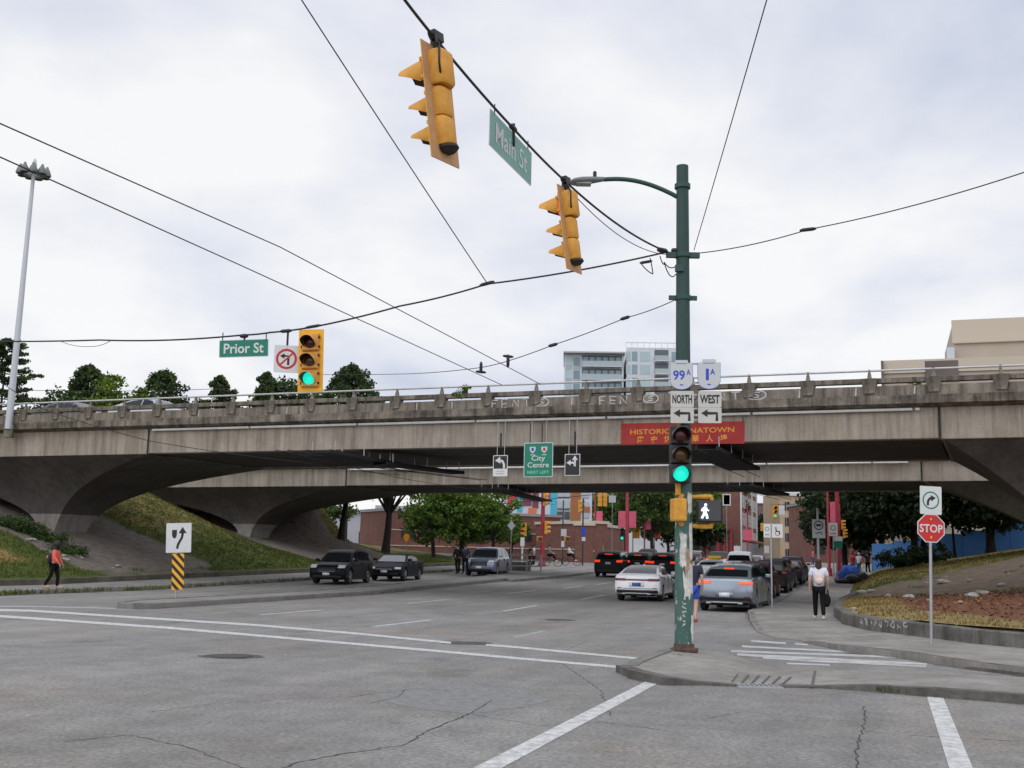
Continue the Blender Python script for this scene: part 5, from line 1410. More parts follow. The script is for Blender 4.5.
def car(label, loc, heading, kind, paint, group, brake=False, lamps='tail_off', sc=1.0, bar=False, roofsign=False, extra=None, trim=True, cat='car', metal=.5, rough=.28, far=False, plate='plate_white'):
    K = KINDS[kind]; T = thing('car' if kind != 'pickup' else 'pickup_truck', label, cat, loc, heading, group); T.scale = (sc,) * 3
    mn = 'paint_%s' % '_'.join('%d' % int(c * 1000) for c in paint)
    dk = max(paint) < .06
    m = mat(mn, paint, .42 if dk else rough, metal=0 if dk else metal, coat=.0 if dk else .5, var=.05, scale=3, spec=.14 if dk else .5)
    L2, hw = K['L'] / 2, K['W'] / 2; wr = K['wr']; low = K['low']; gh = K['gh']
    def dfx(x, y):                     # plan curvature of nose and tail
        t = max(0, abs(x) / L2 - .55) / .45
        return x * (1 - .075 * t * (abs(y) / hw) ** 2.6)
    # lower body with wheel arches
    prof = list(low)
    for axx in (K['ax'][1], K['ax'][0]):
        Ra = wr + .055; zb = .24; zc = wr; n = 10
        a0 = math.asin(max(-1, min(1, (zb - zc) / Ra)))
        for i in range(n + 1):
            a = a0 + (math.pi - 2 * a0) * i / n; prof.append((axx + Ra * math.cos(a), zc + Ra * math.sin(a)))
    ys = [-1, -.94, -.7, -.35, 0, .35, .7, .94, 1]
    n = len(prof); vs = []; fs = []; nt = len(low)
    for yy in ys:
        for i, (x, z) in enumerate(prof):
            ins = .03 if abs(yy) == 1 else 0
            xx = x; zz_ = z
            if i < nt and ins: xx = x * (1 - ins * .45); zz_ = z - (.035 if z > .75 else 0)
            if i < nt and z > .8: zz_ -= .02 * yy * yy
            y = yy * hw
            if abs(yy) >= .94 and z > .75: y *= 1 - .09 * (z - .75)
            if abs(yy) >= .94 and z < .45 and i < nt: y *= .985
            vs.append((dfx(xx, y), y, zz_))
    for j in range(len(ys) - 1):
        for i in range(n): fs.append((j * n + i, j * n + (i + 1) % n, (j + 1) * n + (i + 1) % n, (j + 1) * n + i))
    fs.append(tuple(range(n - 1, -1, -1))); o_ = (len(ys) - 1) * n; fs.append(tuple(range(o_, o_ + n)))
    mb = MB(); mb.add(vs, fs); body = mb.build('body', m, T, smooth=True, ang=38, bevel=.05 if not far else .03, seg=3)
    # greenhouse
    zb, zt = gh[0][1], max(z for x, z in gh)
    def gw(z): t = (z - .98) / (zt - .98); return hw * (.93 - .25 * max(0, t) ** 1.15)
    ys2 = [-1, -.93, -.5, 0, .5, .93, 1]; ng = len(gh); vs = []; fs = []
    for yy in ys2:
        for x, z in gh:
            ww = gw(z); xx = x * (1 - .02 * (abs(yy) ** 3)) ; drop = .03 * yy * yy * max(0, (z - zb) / (zt - zb)) + (.02 if abs(yy) == 1 and z > zt - .25 else 0)
            vs.append((xx, yy * ww, z - drop))
    for j in range(len(ys2) - 1):
        for i in range(ng - 1): fs.append((j * ng + i, j * ng + i + 1, (j + 1) * ng + i + 1, (j + 1) * ng + i))
    fs.append(tuple(range(ng - 1, -1, -1))); o_ = (len(ys2) - 1) * ng; fs.append(tuple(range(o_, o_ + ng)))
    mb = MB(); mb.add(vs, fs); cab = mb.build('cabin', m, T, smooth=True, ang=40)
    # panes, set a little proud
    def pane(i0, i1, t0, t1, yf, name):
        (x0, z0), (x1, z1) = gh[i0], gh[i1]
        d = Vector((x1 - x0, 0, z1 - z0)).normalized(); nr = Vector((-d.z, 0, d.x)); nr = nr if nr.z > 0 else -nr
        mb = MB(); vv = []; nn = 6
        segs = list(range(i0, i1)) if i1 > i0 else [i0]
        pts = [gh[i] for i in range(i0, i1 + 1)]
        P2 = [Vector((a, b_)) for a, b_ in pts]; lens = [0]
        for a, b_ in zip(P2, P2[1:]): lens.append(lens[-1] + (b_ - a).length)
        rows = [t0 + (t1 - t0) * r_ / 4 for r_ in range(5)]
        for t in rows:
            s_ = t * lens[-1]
            for a, b_, l0, l1 in zip(P2, P2[1:], lens, lens[1:]):
                if s_ <= l1 + 1e-9: q = a.lerp(b_, (s_ - l0) / (l1 - l0)); break
            for c in range(nn + 1):
                yy = (-1 + 2 * c / nn) * yf; ww = gw(q.y)
                drop = .03 * yy * yy * max(0, (q.y - zb) / (zt - zb))
                vv.append((q.x * (1 - .02 * abs(yy) ** 3) + nr.x * .010, yy * ww, q.y - drop + nr.z * .010))
        ff = [(r_ * (nn + 1) + c, r_ * (nn + 1) + c + 1, (r_ + 1) * (nn + 1) + c + 1, (r_ + 1) * (nn + 1) + c) for r_ in range(4) for c in range(nn)]
        mb.add(vv, ff); return mb.build(name, 'glass_front' if name == 'windscreen' else 'glass_car', T, smooth='all')
    pane(K['rw'][0], K['rw'][1], .14, .90, .86, 'rear_window')
    pane(ng - 2, ng - 1, .10, .92, .88, 'windscreen')
    # side windows
    zl = zb + .05 if kind != 'sedan' else zb + .01
    def topz(x):
        for (x0, z0), (x1, z1) in zip(gh, gh[1:]):
            if x0 <= x <= x1: return z0 + (z1 - z0) * (x - x0) / (x1 - x0)
        return zb
    pl = K['pillars']; xs0 = gh[0][0] + (.40 if kind in ('sedan', 'fastback_suv') else .20 if kind == 'suv' else .12)
    spans = [(pl[0] + .05, pl[1] - .04), (pl[1] + .04, pl[2] - .02)] if kind != 'pickup' else [(-.75, -.12), (-.02, .98)]
    if kind in ('suv', 'fastback_suv'): spans = [(xs0, pl[0] - .04)] + spans
    for sgn in (-1, 1):
        for a, b_ in spans:
            nn = 5; vv = []; k2 = 0
            xsx = [a + (b_ - a) * i / nn for i in range(nn + 1)]
            lo = [(x, zl) for x in xsx]; hi = [(x, max(zl + .015, topz(x) - .085)) for x in xsx]
            if kind == 'suv' and a == xs0: pass
            P = [(x, sgn * (gw(z) + .006), z - (.03 * max(0, (z - zb) / (zt - zb)))) for x, z in lo] + [(x, sgn * (gw(z) + .009), z - .03 * max(0, (z - zb) / (zt - zb))) for x, z in hi]
            ff = [(i, i + 1, nn + 2 + i, nn + 1 + i) for i in range(nn)]
            mb = MB(); mb.add(P, ff); mb.build('side_window', 'glass_car', T)
    # trim, lamps, plates
    def patch(name, m_, rear, y0, y1, z0, z1, off=.012, par=T, nz=3, ny=6, zs=0.0, ys_=0.0):
        mb = MB(); vv = []
        pr = low[:7] if rear else low[::-1][:7]
        for r_ in range(nz + 1):
            for c in range(ny + 1):
                y = y0 + (y1 - y0) * c / ny; z = z0 + (z1 - z0) * r_ / nz + zs * (c / ny)
                x = interp(pr, z, 2)
                xx = dfx(x * (1 - .014 * (abs(y) > hw * .94)), y); vv.append((xx + (-off if rear else off), y, z))
        ff = [(r_ * (ny + 1) + c, r_ * (ny + 1) + c + 1, (r_ + 1) * (ny + 1) + c + 1, (r_ + 1) * (ny + 1) + c) for r_ in range(nz) for c in range(ny)]
        mb.add(vv, ff); o = mb.build(name, m_, par, smooth='all')
        sm = o.modifiers.new('Solidify', 'SOLIDIFY'); sm.thickness = .02; sm.offset = 0
        return o
    zt_ = {'sedan': (.80, .89), 'suv': (.92, 1.06), 'fastback_suv': (.93, 1.02), 'pickup': (.85, 1.12)}[kind]
    wl = {'sedan': .42, 'suv': .36, 'fastback_suv': .44, 'pickup': .2}[kind]
    for sgn in (-1, 1):
        a, b_ = sorted((sgn * hw * .96, sgn * (hw * .96 - wl))); patch('taillight', lamps, True, a, b_, zt_[0], zt_[1])
        fz = {'sedan': (.60, .70), 'suv': (.76, .90), 'fastback_suv': (.74, .86), 'pickup': (.78, .95)}[kind]
        a, b_ = sorted((sgn * hw * .94, sgn * hw * .58)); patch('headlight', 'head_lens', False, a, b_, fz[0], fz[1])
    if bar: patch('light_bar', 'tail_off', True, -hw * .6, hw * .6, zt_[0] + .01, zt_[1] - .02, off=.010, ny=10)
    patch('rear_bumper', 'trim_black', True, -hw * .90, hw * .90, .33, .45 if kind == 'sedan' else .48, off=.009, ny=12)
    patch('grille', 'trim_black', False, -hw * .52, hw * .52, .50 if kind == 'sedan' else .56, .62 if kind == 'sedan' else .80, off=.010, ny=8)
    patch('front_bumper', 'trim_black', False, -hw * .8, hw * .8, .28, .40, off=.010, ny=10)
    zp = {'sedan': .60, 'suv': .80, 'fastback_suv': .50, 'pickup': .62}[kind]
    o = patch('licence_plate', plate, True, -.17, .17, zp, zp + .13, off=.024, ny=1, nz=1)
    patch('licence_plate', 'plate_white', False, -.17, .17, .42, .54, off=.024, ny=1, nz=1)
    if not far:
        zs_ = zt_[0] - .03
        patch('tailgate_seam', 'trim_black', True, -hw * .62, hw * .62, zp - .10, zp - .088, off=.006, ny=8, nz=1)
        patch('plate_recess', m, True, -.30, .30, zp - .03, zp + .16, off=.004, ny=2, nz=1)
        for sgn in (-1, 1):
            a, b_ = sorted((sgn * hw * .86, sgn * hw * .66)); patch('reflector', 'tail_off', True, a, b_, .50, .53, off=.014, ny=2, nz=1)
            mb = MB(); mb.box((-L2 + .03, sgn * hw * .55, .30), (.12, .16, .06)); mb.build('exhaust', 'galv', T, bevel=.015)
        patch('bumper_lip', 'galv' if kind != 'sedan' else m, True, -hw * .5, hw * .5, .30, .34, off=.016, ny=8, nz=1)
        patch('grille_bar', 'galv', False, -hw * .46, hw * .46, .585, .60, off=.022, ny=8, nz=1)
        mb = MB(); mb.add([(-.6, -.02, zt - .03), (-.42, -.02, zt - .02), (-.42, .02, zt - .02), (-.6, .02, zt - .03), (-.62, 0, zt + .06), (-.56, 0, zt + .07)], [(0, 1, 5, 4), (2, 3, 4, 5), (0, 4, 3), (1, 2, 5)]); mb.build('antenna', m, T)
    if brake:
        (x0, z0) = gh[K['rw'][1]]
        mb = MB(); mb.box((x0 - .02, 0, z0 + .005), (.05, .34 if kind != 'suv' else .5, .05)); mb.build('brake_light', 'tail_on', T)
    for sgn in (-1, 1):
        mb = MB(); mb.box((.88, sgn * (hw + .05), zb + .06), (.12, .20, .13)); mb.build('mirror', m, T, bevel=.03)
        if not far:
            mb = MB()
            for x in (pl[1] - .12, pl[2] - 1.05 if kind != 'pickup' else .1): mb.box((x, sgn * (hw * .965 + .004), .90 if kind == 'sedan' else .98), (.18, .03, .03))
            mb.build_each('door_handle', m, T)
            mb = MB()
            for x in (pl[0] - .02, pl[1], pl[2] - .1): mb.box((x, sgn * (hw * (.985 if zb > 1.0 else .98)) , .66), (.012, .03, .62))
            mb.build_each('door_seam', 'trim_black', T)
        mb = MB(); mb.box(((K['ax'][0] + K['ax'][1]) / 2, sgn * (hw - .03), .26), (K['ax'][1] - K['ax'][0] - 2 * wr - .14, .07, .10)); mb.build('sill', 'trim_black', T)
    mb = MB(); mb.box((0, 0, .36), (K['L'] * .86, K['W'] * .72, .30)); mb.build('underbody', 'black_rubber', T)
    # wheels
    for axx in K['ax']:
        for sgn in (-1, 1):
            M = Matrix.Translation((axx, sgn * (hw - .12), wr)) @ Matrix.Rotation(-sgn * math.pi / 2, 4, 'X')
            mb = MB(); mb.lathe([(wr * .62, -.10), (wr * .9, -.105), (wr, -.075), (wr, .075), (wr * .93, .105), (wr * .66, .11)], 24, 0, M); o = mb.build('wheel', 'tyre', T, smooth=True)
            mb = MB()
            for k in range(5):
                a = 2 * math.pi * k / 5; mb.box((0, 0, 0), (wr * .60, wr * .20, .02), 0, 0, M @ Matrix.Rotation(a, 4, 'Z') @ Matrix.Translation((wr * .34, 0, .105)))
            mb.lathe([(wr * .16, .095), (wr * .16, .12), (.01, .125)], 12, 0, M); mb.lathe([(wr * .58, .10), (wr * .66, .115), (wr * .70, .10)], 24, 0, M, cap=False)
            mb.build('rim', 'rim_silver', o)
    if extra == 'bed':
        mb = MB(); mb.box((-1.75, 0, 1.185), (1.55, K['W'] * .78, .02)); mb.build('cargo_cover', 'trim_black', T)
    if roofsign:
        mb = MB(); mb.box((-.2, 0, zt + .10), (.25, .75, .17)); mb.build('roof_sign', 'taxi_yellow', T, bevel=.04)
    return T
def cg(px, py): 
    v = G(px, py, 0); return v
OUT = HEAD; INB = HEAD + math.pi
def place(px, py, fwd, side, hd):      # from the seen wheel foot to the car's centre
    v = G(px, py); c, s_ = math.cos(hd), math.sin(hd)
    x, y = v.x + c * fwd - s_ * side, v.y + s_ * fwd + c * side
    return (x, y, zg(x, y))
# parked on the left kerb, facing us
car('black hatchback parked facing us at the left kerb, nearest the striped board', place(342, 584.5, -1.35, -.5, INB + .12), INB + .12, 'suv', (.010, .010, .012), 'cars parked along the left kerb', sc=1.0)
car('dark sedan parked at the left kerb behind the black hatchback', place(395, 581, -1.4, -.35, INB + .12), INB + .12, 'sedan', (.010, .011, .016), 'cars parked along the left kerb')
car('slate blue sport utility parked at the left kerb by the two dark pedestrians', place(491, 576.3, -1.35, -.55, INB + .10), INB + .10, 'suv', (.20, .24, .33), 'cars parked along the left kerb', sc=1.08)
# moving traffic
hw_ = OUT + R(1)
v = G(637, 601.5); c0 = (v.x + 2.2 * math.cos(hw_) + .0, v.y + 2.2 * math.sin(hw_), 0)
car('white sedan with a full width red light strip driving away in the middle lane', c0, hw_, 'sedan', (.92, .92, .93), 'cars driving away', bar=True, metal=.0, rough=.25, plate='plate_blue')
v = G(725, 612); hb = OUT - R(3); c0 = (v.x + 2.2 * math.cos(hb), v.y + 2.2 * math.sin(hb), 0)
car('silver blue fastback utility with lit orange tail lights at the right kerb', c0, hb, 'fastback_suv', (.26, .30, .34), 'cars driving away', brake=True, lamps='tail_amber', rough=.22, sc=.98)
def drive(px, py, kind, paint, label, hd=OUT, sc=1.0, **k):
    v = G(px, py); x, y = v.x + 2.2 * math.cos(hd), v.y + 2.2 * math.sin(hd)
    return car(label, (x, y, zg(x, y)), hd, kind, paint, k.pop('group', 'cars driving away'), sc=sc, far=True, **k)
drive(608, 577.5, 'suv', (.022, .023, .026), 'black utility with lit tail lights left of the white sedan', OUT + R(4), 1.02, brake=True, lamps='tail_on')
drive(637, 577, 'suv', (.026, .024, .026), 'black utility with lit tail lights just ahead of the white sedan', OUT + R(3), .98, brake=True, lamps='tail_on')
drive(662, 578.5, 'suv', (.028, .022, .028), 'dark utility braking between the white sedan and the green pole', OUT + R(2), 1.0, brake=True, lamps='tail_on')
drive(624, 569, 'sedan', (.40, .42, .45), 'silver car half hidden beyond the black utilities', OUT + R(4), 1.0)
drive(710, 585, 'sedan', (.62, .63, .65), 'white taxi with a yellow roof sign ahead of the fastback utility', OUT, 1.0, roofsign=True, metal=.1, lamps='tail_on', cat='taxi')
drive(737, 580, 'pickup', (.60, .60, .59), 'white pickup truck ahead of the taxi', OUT, 1.0, metal=.1, extra='bed', cat='pickup truck')
drive(646, 567, 'suv', (.03, .03, .035), 'dark car far ahead between the braking utilities', OUT + R(3), 1.0)
drive(692, 571, 'suv', (.10, .10, .11), 'grey car far up the street beside the pole', OUT + R(1), 1.0)
drive(717, 572, 'suv', (.05, .05, .055), 'dark grey utility between the taxi and the pickup farther up', OUT, 1.0, lamps='tail_on')
drive(752, 574, 'sedan', (.30, .31, .33), 'silver sedan queued in front of the pickup truck', OUT, 1.0)
drive(676, 570, 'suv', (.02, .02, .024), 'black utility far up the street just left of the green pole', OUT + R(2), 1.0, brake=True, lamps='tail_on')
# parked along the right kerb
cols = [((.02, .022, .04), 'dark navy car parked at the right kerb just past the fastback utility', 'suv'), ((.045, .008, .012), 'maroon car parked at the right kerb beside the white sign post', 'suv'), ((.022, .022, .024), 'black hatchback parked third from the sign post along the right kerb', 'suv'), ((.03, .03, .032), 'black utility parked fourth along the right kerb past the white sign post', 'suv'), ((.05, .05, .055), 'charcoal car parked farther up the right kerb near the walking woman', 'sedan'), ((.018, .018, .02), 'black car parked at the far end of the right kerb row', 'suv')]
for i, (pc_, lab, kd) in enumerate(cols):
    p_ = 45.3 + 6.1 * i; v = W(p_, -4.75 - (.15 if i % 2 else 0)); car(lab, v, OUT + R(random.uniform(-1, 1)), kd, pc_, 'cars parked along the right kerb', lamps='tail_on' if i == 0 else 'tail_off', far=i > 2, sc=.96)
# on the viaduct
for s_, v_, lab, pc_, hd in ((-2.3, 2.8, 'silver car crossing the near viaduct, only its roof showing over the parapet', (.45, .47, .50), RZ1), (-7.4, 2.8, 'dark car on the near viaduct beside the light mast', (.05, .055, .06), RZ1)):
    c = on_v1(s_, v_, 7.46); car(lab, (c.x, c.y, c.z), hd, 'sedan', pc_, 'cars on the viaduct', far=True)

# ------------------------------------------------------------------ people
def skin_mesh(name, joints, edges, radii, m, parent, root=None, sub=1):
    bm = bmesh.new(); lay = bm.verts.layers.skin.verify(); V = {}
    for k, p in joints.items():
        v = bm.verts.new(p); r = radii[k]; v[lay].radius = r if isinstance(r, tuple) else (r, r); V[k] = v
    V[root or next(iter(joints))][lay].use_root = True
    for a, b_ in edges: bm.edges.new((V[a], V[b_]))
    me = bpy.data.meshes.new(name); bm.to_mesh(me); bm.free()
    o = bpy.data.objects.new(name, me); COL.objects.link(o)
    o.modifiers.new('Skin', 'SKIN').use_smooth_shade = True
    s_ = o.modifiers.new('Sub', 'SUBSURF'); s_.levels = s_.render_levels = sub
    dg = bpy.context.evaluated_depsgraph_get(); dg.update()
    new = bpy.data.meshes.new_from_object(o.evaluated_get(dg))
    o.modifiers.clear(); o.data = new; new.materials.clear(); new.materials.append(MATS[m])
    new.polygons.foreach_set('use_smooth', [True] * len(new.polygons))
    o.parent = parent
    return o
def blobmesh(name, m, parent, parts_, sub=2, nz=0.0):
    bm = bmesh.new()
    for c, r in parts_:
        M = Matrix.Translation(c) @ Matrix.Diagonal((*r, 1)); bmesh.ops.create_icosphere(bm, subdivisions=sub, radius=1, matrix=M)
    if nz:
        for v in bm.verts: v.co += Vector((vnoise(v.co.x * 40, v.co.z * 37), vnoise(v.co.y * 41 + 3, v.co.z * 33), vnoise(v.co.x * 38, v.co.y * 35 + 1))) * nz
    me = bpy.data.meshes.new(name); bm.to_mesh(me); bm.free(); me.materials.append(MATS[m]); me.polygons.foreach_set('use_smooth', [True] * len(me.polygons))
    o = bpy.data.objects.new(name, me); COL.objects.link(o); o.parent = parent; return o
def person(label, loc, rz, height=1.68, skin='skin_pale', top='cloth_black', legs='cloth_black', shoe='shoe_white', hair='hair_black', longhair=0.0, stride=0.0, arms=(0, 0), shorts=False, bag=None, sleeves='short', girth=1.0, group=None, seated=False, curly=False, fingers=True, name='person'):
    T = thing(name, label, 'person', loc, rz, group); k = height / 1.70; T.scale = (k, k, k)
    st = stride; lean_ = -.02 - .02 * st
    J = {'pel': (0, 0, .93), 'sp': (0, lean_ * .5, 1.12), 'ch': (0, lean_, 1.33), 'nk': (0, lean_, 1.47), 'nk2': (0, lean_ - .015, 1.54), 'hd': (0, lean_ - .03, 1.61), 'ht': (0, lean_ - .025, 1.68)}
    Rd = {'pel': (.135 * girth, .10 * girth), 'sp': (.115 * girth, .085 * girth), 'ch': (.135 * girth, .095 * girth), 'nk': .055, 'nk2': .052, 'hd': (.078, .09), 'ht': (.055, .065)}
    E = [('pel', 'sp'), ('sp', 'ch'), ('ch', 'nk'), ('nk', 'nk2'), ('nk2', 'hd'), ('hd', 'ht')]
    for s_, sd in ((-1, 'l'), (1, 'r')):
        ph = st * s_; ar = arms[0 if s_ < 0 else 1]
        if seated:
            J.update({'hp' + sd: (s_ * .095, 0, .90), 'kn' + sd: (s_ * .12, -.40, .92), 'an' + sd: (s_ * .12, -.42 + .12 * s_, .52 + .08 * s_), 'to' + sd: (s_ * .12, -.56 + .12 * s_, .48 + .08 * s_)})
        else:
            J.update({'hp' + sd: (s_ * .095, 0, .87), 'kn' + sd: (s_ * .10, -.03 - .19 * ph, .49 + .01 * abs(st)), 'an' + sd: (s_ * .10, (.03 - .30 * ph) if ph >= 0 else (.10 + .36 * -ph), .085 + (.07 * -ph if ph < 0 else 0)), 'to' + sd: (s_ * .11, (-.15 - .30 * ph) if ph >= 0 else (-.05 + .36 * -ph), .035 + (.02 * -ph if ph < 0 else .005))})
        J.update({'sh' + sd: (s_ * .175 * girth, lean_, 1.405), 'el' + sd: (s_ * (.235 + .02 * girth), lean_ + .04 - .16 * ar, 1.13 + .03 * abs(ar)), 'wr' + sd: (s_ * .25, lean_ - .04 - .38 * ar, .90 + .16 * abs(ar)), 'pa' + sd: (s_ * .252, lean_ - .06 - .44 * ar, .83 + .17 * abs(ar))})
        Rd.update({'hp' + sd: .088 * girth, 'kn' + sd: .058, 'an' + sd: .040, 'to' + sd: .034, 'sh' + sd: .062 * girth, 'el' + sd: .042, 'wr' + sd: .030, 'pa' + sd: (.036, .022)})
        E += [('pel', 'hp' + sd), ('hp' + sd, 'kn' + sd), ('kn' + sd, 'an' + sd), ('an' + sd, 'to' + sd), ('ch', 'sh' + sd), ('sh' + sd, 'el' + sd), ('el' + sd, 'wr' + sd), ('wr' + sd, 'pa' + sd)]
        if fingers:
            px_, py_, pz_ = J['pa' + sd]
            for fi, (fy, fl) in enumerate(((-.027, .072), (-.009, .08), (.009, .076), (.027, .06))):
                a, b_ = 'f%d%s' % (fi, sd), 'g%d%s' % (fi, sd)
                J[a] = (px_ + s_ * .002, py_ + fy - .01, pz_ - .05); J[b_] = (px_ - s_ * .012, py_ + fy * 1.1 - .02, pz_ - .05 - fl * .8); Rd[a] = .0095; Rd[b_] = .008; E += [('pa' + sd, a), (a, b_)]
            J['t' + sd] = (px_ - s_ * .005, py_ - .045, pz_ - .02); Rd['t' + sd] = .010; E.append(('wr' + sd, 't' + sd))
    skin_mesh('body', J, E, Rd, skin, T, 'pel')
    # face
    hx, hy, hz = J['hd']
    blobmesh('face_features', 'hair_black', T, [((sx_ * .032, hy - .092, hz + .005), (.013, .008, .008)) for sx_ in (-1, 1)] + [((0, hy - .092, hz - .062), (.024, .008, .006))], 1)
    blobmesh('nose_and_ears', skin, T, [((0, hy - .102, hz - .025), (.013, .016, .022)), ((-.083, hy + .005, hz - .01), (.012, .022, .03)), ((.083, hy + .005, hz - .01), (.012, .022, .03))], 1)
    hp = [((0, hy + .022, hz + .035), (.092, .105, .088))]
    if longhair: hp += [((0, hy + .055, hz - .06 - .5 * longhair * .2), (.095 + .02 * longhair, .065 + .02 * longhair, .12 + .16 * longhair))]
    if curly: hp = [((0, hy + .03, hz + .05), (.165, .16, .155)), ((0, hy + .07, hz - .11), (.19, .12, .17)), ((-.08, hy + .02, hz - .10), (.06, .07, .13)), ((.08, hy + .02, hz - .10), (.06, .07, .13))]
    if hair: blobmesh('hair', hair, T, hp, 3, .012 if curly else .004)
    # clothes follow the same bones
    def cloth(name, keys, m_, add, over=None, sub=1):
        jj = {k2: J[k2] for k2 in keys}; rr = {}
        for k2 in keys:
            r = Rd[k2]; r = r if isinstance(r, tuple) else (r, r); rr[k2] = (r[0] + add, r[1] + add)
        if over: 
            for k2, (p, r) in over.items(): jj[k2] = p if p else jj[k2]; rr[k2] = r
        ee = [e_ for e_ in E if e_[0] in jj and e_[1] in jj]
        return skin_mesh(name, jj, ee, rr, m_, T, keys[0], sub)
    lerp = lambda a, b_, t: tuple(J[a][i] + (J[b_][i] - J[a][i]) * t for i in range(3))
    if top:
        keys = ['sp', 'ch', 'pel', 'nk', 'shl', 'shr', 'ell', 'elr'] + (['wrl', 'wrr'] if sleeves == 'long' else [])
        ov = {'pel': ((0, 0, .90), (.16 * girth, .125 * girth)), 'nk': (lerp('ch', 'nk', .72), (.085, .075))}
        if sleeves == 'short': ov.update({'ell': (lerp('shl', 'ell', .72), (.078, .078)), 'elr': (lerp('shr', 'elr', .72), (.078, .078))})
        cloth('shirt', keys, top, .030, ov)
    ov = {}
    keys = ['pel', 'hpl', 'hpr', 'knl', 'knr'] + ([] if shorts else ['anl', 'anr'])
    if shorts: ov = {'knl': (lerp('hpl', 'knl', .85), (.088, .088)), 'knr': (lerp('hpr', 'knr', .85), (.088, .088))}
    cloth('trousers', keys, legs, .020, ov)
    for sd in 'lr':
        a, t = Vector(J['an' + sd]), Vector(J['to' + sd]); c = a.lerp(t, .55)
        blobmesh('shoe', shoe, T, [((c.x, c.y - .01, min(a.z, t.z + .03) - .005), (.048, .135, .045))], 2)
    if bag == 'cream':
        blobmesh('backpack', 'bag_cream', T, [((0, .155 + lean_, 1.17), (.145, .085, .20)), ((0, .215 + lean_, 1.10), (.11, .05, .10))], 2)
    if bag == 'dark':
        bg = blobmesh('backpack', 'bag_dark', T, [((-.03, .17, 1.12), (.16, .10, .21))], 2); blobmesh('pocket', 'bag_patch', bg, [((-.08, .24, 1.17), (.07, .05, .08))], 2)
    return T
v = G(52.5, 588.5, .135)
person('woman in a coral top with curly black hair and a backpack on the left pavement', (v.x, v.y, zg(v.x, v.y) + .125), R(-35) + math.pi / 2 + .6, 1.64, 'skin_tan', 'cloth_coral', 'cloth_black', 'shoe_tan', curly=True, stride=.5, arms=(.5, .3), sleeves='long', bag='dark')
v = G(819.5, 619.5, .125)
pw = person('woman in a white shirt with a cream backpack walking away on the right pavement', (v.x, v.y, zg(v.x, v.y) + .125), R(-12) + math.pi, 1.62, 'skin_pale', 'cloth_white', 'cloth_black', 'shoe_white', hair='hair_brown', longhair=.25, stride=.42, arms=(.1, -.1), bag='cream', girth=1.06)
# black bag in her right hand
hnd = pw.matrix_basis @ Vector((-.255, -.04, .84))
T = thing('shoulder_bag', 'black bag hanging from the right hand of the woman in white', 'bag', (hnd.x, hnd.y, hnd.z), R(-12) + math.pi)
blobmesh('bag_body', 'cloth_black', T, [((.03, .03, -.26), (.10, .13, .17)), ((.05, .06, -.36), (.10, .12, .10))], 2); mb = MB(); mb.tube([(-.02, -.03, -.14), (0, 0, .02), (.05, .05, -.14)], .014, 6); mb.build('strap', 'cloth_black', T)
v = G(697.3, 622.5, 0)
person('person in dark shirt and blue shorts half hidden behind the green pole', (v.x - .13, v.y, zg(v.x, v.y)), R(-20) + math.pi, 1.78, 'skin_pale', 'cloth_navy', 'cloth_blue', 'cloth_red', hair='hair_brown', stride=.3, shorts=True, girth=1.12)
for px, py, lab, tp, st in ((457.5, 574, 'left one of two people in dark clothes on the pavement by the slate blue car', 'cloth_black', .2), (465, 574, 'right one of two people in dark clothes on the pavement by the slate blue car', 'cloth_navy', -.2)):
    v = G(px, py, .14); person(lab, (v.x, v.y, v.z), R(-20), 1.76, 'skin_tan', tp, 'cloth_black', 'cloth_black', stride=st, sleeves='long', arms=(.2, .1), fingers=False, group='pedestrians far up the street')
far = [(530, 566.5, 'cloth_black', 'pedestrian in black near the red post and low brick wall'), (533.5, 566.5, 'cloth_white', 'pedestrian in white beside the one in black near the red post'), (853, 577, 'cloth_red', 'person in a red top standing behind the blue tarp'), (859, 576, 'cloth_white', 'person in a white cap and pale top behind the blue tarp'), (813, 566, 'cloth_coral', 'person in pink clothes beyond the parked cars'), (765, 571, 'cloth_grey', 'pedestrian in grey beyond the row of parked cars'), (868, 574, 'cloth_navy', 'person in dark blue standing under the dark right hand trees')]
for px, py, tp, lab in far:
    v = G(px, py, .13); person(lab, (v.x, v.y, v.z), random.uniform(0, 6), 1.7, random.choice(['skin_pale', 'skin_tan']), tp, random.choice(['cloth_denim', 'cloth_black']), 'shoe_white', stride=.2, fingers=False, group='pedestrians far up the street', hair='cloth_white' if 'cap' in lab else 'hair_black')
# cyclists by the brick wall
def bicycle(loc, rz, label):
    T = thing('bicycle', label, 'bicycle', loc, rz, 'bicycles by the brick wall'); wr_ = .34
    for x in (-.52, .52):
        mb = MB(); pts = [(x + wr_ * math.cos(2 * math.pi * k / 20), 0, wr_ + wr_ * math.sin(2 * math.pi * k / 20)) for k in range(21)]; mb.tube(pts, .022, 6)
        for k in range(8): mb.tube([(x, 0, wr_), pts[k * 2]], .004, 4)
        mb.build('wheel', 'black_rubber', T)
    mb = MB()
    for a, b_ in (((-.52, 0, wr_), (-.08, 0, .30)), ((-.08, 0, .30), (-.20, 0, .85)), ((-.20, 0, .80), (.36, 0, .82)), ((-.08, 0, .30), (.36, 0, .80)), ((-.52, 0, wr_), (-.18, 0, .78)), ((.52, 0, wr_), (.34, 0, .98))): mb.tube([a, b_], .02, 6)
    mb.build('frame', 'bike_frame', T); mb = MB(); mb.tube([(.30, -.25, 1.02), (.34, 0, 1.0), (.30, .25, 1.02)], .016, 6); mb.build('handlebar', 'bike_frame', T)
    mb = MB(); mb.box((-.22, 0, .90), (.24, .12, .05)); mb.build('saddle', 'black_rubber', T, bevel=.02)
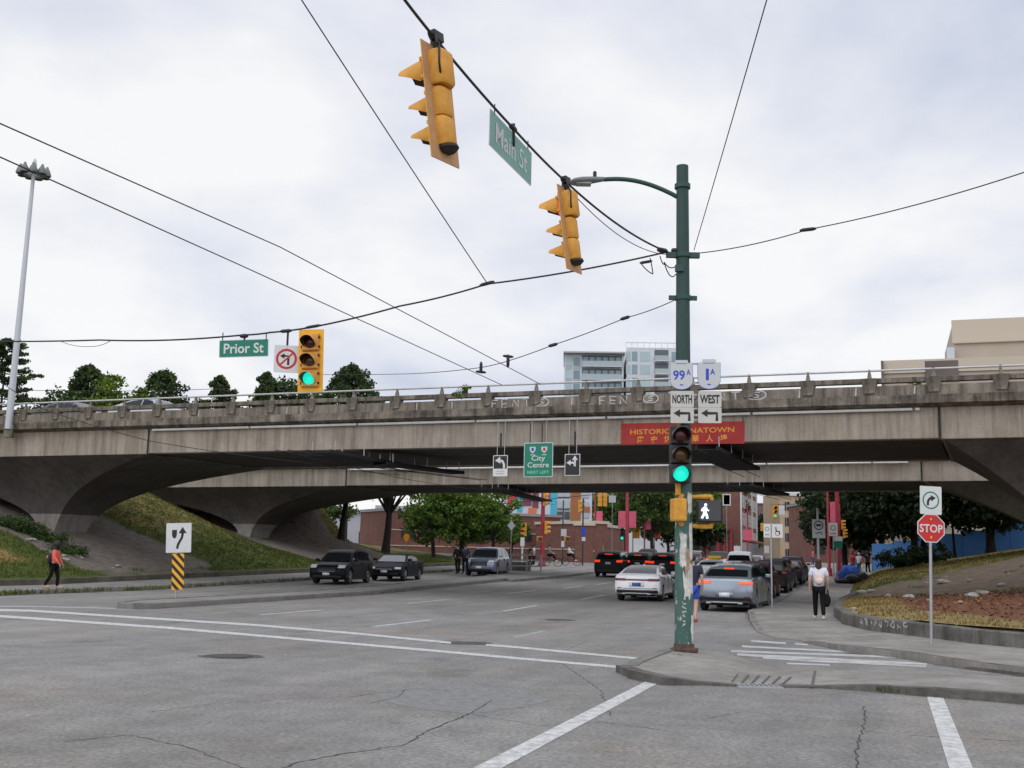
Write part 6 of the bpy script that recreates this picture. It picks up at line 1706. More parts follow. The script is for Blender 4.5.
for px, py, tp, l1, l2 in ((571, 565.5, 'cloth_white', 'bicycle ridden by the cyclist in white before the brick wall', 'cyclist in a white top riding before the brick wall'), (551.5, 566.5, 'cloth_grey', 'bicycle ridden by the cyclist in grey beside the red post', 'cyclist in grey riding beside the red post')):
    v = G(px, py, .14); hd = R(-12); bicycle((v.x, v.y, v.z), hd, l1)
    c, s_ = math.cos(hd), math.sin(hd)
    person(l2, (v.x - .2 * c, v.y - .2 * s_, v.z + .02), hd + math.pi / 2, 1.72, 'skin_pale', tp, 'cloth_black', 'shoe_white', arms=(.8, .8), sleeves='long', seated=True, fingers=False, group='cyclists by the brick wall')
# tarps and bundles on the pavement
v = G(849, 582, .13); T = thing('tarp_heap', 'bright blue tarp draped over a heap on the right pavement', 'tarp', v, R(-15))
blobmesh('tarp', 'tarp_blue', T, [((0, 0, .42), (.55, .4, .62)), ((-.28, .1, .32), (.36, .4, .5)), ((.30, -.05, .45), (.33, .34, .55))], 3, .07)
v = G(853, 583.5, .13); T = thing('bundle', 'black bundle and bag lying in front of the blue tarp', 'bundle', v, R(-10))
blobmesh('sack', 'tarp_black', T, [((0, -.2, .22), (.55, .35, .32)), ((.55, -.1, .32), (.5, .3, .34)), ((-.6, -.3, .12), (.5, .3, .16))], 3, .06)
v = G(868, 580, .13); T = thing('bundle', 'pale grey bundle beside the black one near the dry grass', 'bundle', v, 0); blobmesh('sack', 'grey_panel', T, [((0, 0, .2), (.5, .35, .28)), ((.4, .1, .15), (.4, .3, .2))], 3, .05)
# ------------------------------------------------------------------ trees
def tree(label, base, H, rx, z0, kind, leaf, n_cl, per, ls, bark='bark', seed=0, group=None, trunk_r=.2, lean_=0.0, ry=None, name='tree', cat='tree', squash=1.0):
    rg = np.random.default_rng(seed + 100); rd = random.Random(seed)
    T = thing(name, label, cat, base, 0, group); ry = ry or rx
    cl = []; mb = MB()
    top = Vector((lean_, 0, H))
    if kind == 'pine':
        tp = [Vector((lean_ * t + .15 * math.sin(t * 5 + seed), .1 * math.sin(t * 7), H * t)) for t in [i / 8 for i in range(9)]]
        mb.tube(tp, [trunk_r * (1 - .9 * i / 8) + .02 for i in range(9)], 8)
        z = z0
        while z < H * .985:
            f = (z - z0) / (H - z0); R_ = rx * (1 - f) ** .75 * rd.uniform(.65, 1.15) + .35; nb = rd.randint(3, 5); a0 = rd.uniform(0, 6)
            for k in range(nb):
                a = a0 + 2 * math.pi * k / nb + rd.uniform(-.4, .4); L_ = R_ * rd.uniform(.6, 1.1)
                o_ = Vector((lean_ * z / H, 0, z)); e_ = o_ + Vector((math.cos(a) * L_, math.sin(a) * L_, L_ * rd.uniform(.05, .45)))
                mb.tube([o_, (o_ + e_) / 2 - Vector((0, 0, .1)), e_], [.06, .04, .015], 5)
                for t in (.35, .6, .8, 1.0):
                    c = o_.lerp(e_, t); cl.append((c + Vector((rd.gauss(0, .15), rd.gauss(0, .15), rd.gauss(0, .12) + .1)), rd.uniform(.45, .8) * (.6 + .4 * (1 - f)), rd.uniform(.35, .55)))
            z += (H - z0) / max(7, n_cl // 14) * rd.uniform(.7, 1.3)
    elif kind == 'cone':
        mb.tube([(0, 0, 0), (lean_ * .5, 0, H * .5), (lean_, 0, H * .97)], [trunk_r, trunk_r * .6, .03], 8)
        for k in range(n_cl):
            f = rd.random() ** .85; a = rd.uniform(0, 6.283); R_ = rx * ((1 - f) ** .62) * (1 + .28 * math.sin(3 * a + seed + 5 * f)) * rd.random() ** .4
            c = Vector((lean_ * f + math.cos(a) * R_, math.sin(a) * R_ * (ry / rx), z0 + (H - z0) * f * .97)); cl.append((c, rd.uniform(.5, .95) * (.55 + .45 * (1 - f)) * rx * .26, rd.uniform(.6, 1.1)))
            if k % 9 == 0: mb.tube([(lean_ * f, 0, c.z - .4), tuple(c)], [.05, .012], 5)
    else:
        zt = z0 + (H - z0) * .55
        tp = [Vector((lean_ * t ** 1.5 + .12 * math.sin(t * 4 + seed), .1 * math.sin(t * 5 + seed), zt * t)) for t in [i / 6 for i in range(7)]]
        mb.tube(tp, [trunk_r * (1.25 - .25 * min(1, i)) * (1 - .6 * i / 6) for i in range(7)], 9)
        for k in range(n_cl):
            while True:
                a = rd.uniform(0, 2 * math.pi); u = rd.uniform(-1, 1); r_ = rd.random() ** .42
                v = Vector((math.cos(a) * math.sqrt(1 - u * u) * r_ * rx, math.sin(a) * math.sqrt(1 - u * u) * r_ * ry, u * r_ * (H - z0) / 2))
                lump = 1 + .25 * math.sin(3 * a + seed) * math.sqrt(1 - u * u)
                if r_ < lump: break
            c = Vector((lean_, 0, (H + z0) / 2)) + v * .88
            cl.append((c, rd.uniform(.55, 1.0) * rx * .26, rd.uniform(.55, .85)))
            if k % max(1, n_cl // 16) == 0:
                s0 = tp[rd.randint(3, 6)]; mb.tube([s0, s0.lerp(c, .5) + Vector((0, 0, .25)), c], [trunk_r * .4, trunk_r * .22, .02], 5)
    mb.build('trunk', bark, T, smooth=True)
    pts = []; 
    for c, r_, fl in cl:
        m_ = max(6, int(per * rd.uniform(.6, 1.3))); d = rg.normal(0, 1, (m_, 3)); d /= np.linalg.norm(d, axis=1)[:, None]
        d *= (rg.random((m_, 1)) ** .5) * r_; d[:, 2] *= fl; pts.append(d + np.array(c))
    P = np.concatenate(pts); s_ = ls * rg.uniform(.6, 1.35, len(P))
    qmesh('crown', quads(P, s_, 9), leaf, T)
    return T
# conifers and others standing beyond the viaducts, their tops over the railing
def topped(px, ptop, Y, **k):
    b_ = at(px, ptop + 18, Y); z = zg(b_.x, Y); H = at(px, ptop, Y).z - z
    return tree(base=(b_.x, Y, z), H=H, **k)
topped(8, 338, 92, label='tall dark conifer at the far left behind the light mast', rx=5.2, z0=7, kind='pine', leaf='leaf_pine', n_cl=250, per=46, ls=.15, seed=1, group='trees beyond the viaducts')
topped(88, 366, 104, label='dense dark round topped conifer standing left of the lime green tree', rx=5.0, z0=10, kind='cone', leaf='leaf_pine', n_cl=170, per=70, ls=.19, seed=2, group='trees beyond the viaducts')
topped(121, 369, 100, label='lime green tree beside the dense dark conifer above the railing', rx=3.1, z0=10, kind='broad', leaf='leaf_lime', n_cl=80, per=50, ls=.17, seed=3, group='trees beyond the viaducts')
topped(133, 388, 110, label='low dark tree between the lime green tree and the next conifer', rx=2.9, z0=10, kind='broad', leaf='leaf_pine', n_cl=70, per=44, ls=.17, seed=31, group='trees beyond the viaducts')
topped(164, 372, 104, label='spreading dark pine above the silver car on the viaduct', rx=4.5, z0=12, kind='cone', leaf='leaf_pine', n_cl=130, per=64, ls=.17, seed=4, group='trees beyond the viaducts')
topped(219, 376, 106, label='small dark conifer below the Prior St name plate', rx=2.8, z0=12, kind='cone', leaf='leaf_pine', n_cl=100, per=60, ls=.16, seed=5, group='trees beyond the viaducts')
topped(266, 371, 104, label='dark conifer just left of the green lit signal', rx=2.3, z0=12, kind='cone', leaf='leaf_pine', n_cl=90, per=60, ls=.16, seed=6, group='trees beyond the viaducts')
topped(289, 374, 105, label='dark broad conifer behind the green lit signal', rx=4.7, z0=11, kind='broad', leaf='leaf_pine', n_cl=110, per=64, ls=.18, seed=7, group='trees beyond the viaducts')
topped(352, 366, 104, label='dark spreading conifer just right of the green lit signal', rx=4.5, z0=12, kind='cone', leaf='leaf_pine', n_cl=140, per=64, ls=.17, seed=8, group='trees beyond the viaducts')
topped(56, 388, 110, label='low grey green conifer right of the light mast', rx=3.8, z0=10, kind='broad', leaf='leaf_pine', n_cl=80, per=56, ls=.17, seed=9, group='trees beyond the viaducts')
topped(318, 385, 112, label='low conifer in the gap right of the green lit signal', rx=3.4, z0=10, kind='broad', leaf='leaf_pine', n_cl=80, per=56, ls=.17, seed=10, group='trees beyond the viaducts')
# under and behind the spans on the left
def rooted(px, py, ptop, Y, hf=None, **k):
    b_ = at(px, py, Y); z = (hf(b_.x, Y) if hf else zg(b_.x, Y)) - .1
    return tree(base=(b_.x, Y, z), H=at(px, ptop, Y).z - z, **k)
LB = 'trees under the left spans'
rooted(342, 548, 470, 84, left_h, label='dark trunked tree in the shade by the far pier', rx=4.0, z0=3.2, kind='broad', leaf='leaf_dark', n_cl=70, per=50, ls=.15, bark='bark_dark', seed=11, group=LB, trunk_r=.28)
rooted(386, 550, 462, 88, left_h, label='dark tree with a bare trunk before the pale roofed house', rx=4.4, z0=5.2, kind='broad', leaf='leaf_dark', n_cl=60, per=44, ls=.16, bark='bark_dark', seed=12, group=LB, trunk_r=.34)
rooted(315, 548, 500, 92, left_h, label='green shrubby tree behind the far pier', rx=3.6, z0=.8, kind='broad', leaf='leaf_mid', n_cl=60, per=46, ls=.16, bark='bark_dark', seed=13, group=LB)
rooted(432, 563, 470, 93, label='full green tree left of centre reaching low to the ground', rx=3.4, z0=1.0, kind='broad', leaf='leaf_green', n_cl=120, per=60, ls=.15, seed=14, group=LB)
rooted(462, 565, 466, 96, label='largest full green tree behind the two dark pedestrians', rx=4.2, z0=1.5, kind='broad', leaf='leaf_green', n_cl=150, per=60, ls=.15, seed=15, group=LB, trunk_r=.28)
rooted(494, 566, 488, 95, label='bright green tree right of the largest one behind the slate blue car', rx=3.0, z0=1.5, kind='broad', leaf='leaf_green', n_cl=100, per=60, ls=.14, seed=16, group=LB)
rooted(511, 566, 512, 100, label='small bright green tree beside the grey diamond sign', rx=2.0, z0=1.8, kind='broad', leaf='leaf_green', n_cl=50, per=56, ls=.14, seed=17, group=LB)
# centre and right, up the street
CT = 'street trees far up the road'
rooted(652, 560, 470, 150, label='broad green street tree behind the pink banners', rx=7.5, z0=3, kind='broad', leaf='leaf_mid', n_cl=150, per=60, ls=.24, seed=21, group=CT, trunk_r=.3)
rooted(618, 560, 484, 165, label='green street tree rising above the brick wall by the pink banners', rx=6.0, z0=4, kind='broad', leaf='leaf_green', n_cl=110, per=56, ls=.24, seed=22, group=CT, trunk_r=.3)
rooted(690, 561, 470, 185, label='olive green street tree behind the green pole', rx=7.5, z0=3, kind='broad', leaf='leaf_green', n_cl=140, per=60, ls=.28, seed=23, group=CT, trunk_r=.3)
rooted(726, 562, 476, 215, label='olive street tree right of the walking signal', rx=6.0, z0=5.5, kind='broad', leaf='leaf_olive', n_cl=120, per=56, ls=.3, seed=24, group=CT, trunk_r=.3)
rooted(780, 563, 505, 250, label='dark street tree behind the small lit signal', rx=5.5, z0=2.5, kind='broad', leaf='leaf_dark', n_cl=100, per=56, ls=.32, seed=25, group=CT, trunk_r=.3)
rooted(807, 564, 512, 230, label='bright green street tree left of the bus stop sign', rx=6.0, z0=2.0, kind='broad', leaf='leaf_green', n_cl=130, per=56, ls=.3, seed=26, group=CT, trunk_r=.3)
rooted(745, 562, 515, 255, label='low round street tree by the thin red banner post', rx=6.5, z0=1.2, kind='broad', leaf='leaf_mid', n_cl=90, per=56, ls=.32, seed=28, group=CT, trunk_r=.3)
rooted(705, 561, 512, 190, label='leafy street tree right behind the taxi', rx=5.0, z0=1.5, kind='broad', leaf='leaf_dark', n_cl=90, per=56, ls=.26, seed=29, group=CT, trunk_r=.3)
rooted(668, 560, 500, 200, label='distant dark street tree between the pink banners and the pole', rx=8.0, z0=2, kind='broad', leaf='leaf_dark', n_cl=120, per=56, ls=.3, seed=27, group=CT, trunk_r=.3)
RT = 'dark trees on the right bank'
rooted(846, 566, 470, 86, label='dark leafy tree behind the tall red post on the right', rx=4.6, z0=1.7, kind='broad', leaf='leaf_dark', n_cl=221, per=62, ls=.18, bark='bark_dark', seed=41, group=RT, trunk_r=.26)
rooted(883, 562, 462, 84, right_h, label='dark leafy tree left of the leaning pair of trunks', rx=4.6, z0=1.9, kind='broad', leaf='leaf_dark', n_cl=238, per=62, ls=.18, bark='bark_dark', seed=42, group=RT, trunk_r=.26)
rooted(917, 560, 455, 74, right_h, label='dark tree whose trunk leans left beside the stop sign', rx=4.4, z0=1.6, kind='broad', leaf='leaf_dark', n_cl=238, per=62, ls=.17, bark='bark_dark', seed=43, group=RT, trunk_r=.28, lean_=-.9)
rooted(921, 560, 455, 75.5, right_h, label='dark tree whose trunk leans right behind the stop sign', rx=4.2, z0=1.6, kind='broad', leaf='leaf_dark', n_cl=204, per=62, ls=.17, bark='bark_dark', seed=44, group=RT, trunk_r=.24, lean_=1.0)
rooted(990, 555, 450, 72, right_h, label='dark tree with a stout single trunk before the blue hoarding', rx=4.8, z0=1.3, kind='broad', leaf='leaf_dark', n_cl=255, per=62, ls=.17, bark='bark_dark', seed=45, group=RT, trunk_r=.30)
rooted(1040, 552, 450, 72, right_h, label='dark tree at the right edge behind the blue hoarding end', rx=4.4, z0=1.9, kind='broad', leaf='leaf_dark', n_cl=187, per=62, ls=.17, bark='bark_dark', seed=46, group=RT, trunk_r=.28)
rooted(955, 558, 455, 78, right_h, label='dark tree in the gap between leaning trunks and stout trunk', rx=4.4, z0=2.2, kind='broad', leaf='leaf_dark', n_cl=204, per=62, ls=.18, bark='bark_dark', seed=47, group=RT, trunk_r=.1)
# low hedge at the dirt edge on the left bank, and shrubs
def shrub(label, base, rx, H, leaf, n_cl, per, ls, seed, group=None, ry=None):
    return tree(label, base, H, rx, .0, 'broad', leaf, n_cl, per, ls, seed=seed, group=group, trunk_r=.03, ry=ry, name='shrub', cat='shrub')
hs_ = [(-2, 524), (22, 531), (45, 540), (66, 552)]
for i, (px, py) in enumerate(hs_):
    Y = 49.5 - i * .55
    v = at(px, py, Y)
    for _ in range(14):
        d = v.z - left_h(v.x, v.y); Y += d * 5; v = at(px, py, Y)
    shrub(('low dark green shrub at the top of the line along the dirt', 'second low shrub down the line along the dirt', 'third low shrub down the line along the dirt above the woman', 'low shrub on the dirt edge right above the woman in coral', 'fifth low shrub down the line along the dirt', 'lowest shrub of the line along the dirt near the pavement')[i], (v.x, v.y, left_h(v.x, v.y) - .1), 2.0 - i * .18, .46 - i * .045, 'leaf_hedge', 60, 46, .05, 60 + i, 'low shrubs along the dirt', 1.0)
c = on_v1(16.1, -.2, 8.0); shrub('bright green weed growing out of the near parapet', (c.x, c.y, c.z - .1), .55, .62, 'leaf_lime', 14, 26, .05, 80)
v = G(905, 570, 0)
for i, (px, py) in enumerate(((897, 566), (912, 564), (932, 562))):
    v = at(px, py, 68); shrub(('dark low shrub at the foot of the leaning trunks, left one', 'dark low shrub right under the leaning trunks', 'dark low shrub right of the leaning trunks')[i], (v.x, v.y, right_h(v.x, v.y) - .1), 1.6, 1.3, 'leaf_dark', 30, 44, .10, 90 + i, 'dark shrubs under the trees')

# ------------------------------------------------------------------ buildings
def bld(label, loc, rz, cat='building', name='building'): return thing(name, label, cat, loc, rz)
# glass tower
a = at(564, 390, 250); w_ = 42.0
T = bld('pale glass apartment tower with long balconies rising behind the railing', (a.x, 250, 0), R(-3), 'apartment tower', 'apartment_tower')
zt1 = at(564, 354, 250).z; zt2 = at(625, 348, 250).z; xs = lambda px: (px - 564) * 250 / 1100
mb = MB(); mb.box((xs(594), 9, zt1 / 2), (xs(624), 18, zt1)); mb.box((xs(658), 10, zt2 / 2), (xs(626), 20, zt2)); mb.build('wall', 'tower_white', T)
fl = 3.0
k = 0
mbs = {m_: MB() for m_ in ('tower_glass', 'tower_glass_pale', 'tower_shadow', 'tower_rail', 'tower_white')}
for f_ in range(4):
    z = zt1 - 2.2 - f_ * 3.05
    for px0, px1, kind in ((565, 572, 'tower_glass_pale'), (573, 580, 'tower_glass'), (582, 622, 'bal')):
        if kind == 'bal':
            mbs['tower_shadow'].box((xs((px0 + px1) / 2), -.02, z + .7), (xs(564 + px1 - px0), .12, 2.5));  # dark panel carries the shade behind the balcony
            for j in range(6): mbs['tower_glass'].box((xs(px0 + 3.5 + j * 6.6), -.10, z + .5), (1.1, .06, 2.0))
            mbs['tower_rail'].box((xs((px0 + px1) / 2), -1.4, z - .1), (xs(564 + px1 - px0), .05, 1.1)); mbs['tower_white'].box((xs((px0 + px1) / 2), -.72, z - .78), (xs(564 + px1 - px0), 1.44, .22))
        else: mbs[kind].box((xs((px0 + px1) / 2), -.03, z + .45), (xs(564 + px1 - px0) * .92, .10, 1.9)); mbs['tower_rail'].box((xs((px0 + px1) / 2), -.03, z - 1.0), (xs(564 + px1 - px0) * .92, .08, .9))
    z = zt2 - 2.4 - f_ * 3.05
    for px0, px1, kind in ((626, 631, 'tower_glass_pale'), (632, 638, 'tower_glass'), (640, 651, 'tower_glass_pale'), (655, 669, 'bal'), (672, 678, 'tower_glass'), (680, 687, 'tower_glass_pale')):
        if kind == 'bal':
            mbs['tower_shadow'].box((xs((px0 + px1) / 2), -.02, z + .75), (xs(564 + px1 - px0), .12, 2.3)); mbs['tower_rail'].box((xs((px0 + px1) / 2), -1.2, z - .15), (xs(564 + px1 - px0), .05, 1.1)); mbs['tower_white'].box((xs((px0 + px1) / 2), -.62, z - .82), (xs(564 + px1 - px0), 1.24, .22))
        else: mbs[kind].box((xs((px0 + px1) / 2), -.03, z + .35), (xs(564 + px1 - px0) * .9, .10, 2.2))
for m_, nm in (('tower_glass', 'window'), ('tower_glass_pale', 'window'), ('tower_shadow', 'balcony_shade'), ('tower_rail', 'balcony_rail'), ('tower_white', 'balcony_slab')): mbs[m_].build_each(nm, m_, T)
mb = MB(); mb.box((xs(594), 8, zt1 + .15), (xs(626), 20, .35)); mb.box((xs(594), 5, zt1 - .9), (xs(610), .2, .9)); mb.build('roof', 'grey_panel', T)
mb = MB(); mb.tube([(xs(626), -.3, zt2 + 1.1), (xs(686), -.3, zt2 + 1.1)], .10, 6)
for i in range(11): mb.tube([(xs(626 + 6 * i), -.3, zt2), (xs(626 + 6 * i), -.3, zt2 + 1.1)], .06, 5)
mb.build('roof_rail', 'tower_white', T)
# beige building, right
Yb = 92
A = at(884, 400, Yb); Bt = at(884, 365, Yb); 
T = bld('large beige windowless building with a stepped roof behind the viaduct on the right', (A.x, Yb, 0), R(-19))
k = Yb / 1100; zlow = at(900, 362, Yb).z; zhi = at(960, 318.5, Yb).z
mb = MB(); mb.box((20, 9, zlow / 2), (40, 18, zlow)); mb.build('low_wall', 'beige_wall', T)
x1 = (954 - 884) * k
mb = MB(); mb.box((x1 + 17, 11, zhi / 2 + .01), (34, 16, zhi)); mb.build('tall_wall', 'beige_wall', T)
mb = MB(); mb.box((20, -.05, zlow - .5), (40.2, .2, 1.1)); mb.box((x1 + 17, 2.9, zhi - 1.0), (34.3, .3, 2.0)); zz_ = at(960, 340, Yb).z; mb.box((x1 + 17, 2.88, zz_), (34.2, .2, .35)); mb.build_each('roof_trim', 'beige_trim', T)
mb = MB(); mb.box((x1 - .35, 2.4, zlow + .7), (.6, .8, 1.4)); mb.build('roof_unit', 'mast_grey', T)
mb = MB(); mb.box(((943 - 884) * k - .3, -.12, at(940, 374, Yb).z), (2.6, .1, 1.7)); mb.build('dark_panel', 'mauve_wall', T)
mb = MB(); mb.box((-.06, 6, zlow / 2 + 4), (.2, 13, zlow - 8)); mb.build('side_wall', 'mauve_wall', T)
v = at(911, 376, 86); tree('lime green treetop showing over the railing before the beige building', (v.x, 86, zg(0, 86)), v.z - zg(0, 86) + .4, 1.5, 9.5, 'broad', 'leaf_lime', 30, 40, .12, seed=51, trunk_r=.14)
# long low brick building with pale coping
def brickwall(label, x0, y0, x1_, y1_, h, nm='brick_building', cat='building', bands=True, fence=False, dep=8.0):
    d = Vector((x1_ - x0, y1_ - y0)); Ln = d.length; rz = math.atan2(d.y, d.x)
    T = bld(label, (x0, y0, zg(x0, y0) - .2), rz, cat, nm)
    mb = MB(); mb.box((Ln / 2, dep / 2, h / 2), (Ln, dep, h)); mb.build('wall', 'brick', T)
    mb = MB(); mb.box((Ln / 2, dep / 2, h + .14), (Ln + .3, dep + .3, .3)); mb.build('coping', 'beige_trim' if not bands else 'roof_grey', T)
    mb = MB()
    for z in ((h * .30, h * .62) if bands else (h * .35,)): mb.box((Ln / 2, -.03, z), (Ln, .08, .10))
    mb.build_each('band_course', 'beige_trim', T)
    return T
a = at(385, 560, 118); b_ = at(560, 560, 128)
T = brickwall('low brick building with pale bands behind the left trees', a.x, 118, b_.x, 128, 5.2)
mb = MB()
for i in range(7): mb.box((2.5 + i * 2.4, -.04, 2.9), (1.5, .06, 1.0))
mb.build_each('window', 'window_dark', T)
mb = MB()
for i in range(26): mb.tube([(9 + i * .45, -1.6, .1), (9 + i * .45, -1.6, 1.5)], .03, 4)
for z in (.3, 1.4): mb.tube([(9, -1.6, z), (20.3, -1.6, z)], .03, 4)
o = mb.build('railing_fence', 'fence_dark'); o.location = T.location; o.rotation_euler = T.rotation_euler; tag(o, 'dark iron railing in front of the low brick building', 'fence')
a = at(536, 560, 122); b_ = at(588, 560, 112); c2 = at(624, 560, 124)
brickwall('red brick plaza wall with a pale coping before the mural building', a.x, 124, at(594, 560, 114).x, 116, at(575, 524.5, 118).z - zg(0, 118) + .2, 'brick_wall', 'wall', False, dep=2.0)
brickwall('shorter red brick wall angled back beside the pink banners', at(594, 560, 114).x + .05, 115.9, at(626, 560, 126).x, 128, at(600, 526, 118).z - zg(0, 118) + .2, 'brick_wall', 'wall', False, dep=2.0)
# house with pale roof left
a = at(396, 545, 150); T = bld('pale grey house with a sloped roof glimpsed between the left trees', (a.x, 150, zg(0, 150)), 0, 'house', 'house')
k = 150 / 1100
mb = MB(); mb.box((1.5, 4, 3.2), (9, 8, 6.4)); mb.build('wall', 'grey_panel', T)
mb = MB(); z1, z2 = at(400, 526, 150).z - zg(0, 150), at(400, 506, 150).z - zg(0, 150); mb.add([(-3.4, -.6, z1), (6.4, -.6, z1), (6.4, 4, z2), (-3.4, 4, z2), (-3.4, 8.6, z1), (6.4, 8.6, z1)], [(0, 1, 2, 3), (3, 2, 5, 4), (0, 3, 4), (1, 5, 2)]); mb.build('roof', 'roof_grey', T)
mb = MB(); mb.box((.6, -.05, 4.0), (1.6, .1, 1.0)); mb.build('window', 'window_dark', T)
# mural building: flat bands of colour, windows and brown panels
Ym = 138; k = Ym / 1100; a = at(500, 560, Ym); z0 = zg(0, Ym)
T = bld('building painted in bright red turquoise and orange blocks behind the brick wall', (a.x, Ym, z0), R(-3))
X = lambda px: (px - 500) * k; Z = lambda py: at(540, py, Ym).z - z0
mb = MB(); mb.box((X(545), 5, 9), (X(590), 10, 18)); mb.build('wall', 'mural_pale', T)
mbs = {}
def blk(px0, px1, py0, py1, m_): mbs.setdefault(m_, MB()).box((X((px0 + px1) / 2), -.04 - .01 * len(mbs), (Z(py0) + Z(py1)) / 2), ((px1 - px0) * k, .08, (py1 - py0) * k))
for args in ((506, 516, 470, 506, 'mural_red'), (516, 521, 470, 512, 'mural_blue'), (521, 530, 470, 506, 'mural_purple'), (527, 535, 508, 522, 'mural_orange'), (531, 537, 470, 508, 'mural_purple'), (549, 555, 470, 522, 'mural_blue'), (569, 579, 470, 524, 'mural_brown'), (580, 588, 506, 512, 'mural_brown'), (546, 549, 492, 500, 'mural_red')): blk(*args)
for m_, b2_ in mbs.items(): b2_.build_each('painted_panel', m_, T)
for py in (497, 509): 
    mb = MB(); mb.box((X(562), -.08, Z(py)), (12 * k, .1, .12)); mb.build('floor_band', 'window_dark', T)
for i in range(2):
    for j in range(3): mb = MB(); mb.box((X(558.5 + i * 7), -.09, Z(493 + j * 11)), (5.4 * k, .06, 7.5 * k)); mb.build('window', 'window_pale' if j < 2 else 'window_dark', T)
mb = MB(); 
for i in range(3): mb.box((X(584), -.09, Z(494 + i * 10)), (6 * k, .06, 6 * k))
mb.build_each('window', 'window_pale', T)
# brick block with tall white framed windows, right of the street
Yk = 205; k = Yk / 1100; a = at(741, 562, Yk); z0 = zg(0, Yk)
T = bld('tall brick building with white framed windows facing the street', (a.x, Yk, z0), HEAD)
mb = MB(); mb.box((15, 2.5, 8.5), (30, 5, 17)); mb.build('wall', 'brick', T)
for f_ in range(4):
    for i in range(9):
        mb = MB(); mb.box((1.6 + i * 3.2, -.06, 3.6 + f_ * 3.3), (1.25, .10, 2.1)); o = mb.build('window', 'window_dark', T)
        mb = MB()
        for sx_ in (-.68, .68): mb.box((1.6 + i * 3.2 + sx_, -.09, 3.6 + f_ * 3.3), (.14, .14, 2.3))
        for sz_ in (-1.1, 1.1, 0): mb.box((1.6 + i * 3.2, -.09, 3.6 + f_ * 3.3 + sz_), (1.4, .13, .12))
        mb.build('frame', 'white_trim', o)
mb = MB()
for x in (.15, 10, 20, 29.8): mb.box((x, -.1, 8), (.45, .25, 16))
mb.build_each('pilaster', 'white_trim', T)
mb = MB(); mb.box((15, -.15, 1.5), (29, .2, 2.4)); mb.build('shop_front', 'window_dark', T)
mb = MB(); mb.box((15, -.7, 2.9), (28, 1.4, .3)); mb.build('canopy', 'red_post', T)
Yk = 185; k = Yk / 1100; a = at(782, 562, Yk); z0 = zg(0, Yk)
T = bld('distant tan building with rows of small windows above the street trees', (a.x, Yk, z0), 0)
zt_ = at(790, 493, Yk).z - z0
mb = MB(); mb.box((4.5, 6, zt_ / 2), (9.5, 12, zt_)); mb.build('wall', 'render_beige', T)
mb = MB(); mb.box((4.5, -.1, zt_ - .2), (9.9, .5, .5)); mb.build('cornice', 'white_trim', T)
for f_ in range(4):
    mb = MB()
    for i in range(5): mb.box((1.0 + i * 1.75, -.05, zt_ - 2.2 - f_ * 2.6), (.8, .1, 1.4))
    mb.build_each('window', 'window_dark', T)
# more street fronts far up both sides so the street is closed
for (px0, px1, ptop, Y, m_, lab) in ((690, 741, 500, 260, 'brick', 'distant brick street front behind the olive trees'), (596, 830, 503, 300, 'mauve_wall', 'distant pale street front closing the road behind the street trees'), (808, 900, 505, 150, 'brick', 'dim brick building behind the dark right hand trees'), (240, 400, 512, 160, 'grey_panel', 'grey building in the gaps behind the left trees'), (896, 1090, 512, 140, 'render_beige', 'tan building behind the dark trees at the far right')):
    a, b_ = at(px0, 560, Y), at(px1, 560, Y); z0 = zg(0, Y); h = at((px0 + px1) / 2, ptop, Y).z - z0; Ln = b_.x - a.x
    T = bld(lab, (a.x, Y, z0), 0); mb = MB(); mb.box((Ln / 2, 5, h / 2), (Ln, 10, h)); mb.build('wall', m_, T)
    mb = MB(); mb.box((Ln / 2, 4.9, h + .15), (Ln + .4, 10.6, .3)); mb.build('roof', 'roof_grey', T)
    n = int(Ln / 3.2)
    for f_ in range(int(h / 3.2)):
        mb = MB()
        for i in range(n): mb.box((1.6 + i * 3.2, -.04, 2.0 + f_ * 3.2), (1.4, .08, 1.7))
        mb.build_each('window', 'window_dark', T)

# ------------------------------------------------------------------ blue hoarding
p0, p1_ = at(872, 556, 82), at(1060, 542, 76)
T = thing('hoarding', 'bright blue hoarding behind the dark trees on the right bank', 'fence', (p0.x, p0.y, 0), math.atan2(p1_.y - p0.y, p1_.x - p0.x))
Ln = math.hypot(p1_.x - p0.x, p1_.y - p0.y); n = 8
mb = MB(); 
for i in range(n):
    x = (i + .5) * Ln / n; gx, gy = p0.x + (p1_.x - p0.x) * (i + .5) / n, p0.y + (p1_.y - p0.y) * (i + .5) / n; zt_ = right_h(gx, gy)
    mb.box((x, 0, zt_ + .45), (Ln / n - .03, .05, 2.3))
mb.build_each('panel', 'hoarding_blue', T)
mb = MB()
for i in range(n + 1): gx, gy = p0.x + (p1_.x - p0.x) * i / n, p0.y + (p1_.y - p0.y) * i / n; mb.box((i * Ln / n, .08, right_h(gx, gy) + .4), (.08, .08, 2.3))
mb.build_each('post', 'fence_dark', T)
# guard rail left
a, b_ = at(400, 555, 101), at(500, 558, 99)
T = thing('guard_rail', 'low white guard rail on the lawn behind the two dark pedestrians', 'guard rail', (a.x, a.y, zg(0, 100)), math.atan2(b_.y - a.y, b_.x - a.x))
Ln = math.hypot(b_.x - a.x, b_.y - a.y); mb = MB(); mb.box((Ln / 2, 0, .75), (Ln, .08, .32)); mb.build('rail', 'guard_white', T)
mb = MB()
for i in range(8): mb.box((i * Ln / 7, .1, .4), (.12, .12, .8))
mb.build_each('post', 'guard_white', T)

